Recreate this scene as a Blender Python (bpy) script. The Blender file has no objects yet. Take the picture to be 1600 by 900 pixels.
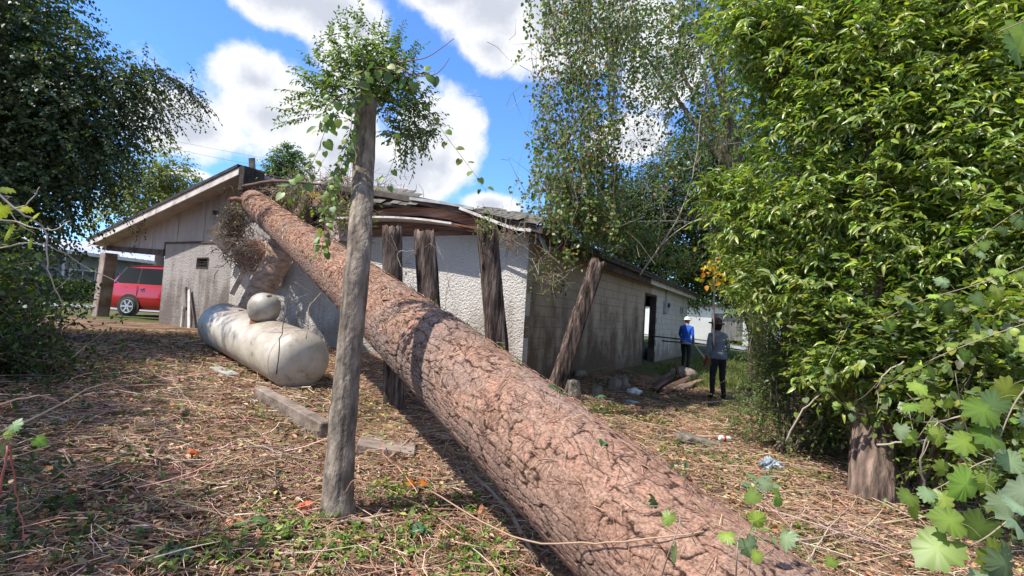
import bpy, bmesh, math, random
import numpy as np
from mathutils import Vector, Matrix, Euler

random.seed(7)
RNG = np.random.default_rng(11)
S = bpy.context.scene
COL = S.collection
R = math.radians

# ------------------------------------------------------------------ camera
F_PX = 800.0                      # focal length in pixels of the 1600 px wide photograph
CAM = np.array([0.0, 0.0, 1.6])
PITCH, ROLL = R(3.0), R(3.5)
R0 = np.array([1.0, 0, 0]); FW = np.array([0, math.cos(PITCH), math.sin(PITCH)])
U0 = np.array([0, -math.sin(PITCH), math.cos(PITCH)])
CX = R0 * math.cos(ROLL) + U0 * math.sin(ROLL)
CY = U0 * math.cos(ROLL) - R0 * math.sin(ROLL)
cam_data = bpy.data.cameras.new('camera')
cam_data.sensor_width = 36.0; cam_data.lens = 18.0
cam_data.clip_start = 0.05; cam_data.clip_end = 2000
cam = bpy.data.objects.new('camera', cam_data); COL.objects.link(cam)
m3 = Matrix(((CX[0], CY[0], -FW[0]), (CX[1], CY[1], -FW[1]), (CX[2], CY[2], -FW[2])))
cam.matrix_world = Matrix.Translation(Vector(CAM)) @ m3.to_4x4()
S.camera = cam

# ------------------------------------------------------------------ sun, sky, exposure
SUN_EL = R(56); SUN_H = np.array([-0.90, -0.44]); SUN_H = SUN_H / np.linalg.norm(SUN_H)
TO_SUN = np.array([SUN_H[0] * math.cos(SUN_EL), SUN_H[1] * math.cos(SUN_EL), math.sin(SUN_EL)])
sl = bpy.data.lights.new('sun', 'SUN'); sl.energy = 4.3; sl.angle = R(0.53); sl.color = (1.0, 0.955, 0.88)
so = bpy.data.objects.new('sun', sl); COL.objects.link(so)
so.rotation_euler = Vector(-TO_SUN).to_track_quat('-Z', 'Y').to_euler()
so.location = (-20, -12, 30)
S.view_settings.view_transform = 'Standard'; S.view_settings.look = 'None'
S.view_settings.exposure = 0.72; S.view_settings.gamma = 1.0
S.render.engine = 'CYCLES'
S.cycles.max_bounces = 6; S.cycles.transparent_max_bounces = 8
S.cycles.use_denoising = True

def ray(px, py):
    d = FW * F_PX + CX * (px - 800) + CY * (450 - py)
    return d / d[1]
def P(px, py, Y):
    """the world point seen at pixel (px, py) of the photograph, Y metres ahead"""
    return CAM + ray(px, py) * Y

W = bpy.data.worlds.new('World'); S.world = W; W.use_nodes = True
def build_world():
    nt = W.node_tree; N = nt.nodes; L = nt.links; N.clear()
    out = N.new('ShaderNodeOutputWorld'); bg = N.new('ShaderNodeBackground'); bg.inputs[1].default_value = 0.135
    sky = N.new('ShaderNodeTexSky'); sky.sky_type = 'NISHITA'; sky.sun_disc = False
    sky.sun_elevation = SUN_EL; sky.sun_rotation = math.atan2(TO_SUN[0], TO_SUN[1])
    sky.air_density = 1.0; sky.dust_density = 0.4; sky.ozone_density = 2.2; sky.altitude = 50
    tc = N.new('ShaderNodeTexCoord')
    def math_(op, a, b=None, c=None, clamp=False):
        n = N.new('ShaderNodeMath'); n.operation = op; n.use_clamp = clamp
        for i, v in enumerate((a, b, c)):
            if v is None: continue
            if hasattr(v, 'links'): L.new(v, n.inputs[i])
            else: n.inputs[i].default_value = v
        return n.outputs[0]
    def vm(op, a, b):
        n = N.new('ShaderNodeVectorMath'); n.operation = op
        for i, v in enumerate((a, b)):
            if hasattr(v, 'links'): L.new(v, n.inputs[i])
            else: n.inputs[i].default_value = v
        return n
    nz = N.new('ShaderNodeTexNoise'); nz.inputs['Scale'].default_value = 5.0; nz.inputs['Detail'].default_value = 9
    nz.inputs['Roughness'].default_value = 0.62
    L.new(tc.outputs['Generated'], nz.inputs['Vector'])
    nz2 = N.new('ShaderNodeTexNoise'); nz2.inputs['Scale'].default_value = 16.0; nz2.inputs['Detail'].default_value = 6
    L.new(tc.outputs['Generated'], nz2.inputs['Vector'])
    warp = N.new('ShaderNodeMapRange'); L.new(nz.outputs['Fac'], warp.inputs[0])
    warp.inputs[1].default_value = 0.3; warp.inputs[2].default_value = 0.7; warp.inputs[3].default_value = -0.50; warp.inputs[4].default_value = 0.50
    blobs = [(320,205,140,62),(430,180,140,80),(395,125,70,50),(520,230,120,100),(600,270,110,70),(680,190,75,75),(660,255,85,60),(470,320,120,40),(570,100,70,50),
             (500,10,130,48),(560,45,60,42),(430,-20,90,45),(770,10,120,80),(700,-10,80,50),(765,75,60,45),(850,0,90,80),(930,20,110,70),
             (765,318,52,20),(985,225,70,40),(1050,120,70,50),(300,272,40,12),(240,190,50,24),(600,-160,300,80),(1500,300,120,70)]
    best = None
    for (px, py, rx, ry) in blobs:
        c = ray(px, py); c = c / np.linalg.norm(c)
        rt = np.cross(c, [0, 0, 1]); rt /= np.linalg.norm(rt); up = np.cross(rt, c)
        d = vm('SUBTRACT', tc.outputs['Generated'], tuple(c)).outputs[0]
        sc = 1.0 / F_PX * (1 / (1 + ((px - 800) / F_PX) ** 2 + ((py - 450) / F_PX) ** 2)) ** 0.5
        a = vm('DOT_PRODUCT', d, tuple(rt / (rx * sc))).outputs['Value']
        b = vm('DOT_PRODUCT', d, tuple(up / (ry * sc))).outputs['Value']
        e = math_('ADD', math_('MULTIPLY', a, a), math_('MULTIPLY', b, b))
        w = vm('DOT_PRODUCT', tc.outputs['Generated'], tuple(c)).outputs['Value']
        e = math_('SUBTRACT', 1.0, math_('SQRT', e))
        e = math_('SUBTRACT', e, math_('MULTIPLY', math_('LESS_THAN', w, 0.2), 50.0))
        best = e if best is None else math_('SMOOTH_MAX', best, e, 0.25)
    # the rest of the sky, away from the view: scattered cumulus of the same kind
    big = N.new('ShaderNodeTexNoise'); big.inputs['Scale'].default_value = 2.3; big.inputs['Detail'].default_value = 3
    L.new(tc.outputs['Generated'], big.inputs['Vector'])
    sep = N.new('ShaderNodeSeparateXYZ'); L.new(tc.outputs['Generated'], sep.inputs[0])
    away = N.new('ShaderNodeMapRange'); L.new(sep.outputs['Y'], away.inputs[0])
    away.inputs[1].default_value = 0.55; away.inputs[2].default_value = 0.2
    gen = math_('SUBTRACT', math_('MULTIPLY', math_('SUBTRACT', big.outputs['Fac'], 0.52), 7.0), math_('MULTIPLY', math_('SUBTRACT', 1.0, away.outputs[0]), 8.0))
    best = math_('MAXIMUM', best, gen)
    dens = math_('ADD', best, warp.outputs[0])
    cov = N.new('ShaderNodeMapRange'); cov.interpolation_type = 'SMOOTHSTEP'
    L.new(dens, cov.inputs[0]); cov.inputs[1].default_value = -0.12; cov.inputs[2].default_value = 0.34
    shade = N.new('ShaderNodeMapRange'); shade.interpolation_type = 'SMOOTHSTEP'
    L.new(math_('ADD', dens, math_('MULTIPLY', math_('SUBTRACT', nz2.outputs['Fac'], 0.5), 1.1)), shade.inputs[0])
    shade.inputs[1].default_value = 0.30; shade.inputs[2].default_value = 1.0
    cc = N.new('ShaderNodeMix'); cc.data_type = 'RGBA'
    L.new(shade.outputs[0], cc.inputs['Factor'])
    cc.inputs['A'].default_value = (4.75, 4.8, 4.95, 1); cc.inputs['B'].default_value = (3.0, 3.2, 3.7, 1)
    tint = N.new('ShaderNodeMix'); tint.data_type = 'RGBA'; tint.blend_type = 'MULTIPLY'; tint.inputs['Factor'].default_value = 1
    L.new(sky.outputs[0], tint.inputs['A']); tint.inputs['B'].default_value = (0.62, 0.94, 1.38, 1)
    mx = N.new('ShaderNodeMix'); mx.data_type = 'RGBA'
    L.new(cov.outputs[0], mx.inputs['Factor']); L.new(tint.outputs['Result'], mx.inputs['A']); L.new(cc.outputs['Result'], mx.inputs['B'])
    L.new(mx.outputs['Result'], bg.inputs[0]); L.new(bg.outputs[0], out.inputs[0])
build_world()

# ------------------------------------------------------------------ helpers
def link(o, parent=None):
    COL.objects.link(o)
    if parent is not None: o.parent = parent
    return o
def tag(o, label=None, cat=None, group=None, kind=None):
    if label: o['label'] = label
    if cat: o['category'] = cat
    if group: o['group'] = group
    if kind: o['kind'] = kind
    return o
def empty(name, loc=(0, 0, 0), rz=0.0, label=None, cat=None, group=None):
    o = bpy.data.objects.new(name, None); o.location = tuple(loc); o.rotation_euler = (0, 0, rz); o.empty_display_size = 0.1
    link(o); return tag(o, label, cat, group)
def copy_tree(o, parent=None):
    c = o.copy(); COL.objects.link(c)
    if parent is not None: c.parent = parent
    for ch in list(o.children): copy_tree(ch, c)
    return c
def norm(v):
    v = np.asarray(v, float); return v / (np.linalg.norm(v, axis=-1, keepdims=True) + 1e-12)

class Acc:
    """collects triangles with one colour per vertex"""
    def __init__(s): s.V = []; s.F = []; s.C = []; s.n = 0
    def add(s, V, F, C):
        V = np.asarray(V, float); F = np.asarray(F, int)
        C = np.asarray(C, float)
        if C.ndim == 1: C = np.tile(C[:3], (len(V), 1))
        s.V.append(V); s.F.append(F + s.n); s.C.append(C[:, :3]); s.n += len(V)
    def tris(s): return sum(len(f) for f in s.F)
    def build(s, name, m, parent=None, smooth=False, origin=None):
        V = np.concatenate(s.V); F = np.concatenate(s.F); C = np.concatenate(s.C)
        if origin is not None: V = V - np.asarray(origin)
        me = bpy.data.meshes.new(name)
        me.vertices.add(len(V)); me.vertices.foreach_set('co', V.astype(np.float32).ravel())
        me.loops.add(len(F) * 3); me.loops.foreach_set('vertex_index', F.astype(np.int32).ravel())
        me.polygons.add(len(F)); me.polygons.foreach_set('loop_start', np.arange(0, len(F) * 3, 3, dtype=np.int32))
        if smooth: me.polygons.foreach_set('use_smooth', np.ones(len(F), bool))
        at = me.color_attributes.new('tint', 'FLOAT_COLOR', 'POINT')
        at.data.foreach_set('color', np.concatenate([C, np.ones((len(C), 1))], 1).astype(np.float32).ravel())
        me.update(); me.validate()
        me.materials.append(m)
        o = bpy.data.objects.new(name, me)
        if origin is not None and parent is None: o.location = tuple(origin)
        return link(o, parent)

def frames(T):
    T = norm(T); up = np.where(np.abs(T[..., 2:3]) > 0.93, np.array([1.0, 0, 0]), np.array([0, 0, 1.0]))
    A = norm(np.cross(T, up)); B = np.cross(A, T); return T, A, B
def tubes(acc, PTS, RAD, ns, cols, caps=False):
    """many tubes at once. PTS (N,K,3) RAD (N,K) cols (N,3)"""
    PTS = np.asarray(PTS, float); N_, K, _ = PTS.shape
    RAD = np.broadcast_to(RAD, (N_, K)); T = np.gradient(PTS, axis=1)
    T0 = norm(PTS[:, -1] - PTS[:, 0])[:, None, :].repeat(K, 1)
    _, A, B = frames(T0); T = norm(T)
    A = norm(A - T * (A * T).sum(-1, keepdims=True)); B = np.cross(A, T)
    th = np.linspace(0, 2 * np.pi, ns, endpoint=False)
    ring = A[:, :, None, :] * np.cos(th)[None, None, :, None] + B[:, :, None, :] * np.sin(th)[None, None, :, None]
    V = PTS[:, :, None, :] + ring * RAD[:, :, None, None]
    V = V.reshape(-1, 3)
    k, j = np.meshgrid(np.arange(K - 1), np.arange(ns), indexing='ij'); k = k.ravel(); j = j.ravel(); j2 = (j + 1) % ns
    f = np.concatenate([np.stack([k * ns + j, k * ns + j2, (k + 1) * ns + j2], 1), np.stack([k * ns + j, (k + 1) * ns + j2, (k + 1) * ns + j], 1)])
    if caps:
        e = [[0, i + 1, i] for i in range(1, ns - 1)] + [[(K - 1) * ns, (K - 1) * ns + i, (K - 1) * ns + i + 1] for i in range(1, ns - 1)]
        f = np.concatenate([f, np.array(e)])
    Fa = (np.arange(N_)[:, None, None] * (K * ns) + f[None]).reshape(-1, 3)
    cols = np.asarray(cols, float)
    if cols.ndim == 1: cols = np.tile(cols, (N_, 1))
    acc.add(V, Fa, np.repeat(cols, K * ns, 0))
def one_tube(acc, pts, rad, ns=8, col=(1, 1, 1), sub=6, jit=0.0, caps=True):
    pts = np.asarray(pts, float); rad = np.atleast_1d(rad); rad = np.full(len(pts), rad[0]) if len(rad) == 1 else np.asarray(rad, float)
    q = spline(pts, sub); t = np.linspace(0, len(pts) - 1, len(q)); r = np.interp(t, np.arange(len(pts)), rad)
    if jit: q[1:-1] += RNG.normal(0, jit, q[1:-1].shape)
    tubes(acc, q[None], r[None], ns, np.asarray(col, float), caps)
def spline(p, sub=6):
    p = np.asarray(p, float)
    if len(p) < 3: return np.linspace(p[0], p[-1], max(2, sub))
    e = np.concatenate([[2 * p[0] - p[1]], p, [2 * p[-1] - p[-2]]]); out = []
    for i in range(1, len(e) - 2):
        for t in np.linspace(0, 1, sub, endpoint=False):
            a, b, c, d = e[i - 1:i + 3]
            out.append(0.5 * ((2 * b) + (-a + c) * t + (2 * a - 5 * b + 4 * c - d) * t * t + (-a + 3 * b - 3 * c + d) * t ** 3))
    out.append(p[-1]); return np.array(out)

# leaf templates: (along, side, lift) points and triangles
T_LANCE = (np.array([[0, 0, 0], [.3, 0, .0], [.65, 0, -.03], [1, 0, -.14], [.28, .5, .07], [.62, .42, .04], [.28, -.5, .07], [.62, -.42, .04]]),
           np.array([[0, 1, 4], [1, 2, 5], [1, 5, 4], [2, 3, 5], [0, 6, 1], [1, 7, 2], [1, 6, 7], [2, 7, 3]]))
T_OVAL = (np.array([[0, 0, 0], [.5, 0, -.03], [1, 0, -.12], [.3, .5, .05], [.75, .36, .0], [.3, -.5, .05], [.75, -.36, .0]]),
          np.array([[0, 1, 3], [1, 4, 3], [1, 2, 4], [0, 5, 1], [1, 5, 6], [1, 6, 2]]))
T_QUAD = (np.array([[0, 0, 0], [.45, .5, .04], [1, 0, -.08], [.45, -.5, .04]]), np.array([[0, 2, 1], [0, 3, 2]]))
_h = np.array([[0.05, 0], [-.12, .22], [-.02, .42], [.25, .5], [.55, .40], [.8, .2], [1.0, 0]])
_hv = np.concatenate([[[.35, 0, 0]], np.c_[_h, -.10 * np.abs(_h[:, 1]) - .1 * _h[:, 0] ** 2], np.c_[_h[1:-1] * [1, -1], -.10 * np.abs(_h[1:-1, 1]) - .1 * _h[1:-1, 0] ** 2]])
_loop = [1, 2, 3, 4, 5, 6, 7, 12, 11, 10, 9, 8]
T_HEART = (_hv, np.array([[0, _loop[(i + 1) % 12], _loop[i]] for i in range(12)]))
def _grape():
    pr = [(0.0, 0), (-.16, .16), (-.2, .30), (-.05, .36), (.0, .50), (.14, .44), (.22, .56), (.34, .44), (.40, .36), (.52, .46), (.62, .40), (.70, .28), (.80, .26), (.84, .14), (1.0, 0)]
    pts = [(a, b) for a, b in pr] + [(a, -b) for a, b in reversed(pr[1:-1])]
    v = [[.32, 0, .0]] + [[a, b, -.16 * abs(b) - .12 * a * a + .03 * ((i % 2) * 2 - 1)] for i, (a, b) in enumerate(pts)]
    n = len(pts)
    return (np.array(v), np.array([[0, 1 + (i + 1) % n, 1 + i] for i in range(n)]))
T_GRAPE = _grape()
def leaves(acc, pos, d, up, ln, wd, cols, tpl=T_OVAL):
    V0, F0 = tpl; pos = np.asarray(pos, float); N_ = len(pos)
    if N_ == 0: return
    d = norm(d); side = norm(np.cross(d, up)); n = np.cross(side, d)
    ln = np.broadcast_to(ln, (N_,))[:, None, None]; wd = np.broadcast_to(wd, (N_,))[:, None, None]
    V = pos[:, None] + d[:, None] * V0[None, :, 0:1] * ln + side[:, None] * V0[None, :, 1:2] * wd * 1.0 + n[:, None] * V0[None, :, 2:3] * ln * RNG.uniform(.3, 2.6, (N_, 1, 1))
    F = (np.arange(N_)[:, None, None] * len(V0) + F0[None]).reshape(-1, 3)
    Cc = np.repeat(np.asarray(cols, float), len(V0), 0)
    if len(V0) > 20: k_ = np.arange(len(V0)); Cc = Cc * np.tile(np.where(k_ == 0, 1.5, np.where(k_ % 2 == 0, .78, 1.12)), N_)[:, None] * RNG.uniform(.85, 1.12, (len(Cc), 1))
    acc.add(V.reshape(-1, 3), F, Cc)
def pick(pal, n, jit=0.15):
    pal = np.asarray(pal, float); c = pal[RNG.integers(0, len(pal), n)]
    return np.clip(c * (1 + RNG.normal(0, jit, (n, 1))) * (1 + RNG.normal(0, jit * .35, (n, 3))), 0.005, 0.9)
def rdir(n):
    return norm(RNG.normal(size=(n, 3)))
def shoots(leaf, twig, o, d, L, nl, droop, ll, lw, pal, tpl=T_LANCE, twigcol=(.10, .075, .04), tr=0.003, spread=0.8, hang=0.35, flat=0.55, k_tw=4, jit=.15, young=0.0):
    """leafy shoots. o (N,3) origins, d (N,3) directions, L lengths, nl leaves on each"""
    o = np.asarray(o, float); N_ = len(o); d = norm(d); L = np.broadcast_to(L, (N_,))
    dn = np.array([0, 0, -1.0]); side = norm(np.cross(d, RNG.normal(size=(N_, 3)) * .4 + [0, 0, 1]))
    at = lambda t: o + d * (L * t)[:, None] + dn * (droop * L * t * t)[:, None]
    if twig is not None:
        pts = np.stack([at(t) for t in np.linspace(0, 1, k_tw)], 1)
        tubes(twig, pts, np.linspace(tr, tr * .4, k_tw)[None], 3, pick([twigcol], N_))
    for k in range(nl):
        t = (k + 0.6 + RNG.uniform(-.3, .3)) / nl * 1.0
        p = at(t); tan = norm(d + dn * (2 * droop * t))
        sg = 1.0 if k % 2 else -1.0
        ld = norm(tan * (0.55 if k < nl - 1 else 1.6) + side * sg * spread * (1 if k < nl - 1 else .1) + dn * hang + RNG.normal(0, .22, (N_, 3)))
        up = norm(np.array([0, 0, 1.0]) * flat + d * .35 + RNG.normal(0, .38, (N_, 3)))
        s = RNG.uniform(.65, 1.12, N_) * (1.05 - .35 * abs(t - .5))
        c = pick(pal, N_, jit)
        if young: c = c * (1 + young * t * np.array([1.0, .75, .2]))
        leaves(leaf, p, ld, up, ll * s, lw * s, c, tpl)

class MB:
    """plain polygon mesh builder with material slots"""
    def __init__(s): s.v = []; s.f = []; s.m = []
    def add(s, vs, fs, mi=0):
        b = len(s.v); s.v += [tuple(map(float, q)) for q in vs]; s.f += [tuple(b + i for i in f) for f in fs]; s.m += [mi] * len(fs); return s
    def box(s, lo, hi, mi=0, M=None):
        x0, y0, z0 = lo; x1, y1, z1 = hi
        vs = [(x0, y0, z0), (x1, y0, z0), (x1, y1, z0), (x0, y1, z0), (x0, y0, z1), (x1, y0, z1), (x1, y1, z1), (x0, y1, z1)]
        if M is not None: vs = [tuple(M @ Vector(q)) for q in vs]
        return s.add(vs, [(0, 3, 2, 1), (4, 5, 6, 7), (0, 1, 5, 4), (1, 2, 6, 5), (2, 3, 7, 6), (3, 0, 4, 7)], mi)
    def hexa(s, vs, mi=0):
        return s.add(vs, [(0, 3, 2, 1), (4, 5, 6, 7), (0, 1, 5, 4), (1, 2, 6, 5), (2, 3, 7, 6), (3, 0, 4, 7)], mi)
    def bar(s, a, b, w, h, mi=0, up=(0, 0, 1), roll=0):
        a = Vector(a); b = Vector(b); d = (b - a).normalized(); u = Vector(up)
        sd = d.cross(u).normalized(); u = sd.cross(d).normalized()
        if roll: q = Matrix.Rotation(roll, 3, d); sd = q @ sd; u = q @ u
        c = [a - sd * w / 2 - u * h / 2, a + sd * w / 2 - u * h / 2, a + sd * w / 2 + u * h / 2, a - sd * w / 2 + u * h / 2]
        e = [q + (b - a) for q in c]
        return s.add(c + e, [(0, 3, 2, 1), (4, 5, 6, 7), (0, 1, 5, 4), (1, 2, 6, 5), (2, 3, 7, 6), (3, 0, 4, 7)], mi)
    def prism(s, poly, y0, y1, mi=0):
        """polygon in x,z pushed along y"""
        n = len(poly); vs = [(x, y0, z) for x, z in poly] + [(x, y1, z) for x, z in poly]
        fs = [tuple(range(n)), tuple(range(2 * n - 1, n - 1, -1))] + [(i, i + n, (i + 1) % n + n, (i + 1) % n) for i in range(n)]
        return s.add(vs, fs, mi)
    def lathe(s, prof, ns=24, M=None, mi=0):
        """profile of (radius, z) turned about z"""
        vs = []; fs = []
        for r_, z in prof:
            for k in range(ns):
                a = 2 * math.pi * k / ns; q = Vector((r_ * math.cos(a), r_ * math.sin(a), z)); vs.append(M @ q if M is not None else q)
        for i in range(len(prof) - 1):
            for k in range(ns):
                k2 = (k + 1) % ns; fs.append((i * ns + k, i * ns + k2, (i + 1) * ns + k2, (i + 1) * ns + k))
        fs.append(tuple(range(ns - 1, -1, -1))); fs.append(tuple((len(prof) - 1) * ns + k for k in range(ns)))
        return s.add(vs, fs, mi)
    def build(s, name, mats, parent=None, smooth=False, bevel=0, origin=None, fix=True, auto=None):
        me = bpy.data.meshes.new(name); off = Vector(origin) if origin is not None else Vector((0, 0, 0))
        me.from_pydata([tuple(Vector(q) - off) for q in s.v], [], s.f); me.update()
        if not isinstance(mats, (list, tuple)): mats = [mats]
        for m_ in mats: me.materials.append(m_)
        me.polygons.foreach_set('material_index', s.m)
        if bevel or fix:
            bm = bmesh.new(); bm.from_mesh(me)
            if fix: bmesh.ops.recalc_face_normals(bm, faces=bm.faces)
            if bevel:
                ed = [e for e in bm.edges if len(e.link_faces) == 2 and e.calc_face_angle(0) > 0.5]
                bmesh.ops.bevel(bm, geom=ed, offset=bevel, segments=1, profile=.6, affect='EDGES')
            bm.to_mesh(me); bm.free()
        if smooth: me.polygons.foreach_set('use_smooth', [True] * len(me.polygons))
        o = bpy.data.objects.new(name, me)
        if origin is not None: o.location = off
        link(o, parent)
        if auto is not None: me.set_sharp_from_angle(angle=auto)
        return o

# ------------------------------------------------------------------ numpy value noise
_PN = np.random.default_rng(3).random((256, 256))
def vnoise(x, y):
    x = np.asarray(x, float); y = np.asarray(y, float)
    xi = np.floor(x).astype(int); yi = np.floor(y).astype(int); fx = x - xi; fy = y - yi
    fx = fx * fx * (3 - 2 * fx); fy = fy * fy * (3 - 2 * fy); g = lambda a, b: _PN[a % 256, b % 256]
    return (g(xi, yi) * (1 - fx) + g(xi + 1, yi) * fx) * (1 - fy) + (g(xi, yi + 1) * (1 - fx) + g(xi + 1, yi + 1) * fx) * fy
def fbm(x, y, o=4):
    s = 0; a = .5; t = 0
    for i in range(o): s = s + a * vnoise(x * 2 ** i + 17 * i, y * 2 ** i + 5 * i); t += a; a *= .5
    return s / t

def gz(x, y):
    """height of the terrain"""
    x = np.asarray(x, float); y = np.asarray(y, float)
    u = -0.8 * x + 0.4 * y - 1.3
    s = np.where(u > 0, u * u / (u + 1.2), 0)
    z = 0.78 * (1 - np.exp(-s / 2.9))
    z = z * np.clip(1 - np.clip((y - 34) / 60, 0, 1), 0, 1)
    near = np.clip(1 - (np.hypot(x, y) - 10) / 8, 0, 1)
    return z + near * (0.10 * (fbm(x * .9 + 4, y * .9, 3) - .5))
def G(px, py):
    """where the view ray of a pixel meets the terrain"""
    r_ = ray(px, py); y = 0.5
    while y < 200:
        p = CAM + r_ * y
        if p[2] < gz(p[0], p[1]): break
        y += 0.02
    return np.array([p[0], p[1], float(gz(p[0], p[1]))])

# ------------------------------------------------------------------ materials
MATS = {}
def new_mat(name):
    m = bpy.data.materials.new(name); m.use_nodes = True; nt = m.node_tree; b = nt.nodes['Principled BSDF']; MATS[name] = m
    return m, nt, nt.nodes, nt.links, b
def nmat(name, c1, c2, scale=5, rough=.8, bump=.3, bscale=None, c3=None, stretch=(1, 1, 1), world=False, detail=6, metal=0, dist=.01, attr=False, spec=.3, lo=.35, hi=.65, coat=0, voro=False):
    m, nt, N, L, b = new_mat(name)
    if world: src = N.new('ShaderNodeNewGeometry').outputs['Position']
    else: src = N.new('ShaderNodeTexCoord').outputs['Object']
    mp = N.new('ShaderNodeMapping'); mp.inputs['Scale'].default_value = stretch; L.new(src, mp.inputs[0])
    nz = N.new('ShaderNodeTexNoise'); nz.inputs['Scale'].default_value = scale; nz.inputs['Detail'].default_value = detail; nz.inputs['Roughness'].default_value = .6
    L.new(mp.outputs[0], nz.inputs['Vector'])
    cr = N.new('ShaderNodeValToRGB'); L.new(nz.outputs['Fac'], cr.inputs[0])
    cr.color_ramp.elements[0].position = lo; cr.color_ramp.elements[0].color = (*c1, 1)
    cr.color_ramp.elements[1].position = hi; cr.color_ramp.elements[1].color = (*c2, 1)
    if c3: e = cr.color_ramp.elements.new((lo + hi) / 2); e.color = (*c3, 1)
    col = cr.outputs[0]
    if attr:
        a = N.new('ShaderNodeAttribute'); a.attribute_name = 'tint'
        mx = N.new('ShaderNodeMix'); mx.data_type = 'RGBA'; mx.blend_type = 'MULTIPLY'; mx.inputs['Factor'].default_value = 1
        L.new(col, mx.inputs['A']); L.new(a.outputs['Color'], mx.inputs['B']); col = mx.outputs['Result']
    L.new(col, b.inputs['Base Color'])
    b.inputs['Roughness'].default_value = rough; b.inputs['Metallic'].default_value = metal; b.inputs['Specular IOR Level'].default_value = spec
    if coat: b.inputs['Coat Weight'].default_value = coat
    if bump:
        if voro: n2 = N.new('ShaderNodeTexVoronoi'); n2.inputs['Scale'].default_value = bscale or scale * 4; h = n2.outputs['Distance']
        else: n2 = N.new('ShaderNodeTexNoise'); n2.inputs['Scale'].default_value = bscale or scale * 4; n2.inputs['Detail'].default_value = 5; h = n2.outputs['Fac']
        L.new(mp.outputs[0], n2.inputs['Vector'])
        bp = N.new('ShaderNodeBump'); bp.inputs['Strength'].default_value = bump; bp.inputs['Distance'].default_value = dist
        L.new(h, bp.inputs['Height']); L.new(bp.outputs[0], b.inputs['Normal'])
    return m
def leafmat(name, rough=.42, trans=.40, spec=.40):
    m, nt, N, L, b = new_mat(name)
    a = N.new('ShaderNodeAttribute'); a.attribute_name = 'tint'
    L.new(a.outputs['Color'], b.inputs['Base Color']); b.inputs['Roughness'].default_value = rough; b.inputs['Specular IOR Level'].default_value = spec
    tr = N.new('ShaderNodeBsdfTranslucent')
    mx = N.new('ShaderNodeMix'); mx.data_type = 'RGBA'; mx.blend_type = 'MULTIPLY'; mx.inputs['Factor'].default_value = 1
    L.new(a.outputs['Color'], mx.inputs['A']); mx.inputs['B'].default_value = (1.5, 1.7, .55, 1); L.new(mx.outputs['Result'], tr.inputs[0])
    ms = N.new('ShaderNodeMixShader'); ms.inputs[0].default_value = trans
    L.new(b.outputs[0], ms.inputs[1]); L.new(tr.outputs[0], ms.inputs[2]); L.new(ms.outputs[0], N['Material Output'].inputs[0])
    return m
LEAF = leafmat('leaf'); LEAF_WAXY = leafmat('waxy_leaf', rough=.32, trans=.34, spec=.5)
LITTER = leafmat('dry_leaf', rough=.7, trans=.12, spec=.2)
def attrmat(name, rough=.85, bump=0):
    m, nt, N, L, b = new_mat(name); a = N.new('ShaderNodeAttribute'); a.attribute_name = 'tint'
    L.new(a.outputs['Color'], b.inputs['Base Color']); b.inputs['Roughness'].default_value = rough; b.inputs['Specular IOR Level'].default_value = .25
    return m
TWIG = attrmat('twig'); 
# ================================================================== THE GROUND
def axis(lo, hi, near, step, n_far):
    a = np.arange(-near, near + step, step); g = 1.0
    out = list(a); d = step; x = a[-1]
    while x < hi: d *= n_far; x += d; out.append(x)
    d = step; x = a[0]; pre = []
    while x > lo: d *= n_far; x -= d; pre.append(x)
    return np.array(pre[::-1] + out)
gx = axis(-450, 450, 6.0, 0.06, 1.07); gy = axis(-60, 620, 6.0, 0.06, 1.07)
gy = np.concatenate([np.arange(-60, 0, 6), np.arange(0, 10, .06), [10 + .06 * (1.06 ** k - 1) / .06 for k in range(1, 110)]])
gy = gy[gy < 700]
X, Y = np.meshgrid(gx, gy); Z = gz(X, Y)
fine = np.clip(1.4 - np.hypot(X, Y) / 12, 0, 1)
Z2 = Z + fine * (.045 * (fbm(X * 5, Y * 5, 3) - .5) + .02 * (fbm(X * 19, Y * 19, 2) - .5)) - .012 * fine
grass = np.clip((Y + .25 * X - 15.5 + 5 * (fbm(X * .25, Y * .25, 3) - .5)) / 2.5, 0, 1)
grass = np.maximum(grass, np.clip((X - 4.6) / 1.5, 0, 1) * np.clip((Y - 14.5) / 4, 0, 1))
grass = np.maximum(grass, np.clip((-X - 7.5) / 1.5, 0, 1) * np.clip((Y - 14.6 + .6 * fbm(X * 2, Y * 2, 2)) / .8, 0, 1) * .9)
patch = np.clip((fbm(X * 1.3 + 9, Y * 1.3, 4) - .55) * 6, 0, 1) * np.clip((X + .2) / 2, 0, 1) * .5
c_straw = np.array([.28, .18, .115]); c_dark = np.array([.11, .07, .045]); c_grass = np.array([.075, .105, .03]); c_dry = np.array([.16, .13, .065])
w1 = np.clip((fbm(X * 3, Y * 3, 4) - .35) * 3, 0, 1)[..., None]
Cg = c_dark * (1 - w1) + c_straw * w1
gg = np.clip((fbm(X * .7, Y * .7, 4) - .35) * 3, 0, 1)[..., None]
Cgr = c_grass * (1 - gg * .6) + c_dry * gg * .6
gm = np.maximum(grass, patch)[..., None]
Cg = Cg * (1 - gm) + Cgr * gm
ny, nx = X.shape
idx = np.arange(ny * nx).reshape(ny, nx)
q = np.stack([idx[:-1, :-1], idx[:-1, 1:], idx[1:, 1:], idx[1:, :-1]], -1).reshape(-1, 4)
a = Acc(); a.add(np.stack([X, Y, Z2], -1).reshape(-1, 3), np.concatenate([q[:, [0, 1, 2]], q[:, [0, 2, 3]]]), Cg.reshape(-1, 3))
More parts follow.
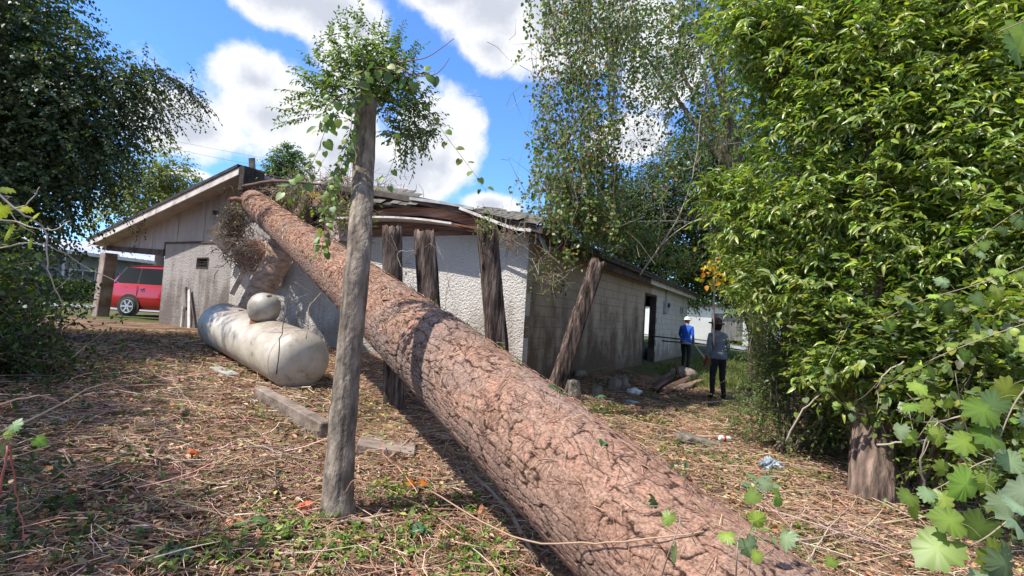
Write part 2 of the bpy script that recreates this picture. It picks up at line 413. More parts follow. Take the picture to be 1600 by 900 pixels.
ground_mat = nmat('ground_soil', (.55, .55, .55), (1.45, 1.4, 1.35), scale=9, rough=.95, bump=.9, bscale=40, dist=.03, attr=True, world=True, detail=10, spec=.1, lo=.3, hi=.7)
tag(a.build('ground', ground_mat, smooth=True), 'leaf strewn bare soil turning to lawn further back', kind='structure')

asphalt = nmat('asphalt', (.20, .20, .21), (.30, .30, .31), scale=3, rough=.9, bump=.3, bscale=60, world=True)
concrete = nmat('concrete', (.28, .26, .23), (.42, .40, .36), scale=4, rough=.9, bump=.4, bscale=30, world=True)
def strip(name, x0, x1, y0, y1, m, dz, n=40):
    b = MB(); xs = np.linspace(x0, x1, n); ys = np.linspace(y0, y1, 4)
    vs = [(x, y, float(gz(x, y)) + dz) for y in ys for x in xs]
    fs = [(j * n + i, j * n + i + 1, (j + 1) * n + i + 1, (j + 1) * n + i) for j in range(3) for i in range(n - 1)]
    b.add(vs, fs); return b.build(name, m, fix=False)
tag(strip('driveway', -60, -11.2, 21.5, 25.0, asphalt, .03), 'pale grey driveway beyond the carport', kind='structure')
tag(strip('road', 9.0, 120, 38, 43.5, asphalt, .05), 'grey road behind the far end of the block wall', kind='structure')

# ================================================================== THE DAMAGED HOUSE
HA = np.array([0.25, 9.0, 0.0]); HX = np.array([.8820, -.4712, 0]); HY = np.array([.4712, .8820, 0])
house = empty('damaged_house', HA, math.atan2(-.4712, .8820), 'low white stucco and block house with a torn gable crushed by the fallen pine', 'house')
def HL(p): d = np.asarray(p) - HA; return np.array([d @ HX, d @ HY, p[2]])
def HW(l): return HA + HX * l[0] + HY * l[1] + np.array([0, 0, l[2]])
def FP(px, py, yl=0.0):
    r_ = ray(px, py); o = HL(CAM); d = np.array([r_ @ HX, r_ @ HY, r_[2]]); t = (yl - o[1]) / d[1]; return o + d * t
def SP(px, py, xl=0.0):
    r_ = ray(px, py); o = HL(CAM); d = np.array([r_ @ HX, r_ @ HY, r_[2]]); t = (xl - o[0]) / d[0]; return o + d * t

def stain_mat(name, base, stain, bumpscale, dist, strength, zlo, zhi, dirt=(.12, .09, .06), voro=False, amount=.8, mid=None, streak=(3.0, 3.0, .35)):
    m, nt, N, L, b = new_mat(name)
    g = N.new('ShaderNodeNewGeometry').outputs['Position']
    mp = N.new('ShaderNodeMapping'); mp.inputs['Scale'].default_value = streak; L.new(g, mp.inputs[0])
    n1 = N.new('ShaderNodeTexNoise'); n1.inputs['Scale'].default_value = 1.4; n1.inputs['Detail'].default_value = 8; n1.inputs['Roughness'].default_value = .68; L.new(mp.outputs[0], n1.inputs['Vector'])
    n2 = N.new('ShaderNodeTexNoise'); n2.inputs['Scale'].default_value = 1.1; n2.inputs['Detail'].default_value = 9; n2.inputs['Roughness'].default_value = .7; L.new(g, n2.inputs['Vector'])
    sp = N.new('ShaderNodeSeparateXYZ'); L.new(g, sp.inputs[0])
    low = N.new('ShaderNodeMapRange'); L.new(sp.outputs['Z'], low.inputs[0]); low.inputs[1].default_value = zlo; low.inputs[2].default_value = zhi; low.inputs[3].default_value = 1; low.inputs[4].default_value = 0
    ad = N.new('ShaderNodeMath'); ad.operation = 'ADD'; L.new(n1.outputs['Fac'], ad.inputs[0]); L.new(n2.outputs['Fac'], ad.inputs[1])
    ad2 = N.new('ShaderNodeMath'); ad2.operation = 'MULTIPLY_ADD'; L.new(low.outputs[0], ad2.inputs[0]); ad2.inputs[1].default_value = .55; L.new(ad.outputs[0], ad2.inputs[2])
    mr = N.new('ShaderNodeMapRange'); mr.interpolation_type = 'SMOOTHSTEP'; L.new(ad2.outputs[0], mr.inputs[0]); mr.inputs[1].default_value = 1.0; mr.inputs[2].default_value = 1.5; mr.inputs[4].default_value = amount
    m1 = N.new('ShaderNodeMix'); m1.data_type = 'RGBA'; L.new(n2.outputs['Fac'], m1.inputs['Factor']); m1.inputs['A'].default_value = (*base, 1); m1.inputs['B'].default_value = (*(mid or [c * .8 for c in base]), 1)
    m2 = N.new('ShaderNodeMix'); m2.data_type = 'RGBA'; L.new(mr.outputs[0], m2.inputs['Factor']); L.new(m1.outputs['Result'], m2.inputs['A']); m2.inputs['B'].default_value = (*stain, 1)
    L.new(m2.outputs['Result'], b.inputs['Base Color']); b.inputs['Roughness'].default_value = .92; b.inputs['Specular IOR Level'].default_value = .15
    h = N.new('ShaderNodeTexVoronoi' if voro else 'ShaderNodeTexNoise'); h.inputs['Scale'].default_value = bumpscale
    if voro: h.feature = 'SMOOTH_F1'; h.inputs['Smoothness'].default_value = .4
    hn = N.new('ShaderNodeTexNoise'); hn.inputs['Scale'].default_value = bumpscale * .6; hn.inputs['Detail'].default_value = 6; hn.inputs['Roughness'].default_value = .7; L.new(g, hn.inputs['Vector']); L.new(g, h.inputs['Vector'])
    mm = N.new('ShaderNodeMath'); mm.operation = 'MULTIPLY_ADD'; L.new(h.outputs['Distance' if voro else 'Fac'], mm.inputs[0]); mm.inputs[1].default_value = -.6 if voro else .6; L.new(hn.outputs['Fac'], mm.inputs[2])
    bp = N.new('ShaderNodeBump'); bp.inputs['Strength'].default_value = strength; bp.inputs['Distance'].default_value = dist; L.new(mm.outputs[0], bp.inputs['Height']); L.new(bp.outputs[0], b.inputs['Normal'])
    return m
stucco = stain_mat('rock_dash_stucco', (.64, .60, .545), (.27, .22, .17), 28, .03, .9, .2, 2.2, voro=True, amount=.75)
stucco_smooth = stain_mat('smooth_stucco', (.42, .385, .36), (.15, .12, .10), 26, .03, .8, .5, 2.6, amount=.9)
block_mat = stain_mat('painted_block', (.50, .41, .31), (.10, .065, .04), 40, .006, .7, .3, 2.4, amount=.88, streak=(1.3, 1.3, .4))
block_pale = stain_mat('far_lighter_block', (.66, .62, .55), (.16, .12, .085), 40, .006, .7, .2, 1.3, amount=.8, streak=(1.6, 1.6, .4))  # far blocks take a lighter colour than the near ones
mortar_mat = nmat('mortar', (.20, .175, .15), (.32, .29, .25), scale=3, rough=.95, bump=.3, world=True)
siding_mat = nmat('painted_siding', (.28, .25, .232), (.42, .385, .36), scale=2.2, rough=.8, bump=.3, bscale=12, world=True, stretch=(2, 2, .4), c3=(.36, .325, .305), lo=.28, hi=.6, detail=10)
pink_mat = nmat('old_pink_plank', (.16, .075, .055), (.40, .24, .19), scale=3, rough=.85, bump=.5, bscale=20, world=True, stretch=(.5, .5, 5), c3=(.30, .17, .135))
white_wood = nmat('weathered_white_wood', (.34, .29, .26), (.70, .65, .60), scale=4, rough=.8, bump=.4, bscale=20, world=True, c3=(.58, .52, .48), lo=.3, hi=.6)
shingle_mat = nmat('roof_shingle', (.07, .062, .052), (.18, .165, .14), scale=6, rough=.95, bump=.6, bscale=60, world=True)
tar_mat = nmat('roof_edge', (.03, .027, .025), (.08, .07, .06), scale=6, rough=.9, bump=.4, world=True)
dark_wood = nmat('dark_board', (.045, .035, .03), (.13, .10, .085), scale=4, rough=.9, bump=.5, bscale=25, world=True)
inner_mat = nmat('bare_interior', (.20, .17, .14), (.30, .26, .22), scale=2, rough=.95, bump=.1, world=True)
tin_mat = nmat('dull_tin', (.35, .35, .34), (.60, .60, .58), scale=5, rough=.45, bump=.2, metal=.5, world=True)
rust_mat = nmat('rust', (.13, .05, .025), (.28, .13, .07), scale=6, rough=.9, bump=.4, world=True)

TH = .2
def hb(name, lo, hi, m, bevel=0, **k): b = MB(); b.box(lo, hi); return b.build(name, m, house, bevel=bevel, **k)
vl = FP(309, 404); vr = FP(324, 418)
# front wall: rough stucco on the right, smooth stucco on the left with the little vent
hb('stucco_wall', (-8.35, 0, -.3), (0, TH, 3.05), stucco)
sw = MB(); sw.box((-11.4, 0, -.3), (vl[0], TH, 3.05)); sw.box((vr[0], 0, -.3), (-8.352, TH, 3.05))
sw.box((vl[0], 0, -.3), (vr[0], TH, vr[2])); sw.box((vl[0], 0, vl[2]), (vr[0], TH, 3.05))
tag(sw.build('stucco_wall', stucco_smooth, house), 'greyer smooth stucco with a small square vent')
vt = MB(); vt.box((vl[0], .10, vr[2]), (vr[0], .12, vl[2]))
for k in range(5):
    z = vr[2] + (vl[2] - vr[2]) * (k + .5) / 5; vt.box((vl[0] + .01, .02, z - .008), (vr[0] - .01, .10, z + .004))
vt.build('wall_vent', tar_mat, house)
vf = MB()
for (x0, z0, x1, z1) in ((vl[0] - .03, vr[2] - .03, vr[0] + .03, vr[2]), (vl[0] - .03, vl[2], vr[0] + .03, vl[2] + .03), (vl[0] - .03, vr[2], vl[0], vl[2]), (vr[0], vr[2], vr[0] + .03, vl[2])):
    vf.box((x0, -.012, z0), (x1, .0, z1))
vf.build('vent_frame', dark_wood, house)
hb('stucco_wall', (-11.4, TH, -.3), (-11.2, 17, 3.0), stucco_smooth)      # the wall along the carport

# side wall of painted block, doorway
d0 = SP(1003, 560)[1]; d1 = SP(1021, 560)[1]
DOOR0, DOOR1, DTOP = d0, d0 + max(.9, d1 - d0), SP(1012, 458)[2]
sb = MB()
sb.box((-TH, 0.2, -.3), (-.012, DOOR0, 3.0)); sb.box((-TH, DOOR1, -.3), (-.012, 17, 3.0)); sb.box((-TH, DOOR0, DTOP), (-.012, DOOR1, 3.0))
sb.build('side_wall', mortar_mat, house)
BH, BL = .2, .4
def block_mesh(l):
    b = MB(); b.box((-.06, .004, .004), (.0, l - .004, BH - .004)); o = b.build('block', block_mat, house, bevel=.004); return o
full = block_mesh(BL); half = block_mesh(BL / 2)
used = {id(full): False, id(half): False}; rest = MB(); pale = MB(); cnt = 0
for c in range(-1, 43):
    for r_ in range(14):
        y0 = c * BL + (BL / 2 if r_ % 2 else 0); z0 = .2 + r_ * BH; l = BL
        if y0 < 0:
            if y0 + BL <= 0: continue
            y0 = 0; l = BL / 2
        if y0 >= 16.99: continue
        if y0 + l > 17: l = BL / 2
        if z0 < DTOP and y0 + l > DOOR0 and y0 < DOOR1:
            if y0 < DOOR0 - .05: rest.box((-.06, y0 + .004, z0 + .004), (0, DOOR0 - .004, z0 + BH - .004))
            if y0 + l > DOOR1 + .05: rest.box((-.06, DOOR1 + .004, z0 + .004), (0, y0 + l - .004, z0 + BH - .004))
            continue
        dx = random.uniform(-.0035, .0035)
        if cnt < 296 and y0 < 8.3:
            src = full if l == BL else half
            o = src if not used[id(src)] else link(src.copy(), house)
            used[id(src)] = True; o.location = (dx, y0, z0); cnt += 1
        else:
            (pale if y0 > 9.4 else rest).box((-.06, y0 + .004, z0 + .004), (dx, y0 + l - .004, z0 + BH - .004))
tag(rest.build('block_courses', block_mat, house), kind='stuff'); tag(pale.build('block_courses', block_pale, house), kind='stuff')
hb('wall_base', (-.25, .201, -.3), (.03, 17, .198), concrete)
df = MB(); df.box((-TH, DOOR0 - .0, .2), (.02, DOOR0 + .07, DTOP)); df.box((-TH, DOOR1 - .07, .2), (.02, DOOR1, DTOP)); df.box((-TH, DOOR0 + .07, DTOP - .07), (.02, DOOR1 - .07, DTOP))
df.build('door_frame', dark_wood, house)
mb = SP(1038, 479); b = MB(); b.box((0.004, mb[1] - .22, mb[2] - .26), (.14, mb[1] + .22, mb[2] + .24)); o = b.build('meter_box', tin_mat, house, bevel=.01)
b = MB(); b.lathe([(.09, 0), (.09, .05), (.07, .07)], 14, Matrix.Translation((.14, mb[1], mb[2] + .05)) @ Matrix.Rotation(R(90), 4, 'Y')); b.build('meter_dial', MATS['dark_board'], o)
acc = Acc(); one_tube(acc, [(.05, mb[1], mb[2] + .2), (.05, mb[1], 2.9)], .022, 6, (.25, .24, .22)); acc.build('conduit', TWIG, house)
mb2 = SP(1064, 485); b = MB(); b.box((.004, mb2[1] - .25, mb2[2] - .16), (.05, mb2[1] + .25, mb2[2] + .16)); o = b.build('wall_box', tin_mat, house, bevel=.008)
b = MB()
for k in range(4): b.box((.05, mb2[1] - .2, mb2[2] - .12 + k * .07), (.06, mb2[1] + .2, mb2[2] - .09 + k * .07))
b.build('louvre', dark_wood, o)
# back and far walls, floor and ceiling of the interior
far = MB(); far.box((-11.2, 16.8, -.3), (-3.4, 17, 3.0)); far.box((-1.2, 16.8, -.3), (-TH, 17, 3.0)); far.box((-3.4, 16.8, 2.4), (-1.2, 17, 3.0))
far.build('back_wall', stucco_smooth, house)
b = MB(); b.box((-11.2, TH, 3.0), (-TH, 16.8, 3.04)); b.build('ceiling', inner_mat, house)
b = MB(); b.box((-11.2, TH, .2), (-TH, 16.8, .26)); b.build('floor_slab', inner_mat, house)

# roof planes (top surface heights)
RX, RZ = -7.6, 4.72
def zr(x): return RZ - (x - RX) * .205 if x > RX else RZ - (RX - x) * .239
def slab(name, x0, x1, y0, y1, th, m, up=0.0, sag=0.0, n=1):
    b = MB(); xs = np.linspace(x0, x1, n + 1)
    for i in range(n):
        xa, xb = xs[i], xs[i + 1]
        s_ = lambda x: -sag * math.sin(math.pi * (x - x0) / (x1 - x0))
        b.hexa([(xa, y0, zr(xa) - th + up + s_(xa)), (xb, y0, zr(xb) - th + up + s_(xb)), (xb, y1, zr(xb) - th + up), (xa, y1, zr(xa) - th + up),
                (xa, y0, zr(xa) + up + s_(xa)), (xb, y0, zr(xb) + up + s_(xb)), (xb, y1, zr(xb) + up), (xa, y1, zr(xa) + up)])
    return b.build(name, m, house)
slab('roof_deck', -11.9, RX, -.5, 17.4, .10, siding_mat)
slab('roof_deck', -14.6, -11.902, -.5, 2.6, .10, siding_mat)
slab('roof_deck', RX + .002, -4.95, 3.6, 17.4, .10, dark_wood)
slab('roof_deck', -4.948, .45, -.42, 17.4, .10, dark_wood, sag=-.10, n=8)
slab('roof_covering', -11.88, RX - .0, -.57, 17.43, .075, tar_mat, up=.077)
slab('roof_covering', -14.63, -11.882, -.57, 2.63, .075, tar_mat, up=.077)
slab('roof_covering', RX + .002, -4.97, 3.6, 17.43, .035, shingle_mat, up=.037)
slab('roof_covering', -4.968, .48, -.30, 17.43, .035, shingle_mat, up=.037, sag=-.10, n=8)
# rake boards of the left slope, peak end
def rake(name, x0, x1, y, h, t, m, drop=0.0, lab=None):
    b = MB(); b.hexa([(x0, y, zr(x0) - h - drop), (x1, y, zr(x1) - h - drop), (x1, y + t, zr(x1) - h - drop), (x0, y + t, zr(x0) - h - drop),
                      (x0, y, zr(x0) - drop), (x1, y, zr(x1) - drop), (x1, y + t, zr(x1) - drop), (x0, y + t, zr(x0) - drop)])
    o = b.build(name, m, house); return tag(o, lab) if lab else o
rake('rake_board', -14.6, -11.0, -.545, .17, .04, white_wood, -.0)
rake('rake_board', -10.98, RX + .02, -.545, .17, .04, white_wood, .0)
b = MB(); b.box((RX + .02, -.52, zr(RX) - .55), (RX + .20, .02, zr(RX) + .03)); tag(b.build('ridge_end_board', tar_mat, house), 'dark broken board at the peak')
b = MB(); b.bar((RX - .9, .5, zr(RX - .9)), (RX - 1.0, .45, zr(RX) + .62), .02, .17); tag(b.build('loose_shingle_strip', shingle_mat, house), 'strip of shingles standing up on the peak')
# gable siding panels
xs = np.arange(-14.5, -5.6, .61)
for i, x0 in enumerate(xs):
    x1 = x0 + .60; zb = 3.052 if x0 > -11.5 else 2.93 - .05 * (x0 + 14.5) * .6
    zb2 = 3.052 if x0 > -11.5 else 2.93 - .05 * (x1 + 14.5) * .6
    zt0, zt1 = zr(x0) - .101, zr(x1) - .101
    if x0 > -7.9: zt0 = zt1 = 3.6 + random.uniform(-.25, .35)
    if x0 > -6.4: zt0 = zt1 = 3.3
    b = MB(); y0 = -.006 * (i % 2) - .012; b.hexa([(x0, y0, zb), (x1, y0, zb2), (x1, .06, zb2), (x0, .06, zb), (x0, y0, zt0), (x1, y0, zt1), (x1, .06, zt1), (x0, .06, zt0)])
    b.build('siding_panel', siding_mat, house)
b = MB(); b.box((-11.4, -.03, 3.00), (-8.4, -.004, 3.045)); b.build('trim_board', dark_wood, house)
# carport: sagging beam, leaning post
b = MB(); b.hexa([(-14.75, -.05, 2.84), (-11.42, -.05, 2.66), (-11.42, .2, 2.66), (-14.75, .2, 2.84), (-14.75, -.05, 2.98), (-11.42, -.05, 2.83), (-11.42, .2, 2.83), (-14.75, .2, 2.98)])
b.build('carport_beam', dark_wood, house)
ct = FP(172, 386, .08); cb = FP(156, 492, .08); b = MB()
w = .17; b.hexa([(cb[0] - w, -.09, .4), (cb[0] + w, -.09, .4), (cb[0] + w, .25, .4), (cb[0] - w, .25, .4), (ct[0] - w, -.09, 2.75), (ct[0] + w, -.09, 2.75), (ct[0] + w, .25, 2.75), (ct[0] - w, .25, 2.75)])
b.build('carport_post', nmat('post_plaster', (.20, .13, .10), (.42, .34, .30), scale=3, rough=.9, bump=.3, world=True), house, bevel=.015)
pb = FP(283, 512, -.18); pt = FP(284, 474, -.12); b = MB(); b.lathe([(.045, 0), (.045, .62)], 14, Matrix.Translation((pb[0], -.16, .68))); b.build('stand_pipe', white_wood, house)
b = MB(); b.bar((FP(296, 512, -.2)[0], -.2, .66), (FP(293, 450, -.1)[0], -.05, 1.75), .11, .03, up=(0, 1, 0)); b.build('leaning_plank', white_wood, house)
b = MB(); b.bar((FP(288, 470, -.2)[0], -.10, 1.2), (FP(287, 447, -.1)[0], -.04, 1.8), .07, .03, up=(0, 1, 0)); b.build('leaning_plank', dark_wood, house)
# torn right gable: exposed planks, bent soffit, drip edge
rows = 7
b = MB(); b.prism([(-5.3, 3.052), (-.05, 3.052), (-.05, zr(-.05) - .14), (-4.9, zr(-4.9) - .12), (-5.3, zr(-4.9) - .4)], .13, .16); b.build('roof_void_sheet', dark_wood, house)  # dark sheet added to stand for the unlit roof void
for k in range(rows):
    z0 = 3.06 + k * .19; z1 = z0 + .18
    xe = RX + (RZ - .13 - z1) / .205                     # where the slope cuts the plank
    xe = min(xe, -.02); x_s = -5.6 + random.uniform(-.3, .5)
    if xe - x_s < .3: continue
    b = MB(); cuts = [x_s, x_s + (xe - x_s) * random.uniform(.35, .6), xe]
    for i in range(2):
        b = MB(); y0 = .07 + .012 * random.random()
        b.hexa([(cuts[i], y0, z0), (cuts[i + 1] - .006, y0, z0), (cuts[i + 1] - .006, .12, z0), (cuts[i], .12, z0), (cuts[i], y0, z1), (cuts[i + 1] - .006, y0, z1), (cuts[i + 1] - .006, .12, z1), (cuts[i], .12, z1)])
        b.build('gable_plank', pink_mat, house)
def curve_board(name, pts, w, h, m, lab=None, up=(0, 0, 1)):
    p = spline(pts, 5); b = MB(); vs = []
    for i, q in enumerate(p):
        t = Vector(p[min(i + 1, len(p) - 1)] - p[max(i - 1, 0)]).normalized(); sd = t.cross(Vector(up)).normalized(); u = sd.cross(t)
        q = Vector(q)
        for a_, c_ in ((-1, -1), (1, -1), (1, 1), (-1, 1)): vs.append(tuple(q + sd * a_ * w / 2 + u * c_ * h / 2))
    fs = [(0, 1, 2, 3)] + [(len(vs) - 4, len(vs) - 3, len(vs) - 2, len(vs) - 1)]
    for i in range(len(p) - 1):
        for k in range(4): fs.append((4 * i + k, 4 * i + (k + 1) % 4, 4 * i + 4 + (k + 1) % 4, 4 * i + 4 + k))
    b.add(vs, fs); o = b.build(name, m, house); return tag(o, lab) if lab else o
q = lambda px, py, yl=-.3: FP(px, py, yl)
curve_board('soffit_board', [q(521, 344, -.2), q(600, 342), q(660, 345), q(715, 352)], .42, .035, white_wood, 'bowed white soffit board')
curve_board('soffit_board', [q(700, 349), q(735, 356), q(765, 362, -.2)], .30, .03, rust_mat, 'rotten brown soffit end')
curve_board('drip_edge', [q(718, 325, -.46), q(760, 341, -.48), q(800, 356, -.48), q(830, 360, -.46)], .02, .05, white_wood)
curve_board('drip_edge', [q(640, 310, -.46), q(700, 318, -.46), q(740, 326, -.46)], .02, .05, tin_mat)
curve_board('fascia_board', [q(592, 335, -.15), q(640, 330, -.15), q(700, 336, -.15), (-.9, -.2, 3.2)], .03, .17, pink_mat)
# sagging shingle flaps: every tab its own piece
tab = MB(); tab.box((0, 0, 0), (.30, .205, .010)); tab = tab.build('shingle', shingle_mat, house)
first = True
def flap(p00, p10, p01, p11, nu, nv):
    """tabs laid on a bent patch: p00,p10 the upper edge, p01,p11 the lower"""
    global first
    for j in range(nv):
        for i in range(nu):
            if random.random() < .06: continue
            u = (i + (.5 if j % 2 else 0)) / nu; v = 1 - (j + 1) / nv
            if u > .98: continue
            a0 = p00 + (p10 - p00) * u; a1 = p01 + (p11 - p01) * u; o0 = a0 + (a1 - a0) * (1 - v)
            ex = Vector((p10 - p00)).normalized(); ey = Vector(a0 - a1).normalized(); ez = ex.cross(ey).normalized(); ey = ez.cross(ex)
            M = Matrix((ex, ey, ez)).transposed().to_4x4()
            o = tab if first else link(tab.copy(), house); first = False
            o.matrix_local = Matrix.Translation(Vector(o0) + ez * (.012 + .02 * random.random())) @ M @ Matrix.Rotation(random.uniform(-.06, .06), 4, 'Z') @ Matrix.Rotation(.06, 4, 'X')
            w_ = np.linalg.norm(p10 - p00) / nu / .30; h_ = np.linalg.norm(p00 - p01) / nv / .17; o.scale = (w_ * .97, h_ * 1.0, 1)
    b = MB(); b.hexa([tuple(p01 - [0, -.03, .03]), tuple(p11 - [0, -.03, .03]), tuple(p10 - [0, -.03, .03]), tuple(p00 - [0, -.03, .03]), tuple(p01), tuple(p11), tuple(p10), tuple(p00)])
    b.build('roof_flap', tar_mat, house)
flap(FP(548, 294, .1), FP(634, 303, .1), FP(552, 316, -.5), FP(642, 322, -.5), 7, 4)
flap(FP(742, 325, .15), FP(832, 340, .15), FP(746, 334, -.46), FP(838, 353, -.46), 10, 3)
# right eave along the block wall
b = MB(); b.box((.30, -.4, zr(.3) - .30), (.335, 8.0, zr(.3) - .06)); tag(b.build('eave_fascia', dark_wood, house), 'dark rotten eave board')
b = MB(); b.box((.30, 8.02, zr(.3) - .27), (.33, 17.4, zr(.3) - .06)); b.build('eave_fascia', white_wood, house)
b = MB(); b.box((.002, .3, 2.995), (.298, 17.3, 3.015)); b.build('eave_soffit', dark_wood, house)
curve_board('flashing', [SP(836, 352, .25), SP(845, 372, .35), SP(857, 398, .4)], .12, .012, tin_mat, 'bent strip of pale tin flashing hanging at the corner', up=(1, 0, .2))
# wreckage in the hole: rafters, broken panels
def board(name, px0, py0, y0, px1, py1, y1, w, h, m, roll=0, lab=None):
    b = MB(); b.bar(FP(px0, py0, y0), FP(px1, py1, y1), w, h, roll=roll); o = b.build(name, m, house)
    return tag(o, lab) if lab else o
board('rafter', 333, 332, -.12, 376, 338, .6, .06, .11, dark_wood)
board('rafter', 400, 330, .3, 470, 350, 2.0, .05, .14, dark_wood)
board('rafter', 420, 300, .8, 500, 345, .5, .05, .14, dark_wood)
board('rafter', 460, 310, 1.5, 540, 340, 1.0, .05, .14, dark_wood)
board('loose_slat', 389, 408, -.18, 362, 460, -.35, .12, .02, white_wood, .9)
board('loose_slat', 397, 430, -.12, 402, 455, -.16, .08, .015, tin_mat, .4)
b = MB(); c = [FP(321, 362, -.55), FP(352, 343, -.35), FP(384, 362, -.2), FP(352, 398, -.5)]
b.hexa([tuple(v) for v in c] + [tuple(v + np.array([0, -.03, .01])) for v in c]); tag(b.build('torn_panel', dark_wood, house), 'dark square of sheathing hanging from the gable')
b = MB(); c = [FP(362, 392, -.3), FP(404, 372, -.25), FP(424, 398, -.2), FP(388, 412, -.3)]
b.hexa([tuple(v) for v in c] + [tuple(v + np.array([0, -.03, .01])) for v in c]); tag(b.build('torn_panel', pink_mat, house), 'brown torn panel under the log end')
b = MB(); c = [FP(390, 440, -.1), FP(412, 398, -.1), FP(452, 398, -.1), FP(440, 448, -.1)]
b.hexa([tuple(v) for v in c] + [tuple(v + np.array([0, -.03, .01])) for v in c]); tag(b.build('torn_panel', nmat('pinkish_sheathing', (.42, .30, .26), (.60, .46, .41), scale=3, rough=.85, bump=.3, world=True), house), 'pinkish torn sheathing behind the limb')
b = MB(); c = [FP(517, 375, -.1), FP(549, 377, -.12), FP(549, 347, -.1), FP(516, 345, -.1)]
o = b.hexa([tuple(v) for v in c] + [tuple(v + np.array([0, -.02, .0])) for v in c]).build('torn_panel', MATS['pinkish_sheathing'], house); tag(o, 'pale pink panel with three holes beside the thin trunk')
for (px, py) in ((536, 358), (545, 361), (537, 366)):
    h = FP(px, py, -.135); b = MB(); b.lathe([(.028, 0), (.028, .012)], 10, Matrix.Translation(h) @ Matrix.Rotation(R(90), 4, 'X')); b.build('hole', tar_mat, o)

# ================================================================== OTHER BUILDINGS
metal_roof = nmat('metal_roof', (.50, .50, .54), (.64, .64, .68), scale=1, rough=.35, bump=.1, metal=.3, world=True)
grey_wall = nmat('grey_wall', (.18, .17, .17), (.26, .25, .24), scale=1.5, rough=.9, bump=.2, world=True)
tan_wall = nmat('tan_wall', (.40, .34, .25), (.50, .44, .34), scale=1.5, rough=.9, bump=.2, world=True)
glass_dark = nmat('dark_glass', (.02, .025, .03), (.05, .06, .07), scale=2, rough=.08, bump=0, spec=.8)
e0 = P(95, 391, 33); e1 = P(320, 419, 44); zg = .72
dx = e1 - e0; dx[2] = 0; Ln = np.linalg.norm(dx); ang = math.atan2(dx[1], dx[0])
nh = empty('neighbour_house', (e0[0], e0[1], zg), ang, 'low grey house with a ribbed metal roof seen through the carport', 'house')
ez = e0[2] - zg
b = MB(); b.box((-3, .8, -.8), (Ln * .55, 9, ez)); b.build('wall', grey_wall, nh)
b = MB(); b.box((Ln * .55 + .01, .9, -.8), (Ln + 3, 9, ez)); tag(b.build('wall', tan_wall, nh), 'tan end wall')
b = MB(); b.hexa([(-4, 0, ez), (Ln + 4, 0, ez), (Ln + 4, 5, ez + 1.1), (-4, 5, ez + 1.1), (-4, 0, ez + .08), (Ln + 4, 0, ez + .08), (Ln + 4, 5, ez + 1.18), (-4, 5, ez + 1.18)]); rf = b.build('roof', metal_roof, nh)
b = MB()
b.hexa([(-4, 5.01, ez + 1.1), (Ln + 4, 5.01, ez + 1.1), (Ln + 4, 10, ez), (-4, 10, ez), (-4, 5.01, ez + 1.18), (Ln + 4, 5.01, ez + 1.18), (Ln + 4, 10, ez + .08), (-4, 10, ez + .08)]); b.build('roof', metal_roof, nh)
rib = None
for k in range(int((Ln + 8) / .6)):
    x = -4 + k * .6
    if rib is None:
        b = MB(); b.hexa([(0, -.02, ez + .08), (.06, -.02, ez + .08), (.06, 5, ez + 1.18), (0, 5, ez + 1.18), (.01, -.02, ez + .14), (.05, -.02, ez + .14), (.05, 5, ez + 1.24), (.01, 5, ez + 1.24)]); rib = b.build('rib', metal_roof, rf); rib.location = (x, 0, 0)
    else: o = link(rib.copy(), rf); o.location = (x, 0, 0)
b = MB(); b.box((-4, -.05, ez - .16), (Ln + 4, -.005, ez + .07)); b.build('gutter', white_wood, nh)
for (x, w_, z0, z1) in ((1.2, 1.6, 1.0, 2.1), (4.6, 1.1, .1, 2.15), (7.3, 1.7, .9, 2.1), (12.5, 1.8, 1.0, 2.1)):
    b = MB(); b.box((x, .74, z0), (x + w_, .79, z1)) if x < Ln * .55 else b.box((x, .84, z0), (x + w_, .89, z1)); f = b.build('window' if z0 > .5 else 'door', glass_dark, nh)
    b = MB(); y = .70 if x < Ln * .55 else .80
    for (xa, za, xb, zb_) in ((x - .08, z0 - .08, x + w_ + .08, z0), (x - .08, z1, x + w_ + .08, z1 + .08), (x - .08, z0, x, z1), (x + w_, z0, x + w_ + .08, z1), (x + w_ / 2 - .03, z0, x + w_ / 2 + .03, z1)):
        b.box((xa, y, za), (xb, y + .035, zb_))
    b.build('frame', white_wood, f)
for x in (0.3, 3.6, 6.6, 10.4): b = MB(); b.box((x, .1, -.8), (x + .12, .22, ez)); b.build('porch_post', white_wood, nh)

wl = P(1079, 529, 50); wr = P(1158, 536, 50); fb = empty('white_shed', (wl[0], wl[1], float(gz(wl[0], wl[1]))), R(-6), 'white flat building with a dark boarded doorway beyond the road', 'building')
Lw = (wr - wl)[0] + 9; hh = 3.2
dl = 1.9; dr = 6.4 - 1.5
b = MB(); b.box((-4, 0, -.5), (dl, .2, hh)); b.box((dr, 0, -.5), (Lw, .2, hh)); b.box((dl, 0, 2.55), (dr, .2, hh)); b.box((-4, .2, -.5), (-3.8, 7, hh)); b.box((Lw - .2, .2, -.5), (Lw, 7, hh)); b.box((-3.8, 6.8, -.5), (Lw - .2, 7, hh))
b.build('wall', nmat('white_wall', (.62, .60, .55), (.75, .73, .68), scale=.7, rough=.9, bump=.2, world=True), fb)
b = MB(); b.box((dl, .1, 0), (dr, .16, 2.5)); b.build('boarded_door', nmat('grey_boards', (.10, .095, .09), (.30, .28, .26), scale=1.2, rough=.9, bump=.3, world=True, stretch=(3, 3, .4)), fb)
b = MB(); b.box((-4.3, -.4, hh), (Lw + .3, 7.3, hh + .16)); b.build('roof', tar_mat, fb)
b = MB(); b.box((6.6, -.02, .9), (7.8, .0, 2.0)); f = b.build('window', glass_dark, fb)
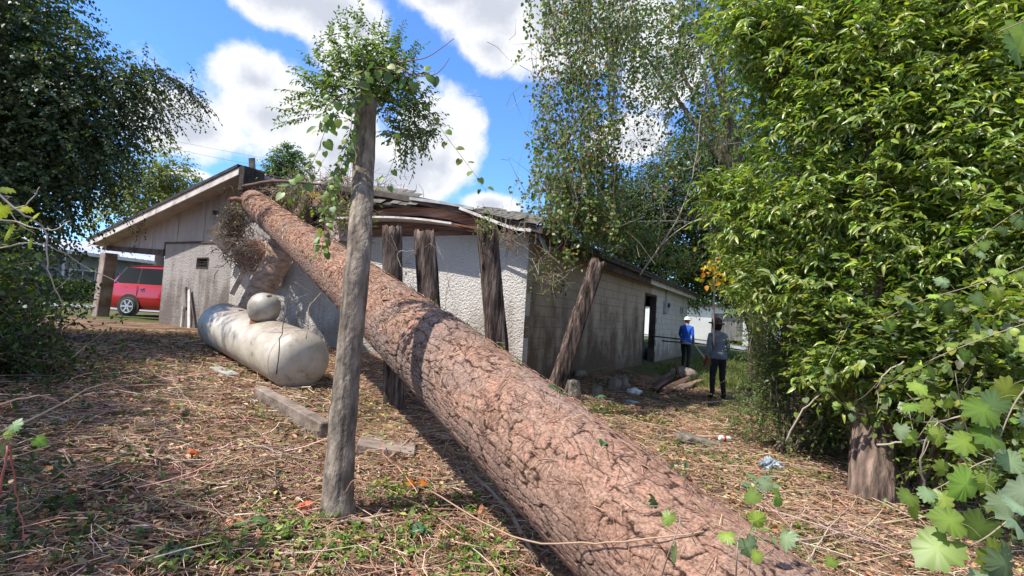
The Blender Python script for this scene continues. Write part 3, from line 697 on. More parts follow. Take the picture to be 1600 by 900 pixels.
b = MB(); b.box((6.5, -.05, .8), (7.9, -.021, .9)); b.box((6.5, -.05, 2.0), (7.9, -.021, 2.1)); b.build('frame', white_wood, f)
# ================================================================== THE FALLEN PINE
def bark_material():
    """tint gives each plate its colour, its alpha the distance to the nearest crack"""
    m, nt, N, L, b = new_mat('pine_bark'); at = N.new('ShaderNodeAttribute'); at.attribute_name = 'tint'
    tc = N.new('ShaderNodeTexCoord'); n1 = N.new('ShaderNodeTexNoise'); n1.inputs['Scale'].default_value = 70; n1.inputs['Detail'].default_value = 8; n1.inputs['Roughness'].default_value = .75; L.new(tc.outputs['Object'], n1.inputs['Vector'])
    n2 = N.new('ShaderNodeTexNoise'); n2.inputs['Scale'].default_value = 26; n2.inputs['Detail'].default_value = 6; n2.inputs['Roughness'].default_value = .7; L.new(tc.outputs['Object'], n2.inputs['Vector'])
    wob = N.new('ShaderNodeMath'); wob.operation = 'MULTIPLY_ADD'; L.new(n1.outputs['Fac'], wob.inputs[0]); wob.inputs[1].default_value = .34; L.new(at.outputs['Alpha'], wob.inputs[2])
    w2 = N.new('ShaderNodeMath'); w2.operation = 'MULTIPLY_ADD'; L.new(n2.outputs['Fac'], w2.inputs[0]); w2.inputs[1].default_value = .30; L.new(wob.outputs[0], w2.inputs[2])
    mr = N.new('ShaderNodeMapRange'); mr.interpolation_type = 'SMOOTHSTEP'; L.new(w2.outputs[0], mr.inputs[0]); mr.inputs[1].default_value = .29; mr.inputs[2].default_value = .43
    k = N.new('ShaderNodeValToRGB'); L.new(n1.outputs['Fac'], k.inputs[0]); k.color_ramp.elements[0].position = .36; k.color_ramp.elements[0].color = (.55, .50, .47, 1); k.color_ramp.elements[1].position = .60; k.color_ramp.elements[1].color = (1.35, 1.3, 1.28, 1)
    mx = N.new('ShaderNodeMix'); mx.data_type = 'RGBA'; mx.blend_type = 'MULTIPLY'; mx.inputs['Factor'].default_value = 1; L.new(at.outputs['Color'], mx.inputs['A']); L.new(k.outputs[0], mx.inputs['B'])
    m2 = N.new('ShaderNodeMix'); m2.data_type = 'RGBA'; L.new(mr.outputs[0], m2.inputs['Factor']); m2.inputs['A'].default_value = (.10, .052, .037, 1); L.new(mx.outputs['Result'], m2.inputs['B'])
    L.new(m2.outputs['Result'], b.inputs['Base Color']); b.inputs['Roughness'].default_value = .95; b.inputs['Specular IOR Level'].default_value = .12
    bp = N.new('ShaderNodeBump'); bp.inputs['Strength'].default_value = .9; bp.inputs['Distance'].default_value = .012; ad = N.new('ShaderNodeMath'); ad.operation = 'ADD'; L.new(mr.outputs[0], ad.inputs[0]); L.new(n1.outputs['Fac'], ad.inputs[1]); L.new(ad.outputs[0], bp.inputs['Height']); L.new(bp.outputs[0], b.inputs['Normal'])
    return m
bark = bark_material()
def fallen_log():
    P0 = P(1064, 893, 2.42); PT = P(399, 316, 11.4); D = PT - P0
    Ltot = np.linalg.norm(D); s0 = -0.22
    T = D / Ltot; A = norm(np.cross(T, [0, 0, 1.0])); B = np.cross(A, T)
    # radius along the log, from its width in the picture
    sk = np.array([-.25, 0, .10, .25, .33, .42, .55, .75, 1.0]); rk = np.array([.40, .36, .36, .352, .338, .322, .295, .27, .265])
    ss = [s0]
    while ss[-1] < 1.0:
        dep = 2.42 + ss[-1] * 9.2; ss.append(ss[-1] + max(.0075, .0033 * max(dep, 2)) / Ltot)
    ss = np.array(ss); ss[-1] = 1.0; nt = 400
    th = np.linspace(0, 2 * np.pi, nt, endpoint=False)
    SS, TH_ = np.meshgrid(ss, th, indexing='ij'); l = SS * Ltot; rad = np.interp(SS, sk, rk)
    cth, sth = np.cos(TH_) * 2.2 + 9, np.sin(TH_) * 2.2 + 9
    def n3(fl_, fc_, o=3, s_=0): return .5 * (fbm(l * fl_ + s_, cth * fc_, o) + fbm(l * fl_ + 40 + s_, sth * fc_, o))
    def plates(cell_l, cell_c, seed, wl_=.5, wc_=.6):
        rs = np.random.default_rng(seed); nc = int(round(2 * np.pi * .38 / cell_c)); J = rs.random((400, nc, 3))
        v = l / cell_l + 60 + wl_ * 2 * (n3(5, 1.3, 4, 3) - .5) * 1.6 + .22 * (n3(30, 7, 2, 1) - .5) * 2
        c = TH_ / (2 * np.pi) * nc + wc_ * 2 * (n3(4, 1.1, 4, 11) - .5) * 1.6 + .30 * (n3(26, 7, 2, 5) - .5) * 2
        vi = np.floor(v).astype(int); ci = np.floor(c).astype(int); d1 = np.full(l.shape, 9.); d2 = d1.copy(); idv = np.zeros(l.shape)
        for dv in (-1, 0, 1):
            for dc in (-1, 0, 1):
                a_, b_ = (vi + dv) % 400, (ci + dc) % nc; j = J[a_, b_]
                dd = np.hypot((vi + dv + .5 * ((ci + dc) % 2) * .6 + .05 + .8 * j[..., 0] - v), (ci + dc + .1 + .8 * j[..., 1] - c))
                m_ = dd < d1; d2 = np.where(m_, d1, np.minimum(d2, dd)); idv = np.where(m_, j[..., 2], idv); d1 = np.where(m_, dd, d1)
        return d2 - d1, idv
    e1, i1 = plates(.20, .10, 5); e2, i2 = plates(.10, .05, 9); e3, i3 = plates(.040, .022, 13); e4, i4 = plates(.24, .052, 17)
    big = np.clip((.36 - SS) / .20, 0, 1)                    # large plates near the butt, small scales further up
    flank = np.clip((TH_ - 2.75) / .5, 0, 1) * np.clip((6.0 - TH_) / .6, 0, 1)
    def sel(a1, a2, a4): return (a1 * (1 - flank) + a4 * flank) * big + a2 * (1 - big)
    e = np.where(flank > .5, e4, e1) * (big > .5) + e2 * (big <= .5); idv = np.where(flank > .5, i4, i1) * (big > .5) + i2 * (big <= .5)
    gate = np.clip((n3(3.5, 1.0, 3, 21) - .34) * 5, .12, 1)
    crack = np.clip(1.15 - e / .085, 0, 1) * np.maximum(gate, flank); edge = np.clip(1 - e / .30, 0, 1)
    crack2 = np.clip(1.1 - e2 / .14, 0, 1) * np.clip((n3(6, 2, 3, 55) - .42) * 5, 0, 1); crack3 = np.clip(1.1 - e3 / .22, 0, 1)
    fl = n3(20, 6, 3, 2); crumb = np.clip((n3(60, 22, 2, 8) - .5) * 7, 0, 1) * np.clip((n3(5, 1.6, 3, 31) - .44) * 6, 0, 1)
    h = -.017 * crack * (.8 + .7 * flank) + .014 * (np.floor(idv * 5) / 5 - .4) * (.55 + .6 * flank) - .004 * edge - .007 * crack2 - .0035 * crack3 * (.35 + .9 * crumb) + .006 * crumb
    st = n3(7, 2.0, 3, 77) * 7; h += .003 * (np.floor(st)) - .01                      # flaked layers with crisp edges
    lay = np.clip(1 - np.abs(st - np.round(st)) / .10, 0, 1) * .6
    h += .012 * (n3(1.7, .7, 2, 9) - .5)
    h += .045 * np.exp(-((SS - .215) / .022) ** 2) * np.clip(np.sin(TH_ * 1 + .6) + .5, 0, 1)      # the swollen ring
    rr = rad + .38 * h * np.interp(SS, [0, .5, 1], [1, .95, .9])
    bend = .05 * np.sin(SS * 5) 
    C = P0 + D * SS[..., None] + A * bend[..., None]
    V = C + (A * np.cos(TH_)[..., None] + B * np.sin(TH_)[..., None]) * rr[..., None]
    c_hi = np.array([.41, .262, .188]); c_mid = np.array([.28, .165, .115]); c_lo = np.array([.035, .018, .013]); c_gr = np.array([.25, .20, .175]); c_or = np.array([.47, .26, .18])
    k1 = np.clip(.15 + .75 * idv + 1.3 * (fl - .5) - .35 * flank, 0, 1)[..., None]
    col = c_mid * (1 - k1) + c_hi * k1
    sc = np.clip((i2 - .70) * 5, 0, 1)[..., None] * .5; col = col * (1 - sc) + c_or * sc
    g_ = np.clip((n3(2.2, .8, 4, 3) - .50) * 6, 0, 1)[..., None] * .55; g_ = np.clip(g_ + .75 * np.exp(-((SS - .20) / .028) ** 2)[..., None] * .9 + .45 * flank[..., None], 0, .85); k1 = k1 * (1 - .3 * flank[..., None])  # grey band at the ring puts the leaf tuft's shadow into the bark colour
    col = col * (1 - g_) + c_gr * g_
    pale = np.clip((n3(45, 16, 2, 91) - .58) * 8, 0, 1)[..., None] * (.3 + .7 * crumb[..., None]); col = col * (1 - pale * .5) + np.array([.50, .36, .29]) * pale * .5
    ck = np.clip(crack * 1.0 + .55 * crack2 + .45 * crack3 * (crumb + .25 * (1 - big)) + .35 * lay + .12 * edge, 0, .9)[..., None]; col = col * (1 - ck) + c_lo * ck
    rs_ = np.random.default_rng(4).random(l.shape); col = np.where((rs_ < .05 + .25 * crumb)[..., None], col * .5, col); col = np.where((rs_ > .97 - .1 * crumb)[..., None], col * 1.35, col)
    n = len(ss); idx = np.arange(n * nt).reshape(n, nt); j2 = np.roll(idx, -1, 1)
    F = np.concatenate([np.stack([idx[:-1], j2[:-1], j2[1:]], -1).reshape(-1, 3), np.stack([idx[:-1], j2[1:], idx[1:]], -1).reshape(-1, 3)])
    V = V.reshape(-1, 3); col = col.reshape(-1, 3)
    # ends
    cap = [np.concatenate([[PT + T * .05], V[-nt:]]), np.concatenate([[P0 + D * s0], V[:nt]])]
    root = empty('fallen_pine', P0 - [0, 0, .42], 0, 'huge fallen pine trunk with reddish scaly bark leaning onto the broken gable', 'tree trunk')
    o_ = np.array(root.location)
    a = Acc(); a.add(V - o_, F, col); to = a.build('trunk', bark, root, smooth=False)
    ea = np.minimum(np.where(crack * 0 + np.maximum(gate, flank) > .3, e / .50, 1), np.where(crack2 > 0, .12 + e2 / .5, 1)); ea = np.minimum(ea, .30 + e3 / .5 + .5 * (1 - crumb) * big); ea = np.clip(ea, 0, 1).reshape(-1)
    buf = np.ones((len(V), 4), np.float32); buf[:, :3] = col; buf[:, 3] = ea; to.data.color_attributes['tint'].data.foreach_set('color', buf.ravel())
    a = Acc(); k = np.arange(nt); jag = cap[0].copy(); jag[1:] += (T * RNG.uniform(-.03, .08, (nt, 1)))
    a.add(jag - o_, np.stack([0 * k, k + 1, (k + 1) % nt + 1], 1), (.42, .27, .15)); a.build('broken_end', TWIG, root)
    a = Acc(); a.add(cap[1] - o_, np.stack([0 * k, (k + 1) % nt + 1, k + 1], 1), (.45, .30, .18)); a.build('cut_end', TWIG, root)
    # limb stub pointing out at the top, limbs below
    q = lambda px, py, Y: P(px, py, Y) - o_
    a = Acc(); one_tube(a, [q(402, 335, 11.2), q(392, 322, 11.1), q(376, 313, 11.0), q(359, 312, 10.9)], [.13, .10, .065, .05], 10, (.30, .16, .11), jit=.006)
    one_tube(a, [q(367, 313, 10.95), q(362, 322, 10.9)], [.045, .03], 8, (.40, .24, .16))
    tag(a.build('limb_stub', TWIG, root), 'short forked limb stub')
    a = Acc(); one_tube(a, [q(446, 372, 10.4), q(430, 415, 10.2), q(412, 445, 10.0), q(385, 500, 9.8)], [.26, .255, .245, .24], 20, (.44, .29, .21), sub=8, jit=.006)
    tag(a.build('limb', nmat('limb_bark', (.5, .5, .5), (1.3, 1.3, 1.3), scale=7, bump=1, bscale=30, dist=.03, attr=True, stretch=(1, 1, 2)), root), 'thick lower limb reaching down behind the tank')
    # loose plates of bark and needles lying on top of the log
    pl = MB(); pl.add([(0, 0, 0), (.055, .012, .004), (.10, .0, 0), (.115, .035, .006), (.06, .055, .012), (.01, .04, .005), (.055, .028, .016)], [(0, 1, 6), (1, 2, 6), (2, 3, 6), (3, 4, 6), (4, 5, 6), (5, 0, 6), (5, 4, 3, 2, 1, 0)])
    pl = pl.build('bark_flake', nmat('bark_flake', (.16, .08, .055), (.38, .22, .16), scale=9, bump=.3), root)
    for i in range(60):
        s_ = RNG.uniform(-.03, .5) ** 1.0; t_ = RNG.uniform(.25, 2.75); r_ = np.interp(s_, sk, rk) - .002
        nrm = A * math.cos(t_) + B * math.sin(t_); p = P0 + D * s_ + A * (.05 * math.sin(s_ * 5)) + nrm * r_
        e = pl if i == 0 else link(pl.copy(), root)
        z = Vector(nrm); x = Vector(norm(T * RNG.uniform(-1, 1) + np.cross(nrm, T) * RNG.uniform(-1, 1))); y = z.cross(x).normalized(); x = y.cross(z)
        sc_ = RNG.uniform(.35, 1.0); e.matrix_local = Matrix.Translation(Vector(p - o_)) @ Matrix((x, y, z)).transposed().to_4x4() @ Matrix.Diagonal((sc_, sc_, 1, 1))
    n_ = 2600; s_ = RNG.uniform(-.08, .95, n_) ; t_ = RNG.uniform(.1, 3.0, n_); r_ = np.interp(s_, sk, rk) + .012
    nrm = A * np.cos(t_)[:, None] + B * np.sin(t_)[:, None]; c = P0 + D * s_[:, None] + A * (.05 * np.sin(s_ * 5))[:, None] + nrm * r_[:, None]
    dd = norm(RNG.normal(size=(n_, 3))); dd = norm(dd - nrm * (dd * nrm).sum(1, keepdims=True)); hl = RNG.uniform(.01, .07, n_)[:, None]
    pts = np.stack([c - dd * hl, c + nrm * .006, c + dd * hl], 1); a = Acc()
    tubes(a, pts - o_, np.array([.0012, .0018, .001])[None] * (1 + 3 * np.clip(s_, 0, 1))[:, None], 3, pick([(.34, .18, .11), (.50, .32, .20), (.13, .06, .04)], n_, .25))
    tag(a.build('loose_needles', TWIG, root), kind='stuff')
    return P0, D, T, A, B, sk, rk, Ltot
LOG = fallen_log()
def on_log(s_, t_, off=.0):
    P0, D, T, A, B, sk, rk, _ = LOG
    nrm = A * math.cos(t_) + B * math.sin(t_); return P0 + D * s_ + A * (.05 * math.sin(s_ * 5)) + nrm * (np.interp(s_, sk, rk) + off), nrm

# second cut limb on the broken roof
def rough_log(name, pts, rad, col, label, cat, endcol=None, ns=24, stretch=True, group=None, m=None):
    pts = [np.asarray(p) for p in pts]; root = empty(name, pts[0], 0, label, cat, group); a = Acc()
    one_tube(a, [p - pts[0] for p in pts], rad, ns, col, sub=10, jit=.004, caps=False); a.build('stem', m or MATS['limb_bark'], root)
    if endcol:
        a = Acc(); t = norm(pts[-1] - pts[-2]); _, A_, B_ = frames(t[None]); th = np.linspace(0, 2 * np.pi, ns, endpoint=False)
        ring = pts[-1] - pts[0] + (A_ * np.cos(th)[:, None] + B_ * np.sin(th)[:, None]) * np.atleast_1d(rad)[-1] * .97 + t * RNG.uniform(0, .05, (ns, 1))
        k = np.arange(ns); a.add(np.concatenate([[pts[-1] - pts[0]], ring]), np.stack([0 * k, k + 1, (k + 1) % ns + 1], 1), endcol); a.build('cut_face', TWIG, root)
    return root
rough_log('broken_limb', [P(460, 362, 12.3), P(478, 330, 12.1), P(492, 306, 11.9)], [.23, .22, .20], (.22, .14, .10), 'short thick limb with orange torn wood lying in the roof gap', 'branch', (.62, .35, .10))

# ================================================================== OLD TIMBER POSTS
post_mat = nmat('old_post', (.055, .038, .03), (.26, .185, .145), scale=5, rough=.95, bump=1.0, bscale=24, dist=.03, stretch=(3, 3, .35), c3=(.15, .10, .08), detail=10)
def post(base, top, w, d, label, seed, group='old timber posts beside the stucco wall', lean_face=0.3):
    rs = random.Random(seed); base = np.asarray(base); top = np.asarray(top); ax = norm(top - base); H = np.linalg.norm(top - base)
    right = norm(np.cross([0, 1, 0], ax) + np.array([0, lean_face, 0])); right = norm(right - ax * (right @ ax)); fwd = np.cross(ax, right)
    root = empty('timber_post', base, 0, label, 'post', group); nz_ = 26; ns = 28; a = Acc(); V = []; C = []
    for i in range(nz_):
        z = i / (nz_ - 1)
        for k in range(ns):
            th = 2 * math.pi * k / ns; cx, cy = math.cos(th), math.sin(th)
            sx = math.copysign(abs(cx) ** .45, cx); sy = math.copysign(abs(cy) ** .45, cy)
            g = .022 * (float(vnoise(k * 1.7 + seed * 9, z * 1.2)) - .5) + .020 * (float(vnoise(k * .9 + seed * 5, z * .8 + 7)) - .5)
            split = -.05 if (abs(k - 7 - (seed % 3) * 2) < 1) else 0
            er = .018 * (float(fbm(k * .9 + seed, z * 5, 3)) - .5) * 2
            rx = w / 2 + g + er + split * (.4 + .6 * z); ry = d / 2 + g + er + split * (.4 + .6 * z)
            top_j = (float(vnoise(k * 1.9 + seed * 3, 2)) - .4) * .08 if i == nz_ - 1 else (float(vnoise(k * 1.9 + seed * 3, 2)) - .4) * .03 if i == nz_ - 2 else 0
            taper = 1 - .10 * z - .05 * (i == nz_ - 1)
            V.append(right * sx * rx * taper + fwd * sy * ry * taper + ax * (z * H + top_j))
            v_ = .75 + .5 * float(fbm(k * 1.1 + seed, z * 3, 3)); C.append([v_ if not split else v_ * .35] * 3)
    V.append(ax * (H - .04)); C.append([.6] * 3)
    F = []
    for i in range(nz_ - 1):
        for k in range(ns):
            k2 = (k + 1) % ns; F += [(i * ns + k, i * ns + k2, (i + 1) * ns + k2), (i * ns + k, (i + 1) * ns + k2, (i + 1) * ns + k)]
    for k in range(ns): F.append(((nz_ - 1) * ns + k, (nz_ - 1) * ns + (k + 1) % ns, nz_ * ns))
    a.add(V, F, C); a.build('timber', POSTM, root)
    return root
POSTM = nmat('old_post_timber', (.022, .015, .012), (.30, .225, .18), scale=7, rough=.95, bump=1.0, bscale=24, dist=.03, stretch=(3, 3, .35), c3=(.12, .082, .065), detail=12, attr=True, lo=.38, hi=.68)
post(P(616, 668, 6.7), P(612, 357, 6.7), .26, .24, 'square weathered post, leftmost of the upright ones, top split open', 1)
post(P(684, 690, 6.9), P(663, 363, 6.9), .30, .26, 'weathered post with a frayed flaring top, second from the thin trunk', 2)
post(P(786, 660, 7.1), P(761, 353, 7.1), .30, .26, 'tallest dark post, third from the thin trunk, with leaves on its top', 3)
post(P(858, 640, 8.0), P(934, 408, 8.25), .25, .22, 'grey post leaning steeply against the corner of the block wall', 5)

# ================================================================== PROPANE TANK
def tank():
    pn = P(466, 562, 6.85); pf = P(349, 509, 9.15); ax = norm(pn - pf); ctr = (pn + pf) / 2; Rr = .395; hl = np.linalg.norm(pn - pf) / 2
    root = empty('propane_tank', (ctr[0], ctr[1], float(gz(ctr[0], ctr[1]))), 0, 'large silver propane tank with a round dome lid, tilted on the slope', 'gas tank')
    o_ = Vector(root.location)
    z = Vector(ax); x = Vector((0, 0, 1)); x = (x - z * x.dot(z)).normalized(); y = z.cross(x); M = Matrix.Translation(Vector(ctr) - o_) @ Matrix((x, y, z)).transposed().to_4x4()
    cap = .25; cyl = hl + .02
    prof = [(.02, -cyl - cap)] + [(Rr * math.sin(t) ** .8, -cyl - cap * math.cos(t)) for t in np.linspace(.12, math.pi / 2, 9)]
    prof += [(Rr, z_) for z_ in np.linspace(-cyl + .02, cyl - .02, 12)]
    prof += [(Rr * math.sin(t) ** .8, cyl + cap * math.cos(t)) for t in np.linspace(math.pi / 2, .12, 9)] + [(.02, cyl + cap)]
    m, nt, N, L, b = new_mat('tank_paint')
    tc = N.new('ShaderNodeTexCoord'); n1 = N.new('ShaderNodeTexNoise'); n1.inputs['Scale'].default_value = 3.2; n1.inputs['Detail'].default_value = 10; n1.inputs['Roughness'].default_value = .72; L.new(tc.outputs['Object'], n1.inputs['Vector'])
    cr = N.new('ShaderNodeValToRGB'); L.new(n1.outputs['Fac'], cr.inputs[0]); e = cr.color_ramp.elements
    e[0].position = .30; e[0].color = (.13, .10, .07, 1); e[1].position = .62; e[1].color = (.56, .51, .43, 1); x_ = e.new(.42); x_.color = (.42, .365, .29, 1)
    # dirt settles on the upper side of the tank
    geo = N.new('ShaderNodeNewGeometry'); sp = N.new('ShaderNodeSeparateXYZ'); L.new(geo.outputs['Normal'], sp.inputs[0])
    n3 = N.new('ShaderNodeTexNoise'); n3.inputs['Scale'].default_value = 7; n3.inputs['Detail'].default_value = 9; n3.inputs['Roughness'].default_value = .75; L.new(tc.outputs['Object'], n3.inputs['Vector'])
    mu = N.new('ShaderNodeMath'); mu.operation = 'MULTIPLY'; L.new(sp.outputs['Z'], mu.inputs[0]); L.new(n3.outputs['Fac'], mu.inputs[1])
    mr = N.new('ShaderNodeMapRange'); L.new(mu.outputs[0], mr.inputs[0]); mr.inputs[1].default_value = .26; mr.inputs[2].default_value = .58; mr.inputs[4].default_value = .85
    mx = N.new('ShaderNodeMix'); mx.data_type = 'RGBA'; L.new(mr.outputs[0], mx.inputs['Factor']); L.new(cr.outputs[0], mx.inputs['A']); mx.inputs['B'].default_value = (.20, .15, .11, 1)
    L.new(mx.outputs['Result'], b.inputs['Base Color']); b.inputs['Metallic'].default_value = .0; b.inputs['Roughness'].default_value = .5; b.inputs['Specular IOR Level'].default_value = .3
    bp = N.new('ShaderNodeBump'); bp.inputs['Strength'].default_value = .25; bp.inputs['Distance'].default_value = .01; L.new(n3.outputs['Fac'], bp.inputs['Height']); L.new(bp.outputs[0], b.inputs['Normal'])
    bd = MB(); bd.lathe(prof, 56, M); bd.build('shell', m, root, smooth=True)
    for s_ in (-1, 1):
        w_ = MB(); w_.lathe([(Rr + .001, -.012), (Rr + .007, -.004), (Rr + .007, .004), (Rr + .001, .012)], 56, M @ Matrix.Translation((0, 0, s_ * cyl))); w_.build('weld_seam', m, root, smooth=True)
    dm = P(413, 481, 7.6); Md = Matrix.Translation(Vector(dm) - o_) @ Matrix.Rotation(R(8), 4, 'Y')
    dome = MB(); dome.lathe([(.10, -.22), (.17, -.18), (.215, -.10), (.232, 0), (.226, .06), (.198, .13), (.143, .185), (.075, .215), (.02, .222)], 40, Md)
    do = dome.build('dome_lid', nmat('dome_metal', (.30, .26, .21), (.50, .46, .40), scale=5, rough=.50, bump=.2, metal=.2, detail=9), root, smooth=True)
    h = MB(); hp = Vector(P(421, 463, 7.42)) - o_; h.lathe([(.036, 0), (.036, .012)], 16, Matrix.Translation(hp) @ Matrix.Rotation(R(28), 4, 'X')); h.build('vent_hole', tar_mat, do)
    nk = MB(); nk.lathe([(.15, -.34), (.15, -.17)], 24, Md); nk.build('collar', rust_mat, root, smooth=False)
    v = MB(); vp = Vector(P(376, 493, 8.35)) - o_; v.lathe([(.045, -.09), (.045, .0), (.03, .01), (.03, .06), (.038, .065), (.038, .09)], 12, Matrix.Translation(vp)); v.build('valve', rust_mat, root)
    for s_ in (-.62, .62):
        for sy in (-1, 1):
            c = ctr + ax * hl * s_; side = norm(np.cross(ax, [0, 0, 1])); c = c + side * .2 * sy; g = float(gz(c[0], c[1])) - .1
            l_ = MB(); l_.box((c[0] - .045, c[1] - .045, g), (c[0] + .045, c[1] + .045, c[2] - .29)); l_.build('foot', rust_mat, root, origin=None); l_ = root.children[-1] if False else None
    for ch in root.children:
        if ch.name.startswith('foot'): ch.location = -o_
tank()

def beam(name, a, b, w, h, m, label, cat, roll=0, group=None):
    x = MB(); x.bar(a, b, w, h, roll=roll); o = x.build(name, m, bevel=.012, origin=(np.asarray(a) + np.asarray(b)) / 2); return tag(o, label, cat, group)
gp = lambda px, py, dz=.06: G(px, py) + [0, 0, dz]
beam('ground_beam', gp(404, 624, .04), gp(508, 684, .04), .13, .22, nmat('weathered_beam', (.10, .075, .055), (.32, .25, .20), scale=6, bump=.6, bscale=30, world=True), 'weathered pale beam half buried in front of the tank', 'beam')
beam('ground_beam', gp(560, 692, -.03), gp(648, 706, -.03), .42, .14, nmat('old_timber_slab', (.18, .13, .10), (.36, .28, .23), scale=5, bump=.5, bscale=25, stretch=(1, 3, 1)), 'flat brown slab right of the thin trunk in the litter', 'beam')
beam('support_block', gp(335, 578, -.0), gp(366, 590, -.0), .16, .10, concrete, 'concrete block lying under the far end of the tank', 'block')

# stones and rubble
stone_mat = nmat('field_stone', (.10, .085, .065), (.27, .235, .19), scale=5, rough=.95, bump=.8, bscale=22, dist=.02)
def stone(px, py, w, h, d, label, up=0, seed=0, name='rubble_stone', m=None, group='rubble by the leaning post', boxy=.6):
    p = G(px, py); rs = np.random.default_rng(seed); bm = bmesh.new(); bmesh.ops.create_icosphere(bm, subdivisions=3, radius=1)
    for v in bm.verts:
        c = v.co; f = (max(abs(c.x), abs(c.y), abs(c.z)) ** -boxy); n = .22 * (float(fbm(c.x * 1.6 + seed * 7 + 9, c.y * 1.6 + c.z * 1.3 + 5, 3)) - .5)
        c *= f * (1 + n); c.x *= w / 2 * .9; c.y *= d / 2 * .9; c.z *= h / 2
    bmesh.ops.rotate(bm, verts=bm.verts, matrix=Euler((rs.uniform(-.2, .2), rs.uniform(-.25, .25), rs.uniform(-.5, .5))).to_matrix())
    me = bpy.data.meshes.new(name); bm.to_mesh(me); bm.free(); me.materials.append(m or stone_mat); o = bpy.data.objects.new(name, me); o.location = (p[0], p[1], p[2] + h * .38 + up); link(o)
    return tag(o, label, 'stone', group)
stone(880, 622, .20, .40, .2, 'upright narrow stone touching the foot of the leaning post', seed=1)
stone(896, 626, .26, .42, .2, 'taller upright stone just right of the narrow one', seed=2)
stone(905, 597, .32, .16, .25, 'flat stone lying on top of the upright ones', up=.12, seed=3)
stone(931, 622, .25, .26, .22, 'single rounded stone between the upright stones and the big block', seed=4)
stone(958, 612, .34, .34, .3, 'squarish grey block beside the wall, left one of a pair', seed=5)
stone(972, 610, .30, .36, .3, 'squarish grey block beside the wall, with a clipped top edge', seed=6)
stone(1082, 694, .42, .14, .35, 'broken flat chunk of grey concrete in the leaves', seed=7, group=None)
stone(1108, 698, .26, .10, .2, 'small pale chip of concrete next to the larger chunk', seed=8, group=None)
stone(1066, 592, .9, .36, .6, 'rounded heap of grey bark at the top of the reddish pile', seed=9, name='bark_heap', group=None, boxy=.2, m=nmat('bark_heap', (.13, .10, .075), (.32, .26, .21), scale=9, bump=1, bscale=26, dist=.03))
# reddish pile of rotten wood
rw = nmat('rotten_wood', (.20, .10, .06), (.46, .27, .18), scale=6, rough=.95, bump=.9, bscale=25, dist=.03)
for i, (x0, y0, x1, y1, w_, h_, lb) in enumerate([(1022, 612, 1064, 582, .12, .16, 'reddish rotten log sloping up the pile'), (1036, 616, 1086, 590, .11, .10, 'reddish split log lying below the sloping one'), (1053, 590, 1056, 566, .07, .1, 'pointed red splinter standing on top of the pile'), (1052, 612, 1096, 598, .09, .06, 'short brown log end beside the person in grey')]):
    a_, b_ = gp(x0, y0, .02), gp(x1, y1, .0 + h_)
    if i == 2: a_ = gp(1060, 596, .1); b_ = a_ + [-.12, .05, .55]
    ax_ = norm(b_ - a_); sd_ = norm(np.cross(ax_, [0, 0, 1])); u_ = np.cross(sd_, ax_); Lr = np.linalg.norm(b_ - a_); nz_, ns_ = 34, 22; V = []; C = []; F = []
    for m_ in range(nz_):
        t_ = m_ / (nz_ - 1); prof_ = (.55 + .45 * math.sin(math.pi * min(1, t_ * 1.4 + .1))) if i != 2 else (1 - .85 * t_)
        for k_ in range(ns_):
            th_ = 2 * math.pi * k_ / ns_; f_ = float(fbm(k_ * .75 + i * 9, t_ * 2.5, 2)); g_ = float(vnoise(k_ * 2.1 + i, t_ * 4))
            r_ = w_ * prof_ * (.55 + .85 * f_ + .35 * (g_ - .5)); V.append(sd_ * math.cos(th_) * r_ * 1.25 + u_ * math.sin(th_) * r_ + ax_ * (t_ * Lr + (.25 * (f_ - .5) if m_ in (0, nz_ - 1) else 0))); C.append(np.array([.24, .14, .09]) * (.15 + 1.9 * g_ * f_) if i != 3 else np.array([.26, .17, .12]) * (.5 + g_))
    for m_ in range(nz_ - 1):
        for k_ in range(ns_): k2 = (k_ + 1) % ns_; F += [(m_ * ns_ + k_, m_ * ns_ + k2, (m_ + 1) * ns_ + k2), (m_ * ns_ + k_, (m_ + 1) * ns_ + k2, (m_ + 1) * ns_ + k_)]
    for k_ in range(1, ns_ - 1): F += [(0, k_ + 1, k_), ((nz_ - 1) * ns_, (nz_ - 1) * ns_ + k_, (nz_ - 1) * ns_ + k_ + 1)]
    a = Acc(); a.add(V, F, C); o = a.build('rotten_log', TWIG); o.location = tuple(a_); tag(o, lb, 'log')
# ================================================================== PEOPLE
def skin_body(name, joints, edges, rads, mats, pick_mat, root_j, parent, sub=2):
    names = list(joints); me = bpy.data.meshes.new(name); me.from_pydata([joints[n] for n in names], [(names.index(a_), names.index(b_)) for a_, b_ in edges], [])
    o = bpy.data.objects.new(name + '_tmp', me); COL.objects.link(o); o.modifiers.new('skin', 'SKIN')
    for i, n in enumerate(names):
        r_ = rads[n]; me.skin_vertices[0].data[i].radius = r_ if isinstance(r_, tuple) else (r_, r_); me.skin_vertices[0].data[i].use_root = (n == root_j)
    sb_ = o.modifiers.new('sub', 'SUBSURF'); sb_.levels = sub; sb_.render_levels = sub
    bpy.context.view_layer.update(); dg = bpy.context.evaluated_depsgraph_get()
    me2 = bpy.data.meshes.new_from_object(o.evaluated_get(dg)); me2.name = name; bpy.data.objects.remove(o)
    me2.materials.clear()
    for m_ in mats: me2.materials.append(m_)
    for p_ in me2.polygons: p_.material_index = pick_mat(p_.center); p_.use_smooth = True
    o2 = bpy.data.objects.new(name, me2); link(o2, parent); return o2
def cloth(name, c, r1=.9, sc=9): return nmat(name, tuple(v * .72 for v in c), c, scale=sc, rough=r1, bump=.5, bscale=14, dist=.03)
skin_m = nmat('skin', (.28, .15, .10), (.38, .22, .15), scale=8, rough=.6, bump=.05)
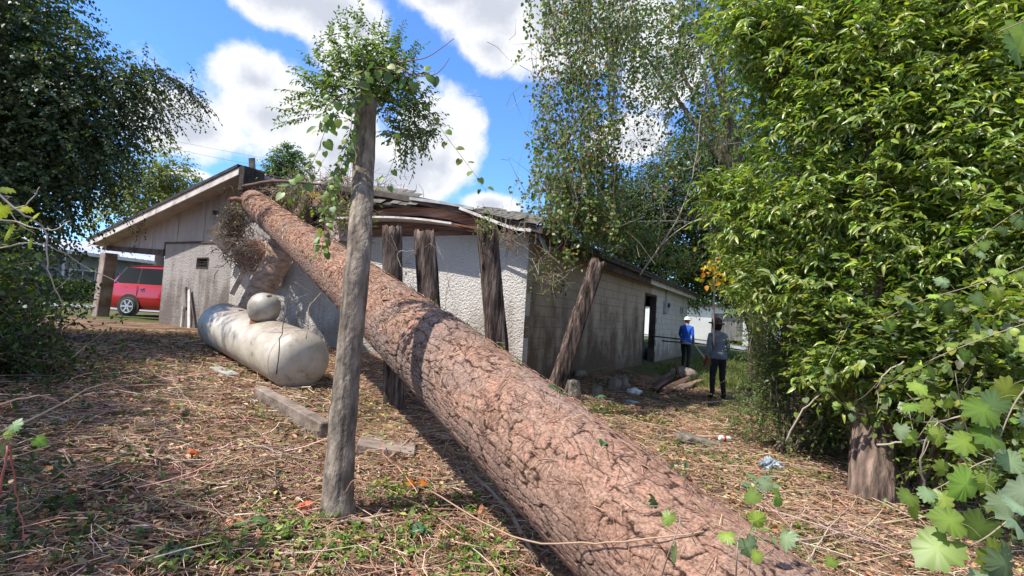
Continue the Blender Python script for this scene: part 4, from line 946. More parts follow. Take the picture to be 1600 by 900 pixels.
def person(loc, rz, H, shirt, pants, glove, label, armL, armR, lean=0.05, stride=.10):
    """figure facing +y in its own frame, seen from behind; H total height"""
    root = empty('person', loc, rz, label, 'person'); k = H / 1.75
    J = {'pelvis': (0, 0, .95), 'waist': (0, .01, 1.08), 'chest': (0, .03, 1.27), 'upper': (0, .03, 1.41), 'neck': (0, .04, 1.50), 'head0': (0, .06, 1.58), 'head': (0, .075, 1.66), 'crown': (0, .07, 1.71),
         'shL': (-.17, .03, 1.41), 'shR': (.17, .03, 1.41), 'hipL': (-.095, 0, .90), 'hipR': (.095, 0, .90),
         'knL': (-.10, .02 + stride, .50), 'knR': (.11, .03, .50), 'anL': (-.11, stride - .02, .09), 'anR': (.125, -stride, .09), 'toL': (-.13, stride + .15, .035), 'toR': (.15, -stride + .16, .035)}
    J.update({'elL': armL[0], 'wrL': armL[1], 'paL': armL[2], 'elR': armR[0], 'wrR': armR[1], 'paR': armR[2]})
    Rd = {'pelvis': (.165, .115), 'waist': (.145, .105), 'chest': (.175, .12), 'upper': (.14, .10), 'neck': .055, 'head0': .07, 'head': .088, 'crown': .07, 'shL': .075, 'shR': .075, 'hipL': .10, 'hipR': .10,
          'knL': .068, 'knR': .068, 'anL': .05, 'anR': .05, 'toL': .04, 'toR': .04, 'elL': .05, 'elR': .05, 'wrL': .034, 'wrR': .034, 'paL': (.04, .024), 'paR': (.04, .024)}
    E = [('pelvis', 'waist'), ('waist', 'chest'), ('chest', 'upper'), ('upper', 'neck'), ('neck', 'head0'), ('head0', 'head'), ('head', 'crown'), ('upper', 'shL'), ('upper', 'shR'), ('shL', 'elL'), ('shR', 'elR'), ('elL', 'wrL'), ('elR', 'wrR'), ('wrL', 'paL'), ('wrR', 'paR'),
         ('pelvis', 'hipL'), ('pelvis', 'hipR'), ('hipL', 'knL'), ('hipR', 'knR'), ('knL', 'anL'), ('knR', 'anR'), ('anL', 'toL'), ('anR', 'toR')]
    for s_ in 'LR':
        w_ = np.array(J['wr' + s_]); p_ = np.array(J['pa' + s_]); d_ = norm(p_ - w_); sd = norm(np.cross(d_, [1, .2, .1])); nn = np.cross(d_, sd)
        for i, (o1, ln) in enumerate(((-.030, .070), (-.010, .082), (.011, .076), (.030, .058))):
            a_ = p_ + sd * o1 + d_ * .03; b_ = a_ + d_ * ln * .55 + nn * .012; c_ = b_ + d_ * ln * .35 + nn * .032
            J[f'f{s_}{i}a'] = tuple(a_); J[f'f{s_}{i}b'] = tuple(b_); J[f'f{s_}{i}c'] = tuple(c_)
            for q_, r_ in (('a', .011), ('b', .0095), ('c', .008)): Rd[f'f{s_}{i}{q_}'] = r_
            E += [('pa' + s_, f'f{s_}{i}a'), (f'f{s_}{i}a', f'f{s_}{i}b'), (f'f{s_}{i}b', f'f{s_}{i}c')]
        a_ = w_ + (p_ - w_) * .5 + sd * -.035; b_ = a_ + d_ * .035 - sd * .025 + nn * .02; J[f't{s_}a'] = tuple(a_); J[f't{s_}b'] = tuple(b_); Rd[f't{s_}a'] = .013; Rd[f't{s_}b'] = .010; E += [('wr' + s_, f't{s_}a'), (f't{s_}a', f't{s_}b')]
    for n in J:
        x, y, z = J[n]; J[n] = (x * k, (y + lean * max(0, z - .95)) * k, z * k)
    Rd = {n: (r_[0] * k, r_[1] * k) if isinstance(r_, tuple) else r_ * k for n, r_ in Rd.items()}
    wl_, wr_ = np.array(J['wrL']), np.array(J['wrR']); hd = np.array(J['neck'])
    def pm(c):
        v = np.array(c)
        if np.linalg.norm(v - wl_) < .07 or np.linalg.norm(v - np.array(J['paL'])) < .13: return 3
        if np.linalg.norm(v - wr_) < .06 or np.linalg.norm(v - np.array(J['paR'])) < .13: return 4
        if c[2] > hd[2] + .0: return 0
        if c[2] < .085 * k: return 5
        if c[2] < .93 * k and abs(c[0]) < .22 * k: return 2
        return 1
    body = skin_body('body', J, E, Rd, [skin_m, shirt, pants, glove or skin_m, skin_m, tar_mat], pm, 'pelvis', root)
    # shirt tail over the trousers
    b = MB(); b.lathe([(.17 * k, .90 * k), (.178 * k, .93 * k), (.166 * k, 1.0 * k), (.158 * k, 1.06 * k)], 24, Matrix.Diagonal((1.08, .80, 1, 1)) @ Matrix.Translation((0, .01, 0))); b.build('shirt_hem', shirt, root, smooth=True)
    hz = J['head']
    f = MB(); f.add([(hz[0] - .012, hz[1] + .085 * k, hz[2] - .02), (hz[0] + .012, hz[1] + .085 * k, hz[2] - .02), (hz[0], hz[1] + .115 * k, hz[2] - .025), (hz[0], hz[1] + .085 * k, hz[2] + .025)], [(0, 1, 2), (1, 3, 2), (3, 0, 2), (0, 3, 1)]); f.build('nose', skin_m, root)
    for s_ in (-1, 1):
        e = MB(); e.lathe([(.006, -.006), (.011, 0), (.006, .006)], 8, Matrix.Translation((hz[0] + .032 * s_ * k, hz[1] + .079 * k, hz[2] + .012))); e.build('eye', tar_mat, root)
        e = MB(); e.lathe([(.01, -.008), (.026, 0), (.01, .008)], 10, Matrix.Translation((hz[0] + .088 * s_ * k, hz[1] - .005, hz[2] - .005)) @ Matrix.Rotation(R(90), 4, 'Y')); e.build('ear', skin_m, root)
    return root, J, k
g1 = P(1121, 622, 11.3); g1[2] = float(gz(g1[0], g1[1]))
grey_shirt = cloth('grey_blue_shirt', (.17, .20, .26)); black_pants = cloth('dark_trousers', (.025, .025, .032)); red_glove = cloth('red_glove', (.30, .045, .05))
blue_shirt = cloth('blue_shirt', (.03, .13, .62)); white_hat = cloth('white_cap', (.72, .70, .66)); dark_hat = cloth('dark_hat', (.055, .032, .026))
p1, J1, k1 = person(g1, R(10), 1.74, grey_shirt, black_pants, red_glove, 'person seen from behind in a grey blue shirt, dark hat and red glove', ((-.26, .0, 1.13), (-.27, .06, .90), (-.27, .08, .81)), ((.25, .02, 1.14), (.20, .20, 1.02), (.14, .27, 1.0)), lean=.10, stride=.05)
hz = J1['head']
b = MB(); b.lathe([(.175, -.005), (.17, .012), (.115, .02), (.112, .07), (.095, .115), (.04, .13)], 28, Matrix.Translation((hz[0], hz[1], hz[2] + .02)) @ Matrix.Rotation(.12, 4, 'X')); b.build('hat', dark_hat, p1, smooth=True)
b = MB(); b.lathe([(.06, -.16), (.098, -.10), (.108, -.02), (.10, .05)], 20, Matrix.Translation((hz[0], hz[1] - .025, hz[2] + .01))); b.build('hair', nmat('dark_hair', (.012, .008, .006), (.04, .025, .018), scale=30, bump=.6), p1, smooth=True)
g2 = P(1070, 572, 17.5); g2[2] = float(gz(g2[0], g2[1]))
p2, J2, k2 = person(g2, R(-35), 1.78, blue_shirt, black_pants, None, 'person in a bright blue shirt and white cap beside the wall, holding poles', ((-.24, .08, 1.16), (-.20, .26, 1.02), (-.18, .31, 1.0)), ((.22, .0, 1.15), (.22, .14, .95), (.20, .20, .90)), lean=.03, stride=.14)
hz = J2['head']
b = MB(); b.lathe([(.15, -.004), (.148, .01), (.108, .02), (.105, .06), (.085, .10), (.03, .115)], 24, Matrix.Translation((hz[0], hz[1], hz[2] + .015))); b.build('cap', white_hat, p2, smooth=True)
b = MB(); b.lathe([(.165, .88), (.172, .91), (.165, .99)], 24, Matrix.Diagonal((1.08, .80, 1, 1))); b.build('waist_cloth', cloth('pale_cloth', (.45, .43, .38)), p2, smooth=True)
hw = Matrix.Translation(g2) @ Matrix.Rotation(R(-35), 4, 'Z'); hl_ = np.array(hw @ Vector(J2['paL'])); hr_ = np.array(hw @ Vector(J2['paR']))
for i, (c, d_, L1, L2, lb) in enumerate(((hl_, (-1, -.12, .05), 1.15, .35, 'upper of two dark poles carried by the person in blue'), (hr_, (-1, -.15, .02), 1.15, .4, 'lower of two dark poles carried by the person in blue'), (hr_, (.55, .1, -.62), .75, .15, 'pale stick slanting down from the hand of the person in blue'))):
    d_ = norm(d_); a = Acc(); one_tube(a, [c - d_ * -L1 - c, [0, 0, 0], -d_ * L2], [.024, .024, .022], 8, (.05, .045, .04) if i < 2 else (.45, .40, .33))
    o = a.build('pole', TWIG); o.location = tuple(c); tag(o, lb, 'pole')
a = Acc(); h_ = np.array(Matrix.Translation(g1) @ Vector((.12, .0, 1.35))); tp = P(1118, 362, 10.6); bt = P(1115, 540, 10.8)
one_tube(a, [bt - bt, P(1116, 470, 10.7) - bt, P(1120, 400, 10.6) - bt, P(1140, 330, 10.8) - bt], [.018, .02, .018, .012], 7, (.50, .42, .35), jit=.004)
o = a.build('bare_branch', TWIG); o.location = tuple(bt); tag(o, 'long pale bare stem hanging in front of the person in grey', 'branch')

# ================================================================== THE RED CAR
def car():
    c0 = P(176, 497, 18.3); c0[2] = float(gz(c0[0], c0[1])); root = empty('red_minivan', c0 + [.42, 0, 0], R(-6), 'red minivan with dark windows parked behind the carport', 'car')
    red, nt, N, L, b = new_mat('red_paint'); b.inputs['Base Color'].default_value = (.50, .012, .022, 1); b.inputs['Roughness'].default_value = .25; b.inputs['Coat Weight'].default_value = .8; b.inputs['Coat Roughness'].default_value = .05
    glass, nt, N, L, b = new_mat('car_glass'); b.inputs['Base Color'].default_value = (.006, .008, .010, 1); b.inputs['Roughness'].default_value = .05; b.inputs['Specular IOR Level'].default_value = .5
    L_ = 4.75; W_ = 1.85
    low = [(0.02, .38), (.0, .62), (.05, .98), (.12, 1.05)]; # rear lower
    # stations along the length: (x, z_bottom, z_belt, z_roof, roof inset)
    st = [(0.0, .42, .80, .82, .10), (.06, .30, 1.0, 1.04, .12), (.14, .26, 1.06, 1.16, .16), (.42, .24, 1.07, 1.50, .19), (.66, .24, 1.07, 1.68, .21), (1.1, .24, 1.07, 1.73, .21), (2.0, .24, 1.06, 1.75, .19), (2.9, .24, 1.03, 1.72, .20), (3.35, .24, 1.01, 1.50, .24), (3.85, .24, .99, 1.04, .30), (4.3, .26, .90, .92, .20), (4.65, .30, .78, .80, .22), (4.75, .42, .62, .64, .30)]
    def ring(s_):
        x, zb, zt, zr_, ins = s_; h = W_ / 2; r = []
        for sg in (1, -1):
            side = [(h - .10, zb), (h - .02, zb + .14), (h, (zb + zt) / 2), (h - .03, zt), (h - ins * .75, (zt + zr_) / 2 if zr_ - zt > .1 else zt + .01), (h - ins, max(zr_ - .05, zt + .012)), (h - ins - .12, zr_)]
            r += [(x, sg * y, z) for y, z in (side if sg == 1 else side[::-1])]
        return r
    b = MB(); vs = []; fs = []; n = 14
    for s_ in st: vs += ring(s_)
    for i in range(len(st) - 1):
        for k in range(n): fs.append((i * n + k, i * n + (k + 1) % n, (i + 1) * n + (k + 1) % n, (i + 1) * n + k))
    fs.append(tuple(range(n))); fs.append(tuple((len(st) - 1) * n + k for k in range(n)))
    b.add(vs, fs); b.build('body', red, root, smooth=True, auto=R(38))
    for sg, y in ((-1, -W_ / 2), (1, W_ / 2)):
        for (x0, x1, xt0, xt1) in ((.34, 1.17, .66, 1.17), (1.22, 2.22, 1.22, 2.22), (2.27, 3.45, 2.27, 3.0)):
            w_ = MB(); z0, z1 = 1.09, 1.64; yo0 = y - sg * .045 + sg * .006; yo1 = y - sg * .155 + sg * .006
            w_.hexa([(x0, yo0, z0), (x1, yo0, z0), (x1, yo0 - sg * .03, z0), (x0, yo0 - sg * .03, z0), (xt0, yo1, z1), (xt1, yo1, z1), (xt1, yo1 - sg * .03, z1), (xt0, yo1 - sg * .03, z1)])
            w_.build('window', glass, root, bevel=.004)
        w_ = MB(); w_.box((1.14, y - sg * .16 if sg > 0 else y - .002, 1.08), (1.20, y + .002 if sg > 0 else y + .16, 1.62)); 
        t_ = MB(); t_.hexa([(.0, y, .82), (.30, y, .84), (.30, y - sg * .05, .84), (.0, y - sg * .2, .82), (.10, y - sg * .02, 1.12), (.26, y - sg * .02, 1.12), (.26, y - sg * .08, 1.12), (.10, y - sg * .2, 1.12)])
        t_.v = [(x - .01, yy + sg * .012, z) for x, yy, z in t_.v]; tl, nt2, N2, L2, bb = (None,) * 5 if 'tail_lens' in MATS else new_mat('tail_lens')
        if tl: bb.inputs['Base Color'].default_value = (.42, .03, .03, 1); bb.inputs['Roughness'].default_value = .1
        t_.build('tail_light', MATS['tail_lens'], root)
        for wx in (.95, 3.75):
            arch = MB(); arch.lathe([(.40, -.01), (.40, .012)], 30, Matrix.Translation((wx, y + sg * .004, .34)) @ Matrix.Rotation(R(90), 4, 'X')); arch.build('wheel_arch', tar_mat, root)
            M = Matrix.Translation((wx, y - sg * .06, .325)) @ Matrix.Rotation(R(90) * sg, 4, 'X')
            ty = MB(); ty.lathe([(.20, -.10), (.29, -.11), (.325, -.07), (.325, .07), (.29, .11), (.20, .10)], 32, M); ty = ty.build('wheel', tar_mat, root, smooth=True)
            rm = MB(); rm.lathe([(.06, .0), (.215, -.02), (.225, -.112), (.20, -.115)], 32, M); rm.build('rim', MATS['dark_board'], ty); 'rim_metal' in MATS or nmat('rim_metal', (.45, .45, .46), (.7, .7, .7), scale=3, rough=.3, metal=.8, bump=0)
            lip = MB(); lip.lathe([(.195, -.112), (.205, -.124), (.228, -.124), (.232, -.108)], 32, M); lip.build('rim_lip', MATS['rim_metal'], ty)
            for j in range(6):
                sp_ = MB(); sp_.box((.04, -.028, -.128), (.205, .028, -.105), M=M @ Matrix.Rotation(j * math.pi / 3, 4, 'Z')); sp_.build('spoke', MATS['rim_metal'], ty)
            hb_ = MB(); hb_.lathe([(.06, -.09), (.055, -.125), (.02, -.13)], 16, M); hb_.build('hub', MATS['rim_metal'], ty)
        m_ = MB(); m_.box((1.0, y - .006, .62), (3.3, y + .006, .66)); m_.build('side_trim', MATS['red_paint'], root)
        for dx_ in (1.20, 2.22, 3.22): d_ = MB(); d_.box((dx_, y - .004, .36), (dx_ + .012, y + .004, 1.04)); d_.build('door_seam', tar_mat, root)
        for dx_ in (1.30, 3.0): h_ = MB(); h_.box((dx_, y - .025, .93), (dx_ + .16, y + .025, .96)); h_.build('door_handle', MATS['red_paint'], root, bevel=.006)
        mr_ = MB(); mr_.box((3.2, y + sg * .02 - .07, 1.08), (3.32, y + sg * .1 + .07, 1.22)); mr_.build('mirror', MATS['red_paint'], root, bevel=.02)
        hl2 = MB(); hl2.box((4.45, y - sg * .05 - .16, .66), (4.68, y - sg * .05 + .02, .80)); hl2.build('headlight', MATS['car_glass'], root, bevel=.02)
    droof = nmat('shaded_red_roof', (.07, .012, .016), (.10, .02, .025), rough=.25, bump=0)  # carport shade over the car painted in as a darker red
    r_ = MB(); xs_ = [(.52, 1.55, .64), (.70, 1.705, .66), (1.15, 1.752, .68), (2.0, 1.772, .70), (2.85, 1.742, .68), (3.2, 1.60, .64)]
    r_.add([(x, y * w_, z - .0) for x, z, w_ in xs_ for y in (-1, 1)] + [(x, y * w_, z - .035) for x, z, w_ in xs_ for y in (-1, 1)], [(2 * i, 2 * i + 1, 2 * i + 3, 2 * i + 2) for i in range(5)] + [(12 + 2 * i, 14 + 2 * i, 15 + 2 * i, 13 + 2 * i) for i in range(5)] + [(2 * i, 2 * i + 2, 14 + 2 * i, 12 + 2 * i) for i in range(5)] + [(2 * i + 1, 13 + 2 * i, 15 + 2 * i, 2 * i + 3) for i in range(5)] + [(0, 12, 13, 1), (10, 11, 23, 22)]); r_.build('roof', droof, root)
    for sg in (-1, 1):
        for px0, px1, pt0, pt1 in ((1.165, 1.225, 1.165, 1.225), (2.215, 2.275, 2.215, 2.275), (.30, .345, .60, .665)):
            y = sg * (W_ / 2); w_ = MB(); w_.hexa([(px0, y - sg * .036, 1.09), (px1, y - sg * .036, 1.09), (px1, y - sg * .07, 1.09), (px0, y - sg * .07, 1.09), (pt0, y - sg * .146, 1.64), (pt1, y - sg * .146, 1.64), (pt1, y - sg * .18, 1.64), (pt0, y - sg * .18, 1.64)]); w_.build('window_pillar', tar_mat, root)
    r_ = MB(); r_.hexa([(.06, -.72, 1.13), (.40, -.68, 1.56), (.40, .68, 1.56), (.06, .72, 1.13), (.14, -.72, 1.13), (.5, -.68, 1.56), (.5, .68, 1.56), (.14, .72, 1.13)])
    r_.build('rear_window', glass, root)
    bp_ = MB(); bp_.box((-.09, -.90, .38), (.10, .90, .62)); bp_.build('rear_bumper', red, root, bevel=.05)
    bp_ = MB(); bp_.box((4.62, -.80, .28), (4.82, .80, .55)); bp_.build('front_bumper', red, root, bevel=.05)
car()
# ================================================================== TREES AND SHRUBS
UPV = np.array([0, 0, 1.0])
BRK = (.16, .12, .09)
def blob_points(blobs, n, shell=.55, rs=RNG):
    """points spread through a set of ellipsoids (centre, radii), denser towards their skins"""
    C = np.array([b[0] for b in blobs], float); Rr = np.array([np.broadcast_to(b[1], 3) for b in blobs], float)
    w = Rr.prod(1) ** (2 / 3); i = rs.choice(len(blobs), n, p=w / w.sum()); d = rdir(n)
    r_ = 1 - shell * rs.random(n) ** 1.3
    r_ = r_ * (1 + .30 * (fbm(d[:, 0] * 2.2 + i * 3.1 + 20, d[:, 2] * 2.2 + d[:, 1] * 1.7 + 20, 3) - .5) * 2)
    return C[i] + d * Rr[i] * r_[:, None], d, i
def branches(acc, base, targets, r0, col, fork=.45, ns=7, wob=.12):
    for t in targets:
        base_ = np.asarray(base, float); t = np.asarray(t, float); L = np.linalg.norm(t - base_)
        m1 = base_ + (t - base_) * .35 + UPV * L * .10 + RNG.normal(0, wob * L * .3, 3); m2 = base_ + (t - base_) * .7 + UPV * L * .06 + RNG.normal(0, wob * L * .3, 3)
        one_tube(acc, [base_, m1, m2, t], [r0, r0 * .65, r0 * .35, r0 * .12], ns, col, sub=4)

# ---- the bright broad shrub filling the right of the picture
def big_shrub():
    blobs = []
    spec = [(1185, 30, 6.3, .75), (1260, 60, 6.0, .8), (1360, 0, 5.9, .9), (1330, 110, 5.6, .8), (1430, 60, 5.3, .8), (1500, -20, 5.4, .9), (1560, 110, 4.9, .7), (1640, 0, 5.0, .9), (1690, 200, 4.8, .8),
            (1280, 190, 6.0, .75), (1230, 130, 6.4, .6), (1400, 200, 5.3, .75), (1500, 230, 5.0, .7), (1590, 260, 4.6, .6),
            (1150, 305, 6.5, .40), (1115, 278, 6.6, .22), (1200, 330, 6.2, .6), (1300, 310, 5.7, .7), (1400, 340, 5.3, .7), (1500, 370, 4.9, .6), (1600, 380, 4.5, .6),
            (1165, 385, 6.6, .36), (1220, 430, 6.1, .6), (1310, 430, 5.7, .6), (1410, 460, 5.3, .6), (1510, 480, 4.8, .6), (1620, 500, 4.4, .6), (1350, 560, 5.5, .45), (1450, 580, 5.2, .5), (1560, 600, 4.7, .5), (1290, 520, 5.9, .4), (1340, 560, 5.1, .28), (1400, 575, 5.0, .3), (1300, 580, 5.3, .25), (1450, 610, 4.9, .28), (1330, 590, 6.1, .4), (1420, 640, 6.0, .45), (1520, 640, 5.6, .5), (1610, 680, 5.0, .45), (1480, 690, 6.2, .35)]
    for px, py, Y, r in spec: blobs.append((P(px, py, Y), (r, r * 1.0, r * .85)))
    base = G(1440, 728); o_ = base
    root = empty('broadleaf_shrub', base, 0, 'tall bright green shrub with long drooping glossy leaves filling the frame beside the thick trunk', 'shrub')
    p, d, i = blob_points(blobs, 6400, .95); keep = p[:, 2] > gz(p[:, 0], p[:, 1]) + .7; p, d = p[keep], d[keep]
    leaf = Acc(); tw = Acc()
    pal = [(.19, .26, .055), (.14, .20, .045), (.265, .325, .07), (.10, .155, .04), (.23, .27, .12)]
    n = len(p); dd = norm(d * .8 + UPV * .55 + RNG.normal(0, .35, (n, 3)))
    shoots(leaf, tw, p - o_ - dd * .12, dd, RNG.uniform(.22, .45, n), 9, .35, .135, .038, pal, T_LANCE, (.16, .17, .05), .003, jit=.22, young=.35)
    leaf.build('foliage', LEAF_WAXY, root); 
    st = Acc(); C = [b[0] for b in blobs]
    br = Acc(); stems = [base + [0, 0, 0], base + [.25, .2, 0], base + [-.2, .35, 0]]
    for k, c in enumerate(C):
        c0 = stems[k % 3] - o_; hub = c0 + (np.asarray(c) - o_ - c0) * .3 + UPV * .7
        one_tube(br, [c0, hub, c0 + (np.asarray(c) - o_ - c0) * .7 + UPV * .35 + RNG.normal(0, .1, 3), np.asarray(c) - o_ + UPV * .2], [.024, .02, .014, .006], 6, (.09, .07, .05), sub=4)
    br.build('branches', TWIG, root); tw.build('twigs', TWIG, root)
    # inner shaded mass further back
    blobs2 = [(P(px, py, Y), (r, r, r)) for px, py, Y, r in ((1300, 60, 8.2, 1.3), (1450, 40, 7.4, 1.5), (1620, 60, 6.8, 1.5), (1270, 230, 8.0, 1.0), (1400, 250, 7.0, 1.3), (1560, 260, 6.6, 1.3), (1250, 400, 7.8, .8), (1380, 420, 7.2, 1.0), (1530, 440, 6.4, 1.1), (1450, 560, 6.6, .8), (1590, 590, 6.0, .9), (1340, 590, 7.4, .5), (1700, 420, 6.5, 1.4), (1750, 150, 7, 1.8), (1500, -120, 7, 1.5), (1420, 650, 7.2, .7), (1520, 660, 6.8, .7), (1620, 680, 6.2, .7), (1330, 660, 7.6, .5), (1700, 600, 6, 1.0))]
    rt = empty('shade_tree', G(1480, 700), 0, 'dark leafed tree standing close behind the bright shrub', 'tree'); oo = np.array(rt.location)
    p, d, i = blob_points(blobs2, 6000, .6); n = len(p); leaf = Acc(); dd = norm(d + UPV * .2 + RNG.normal(0, .4, (n, 3)))
    shoots(leaf, None, p - oo, dd, RNG.uniform(.3, .5, n), 6, .3, .14, .06, [(.08, .125, .03), (.06, .10, .025), (.11, .15, .035)], T_OVAL, jit=.2)
    leaf.build('crown', LEAF, rt); br = Acc(); one_tube(br, [(0, 0, -.1), (.1, .1, 1.5), (.2, .3, 3.2), (.1, .2, 5)], [.16, .13, .11, .05], 10, BRK, sub=6); branches(br, (.1, .1, 1.6), [b[0] - oo for b in blobs2], .06, BRK); br.build('trunk', TWIG, rt)
big_shrub()

# ---- thick trunk at the foot of the shrub
def thick_trunk():
    b = G(1362, 780); top = P(1365, 380, 5.6); a = Acc(); pts = spline([b - [0, 0, .1], b + [0, 0, .25], b + (top - b) * .4, top], 10); nt = 40
    rad = np.interp(np.linspace(0, 1, len(pts)), [0, .08, .2, 1], [.30, .235, .205, .15]); V = []; C = []
    for i, (p, r) in enumerate(zip(pts, rad)):
        for k in range(nt):
            t = 2 * math.pi * k / nt; rg = abs(math.sin(t * 6.5 + .6 * math.sin(i * .6 + t * 2))) ** .7; f = float(fbm(k * .5, i * .45, 3))
            rr_ = r * (1 + .10 * rg - .06 + .10 * (f - .5) + (.25 * max(0, .12 - i / len(pts)) * (1 + math.sin(t * 4)) * 4)); V.append(p + [math.cos(t) * rr_, math.sin(t) * rr_, 0]); C.append(np.array([.21, .145, .11]) * (.30 + .8 * rg) * (.7 + .6 * f))
    F = []
    for i in range(len(pts) - 1):
        for k in range(nt): k2 = (k + 1) % nt; F += [(i * nt + k, i * nt + k2, (i + 1) * nt + k2), (i * nt + k, (i + 1) * nt + k2, (i + 1) * nt + k)]
    root = empty('thick_trunk', b, 0, 'thick reddish brown furrowed tree trunk rising into the bright shrub', 'tree'); a.add(np.array(V) - b, F, C); a.build('trunk', nmat('furrowed_bark', (.4, .4, .4), (1.5, 1.5, 1.5), scale=12, bump=1, bscale=26, dist=.03, attr=True, stretch=(1, 1, .18), detail=10), root)
    br = Acc(); q = lambda *k: P(*k) - b
    branches(br, q(1365, 400, 5.6), [q(1300, 100, 6.2), q(1440, 120, 5.6), q(1250, 250, 6.4), q(1520, 260, 5.5), q(1380, -40, 6)], .07, BRK); br.build('limb', TWIG, root)
thick_trunk()

# ---- fine-leafed shrub beside the walking person
def fine_shrub(spec, base, label, nsh, pal, ll=.045, nl=16, name='small_leaf_shrub', cat='shrub', tpl=T_QUAD, L=(.3, .6), wr=.5):
    blobs = [(P(px, py, Y), (r, r, r * zr_)) for px, py, Y, r, zr_ in spec]; root = empty(name, base, 0, label, cat); o_ = np.array(base)
    p, d, i = blob_points(blobs, nsh, .75); p = p[p[:, 2] > gz(p[:, 0], p[:, 1]) + .08]; n = len(p); d = d[:n]
    leaf = Acc(); tw = Acc(); dd = norm(d * .7 + UPV * .5 + RNG.normal(0, .5, (n, 3)))
    shoots(leaf, tw, p - o_, dd, RNG.uniform(*L, n), nl, .35, ll, ll * wr, pal, tpl, (.13, .10, .06), .003, spread=1.1, hang=.05, flat=.9, jit=.22, young=.3)
    leaf.build('foliage', LEAF, root); tw.build('twigs', TWIG, root); br = Acc()
    for k in range(14): t = p[RNG.integers(0, n)] - o_; one_tube(br, [RNG.normal(0, .08, 3) * [1, 1, 0], t * .5 + RNG.normal(0, .08, 3), t], [.016, .011, .004], 5, BRK, sub=4)
    br.build('stems', TWIG, root); return root
fine_shrub([(1212, 600, 7.3, .48, 1.1), (1235, 540, 7.4, .6, 1.0), (1205, 530, 7.6, .36, 1.0), (1270, 600, 7.0, .55, 1.1), (1215, 670, 6.9, .4, .6), (1300, 660, 6.7, .4, .8), (1172, 645, 7.1, .26, .9), (1150, 665, 7.4, .2, .7), (1190, 480, 7.9, .35, 1), (1255, 470, 7.6, .5, 1)], G(1225, 710),
           'fine leafed shrub with feathery sprays next to the person in grey', 1500, [(.085, .14, .04), (.06, .11, .03), (.11, .165, .05), (.15, .21, .08)])
fine_shrub([(1195, 440, 8.6, .45, 1), (1165, 440, 9.2, .3, 1), (1155, 400, 9.4, .3, 1), (1180, 370, 9.2, .5, 1)], G(1205, 640), 'yellow green shrub top behind the fine leafed shrub, below the bright leaves', 600, [(.14, .17, .03), (.09, .12, .03), (.20, .21, .03)], ll=.07, nl=9, name='yellowing_shrub')

# ---- trees with hanging vines over the block wall
def far_tree(name, label, blobs, base, trunk_r, n, ls, pal, tpl=T_QUAD, nl=7, L=(.5, 1.1), group=None, bare=0, trunkcol=BRK):
    root = empty(name, base, 0, label, 'tree', group); o_ = np.asarray(base, float)
    p, d, i = blob_points(blobs, n, .6); n = len(p); leaf = Acc(); dd = norm(d + UPV * .15 + RNG.normal(0, .45, (n, 3)))
    shoots(leaf, None, p - o_, dd, RNG.uniform(*L, n), nl, .3, ls, ls * .55, pal, tpl, jit=.25)
    leaf.build('crown', LEAF, root); br = Acc(); C = np.array([b[0] for b in blobs]); mid = C.mean(0) - o_
    top = np.array([mid[0] * .8, mid[1] * .8, mid[2] + .5]); one_tube(br, [(0, 0, -.2), top * [.15, .15, .35], top * [.6, .6, .75], top], [trunk_r * 1.15, trunk_r, trunk_r * .7, trunk_r * .3], 10, trunkcol, sub=6, jit=.01)
    for b in blobs: one_tube(br, [top * [.5, .5, .62], (top * [.5, .5, .7] + (np.array(b[0]) - o_)) / 2 + RNG.normal(0, .2, 3), np.array(b[0]) - o_], [trunk_r * .45, trunk_r * .28, trunk_r * .08], 6, trunkcol, sub=5)
    br.build('trunk', TWIG, root); return root
dk = [(.065, .10, .035), (.045, .075, .028), (.09, .13, .045), (.12, .14, .05)]
B_ = lambda *L_: [(P(px, py, Y), (r, r, r * .85)) for px, py, Y, r in L_]
gnd = lambda px, Y: np.array([P(px, 480, Y)[0], Y, float(gz(P(px, 480, Y)[0], Y))])
far_tree('oak_tree', 'dark leafed tree behind the eave of the block wall, crown just over the roof', B_((1010, 330, 26, 2.1), (1080, 290, 25, 2.6), (1070, 385, 28, 1.6), (960, 330, 26, 1.8), (1150, 370, 24, 2.0), (1130, 240, 24, 2.2), (1010, 385, 29, 1.4), (1110, 410, 29, 1.3), (1170, 430, 24, 1.6), (1000, 410, 30, 1.5), (1050, 430, 31, 1.5), (950, 380, 28, 1.4), (900, 360, 27, 1.3), (1085, 445, 33, 1.3), (980, 350, 30, 1.6)), gnd(1190, 25), .28, 10500, .20, dk)
far_tree('oak_tree', 'tall tree with open crown showing sky, above the vine curtain', B_((1030, 60, 15, 1.5), (1100, 120, 14, 1.6), (960, 20, 16, 1.4), (1160, 200, 13, 1.1), (1120, 20, 14, 1.4), (1180, 300, 12.5, .8)), gnd(1190, 13.5), .2, 1350, .16, [(.08, .12, .04), (.06, .09, .03), (.12, .16, .05), (.15, .17, .05)], L=(.4, .8))
far_tree('oak_tree', 'dark tree at the far end of the block wall beyond both people', B_((1140, 425, 32, 1.6), (1190, 420, 30, 2.2), (1240, 450, 28, 2), (1100, 415, 33, 1.6), (1300, 420, 27, 3), (1200, 340, 30, 3)), gnd(1240, 29), .3, 4500, .28, [(.07, .10, .025), (.045, .07, .02), (.12, .13, .03)])
far_tree('oak_tree', 'wide dark tree deep behind the fine leafed shrub', B_((1350, 460, 22, 2.2), (1450, 440, 20, 2.2), (1560, 450, 18, 2.2), (1500, 300, 20, 3), (1340, 300, 23, 3), (1650, 300, 19, 3)), gnd(1450, 21), .3, 5000, .26, dk)

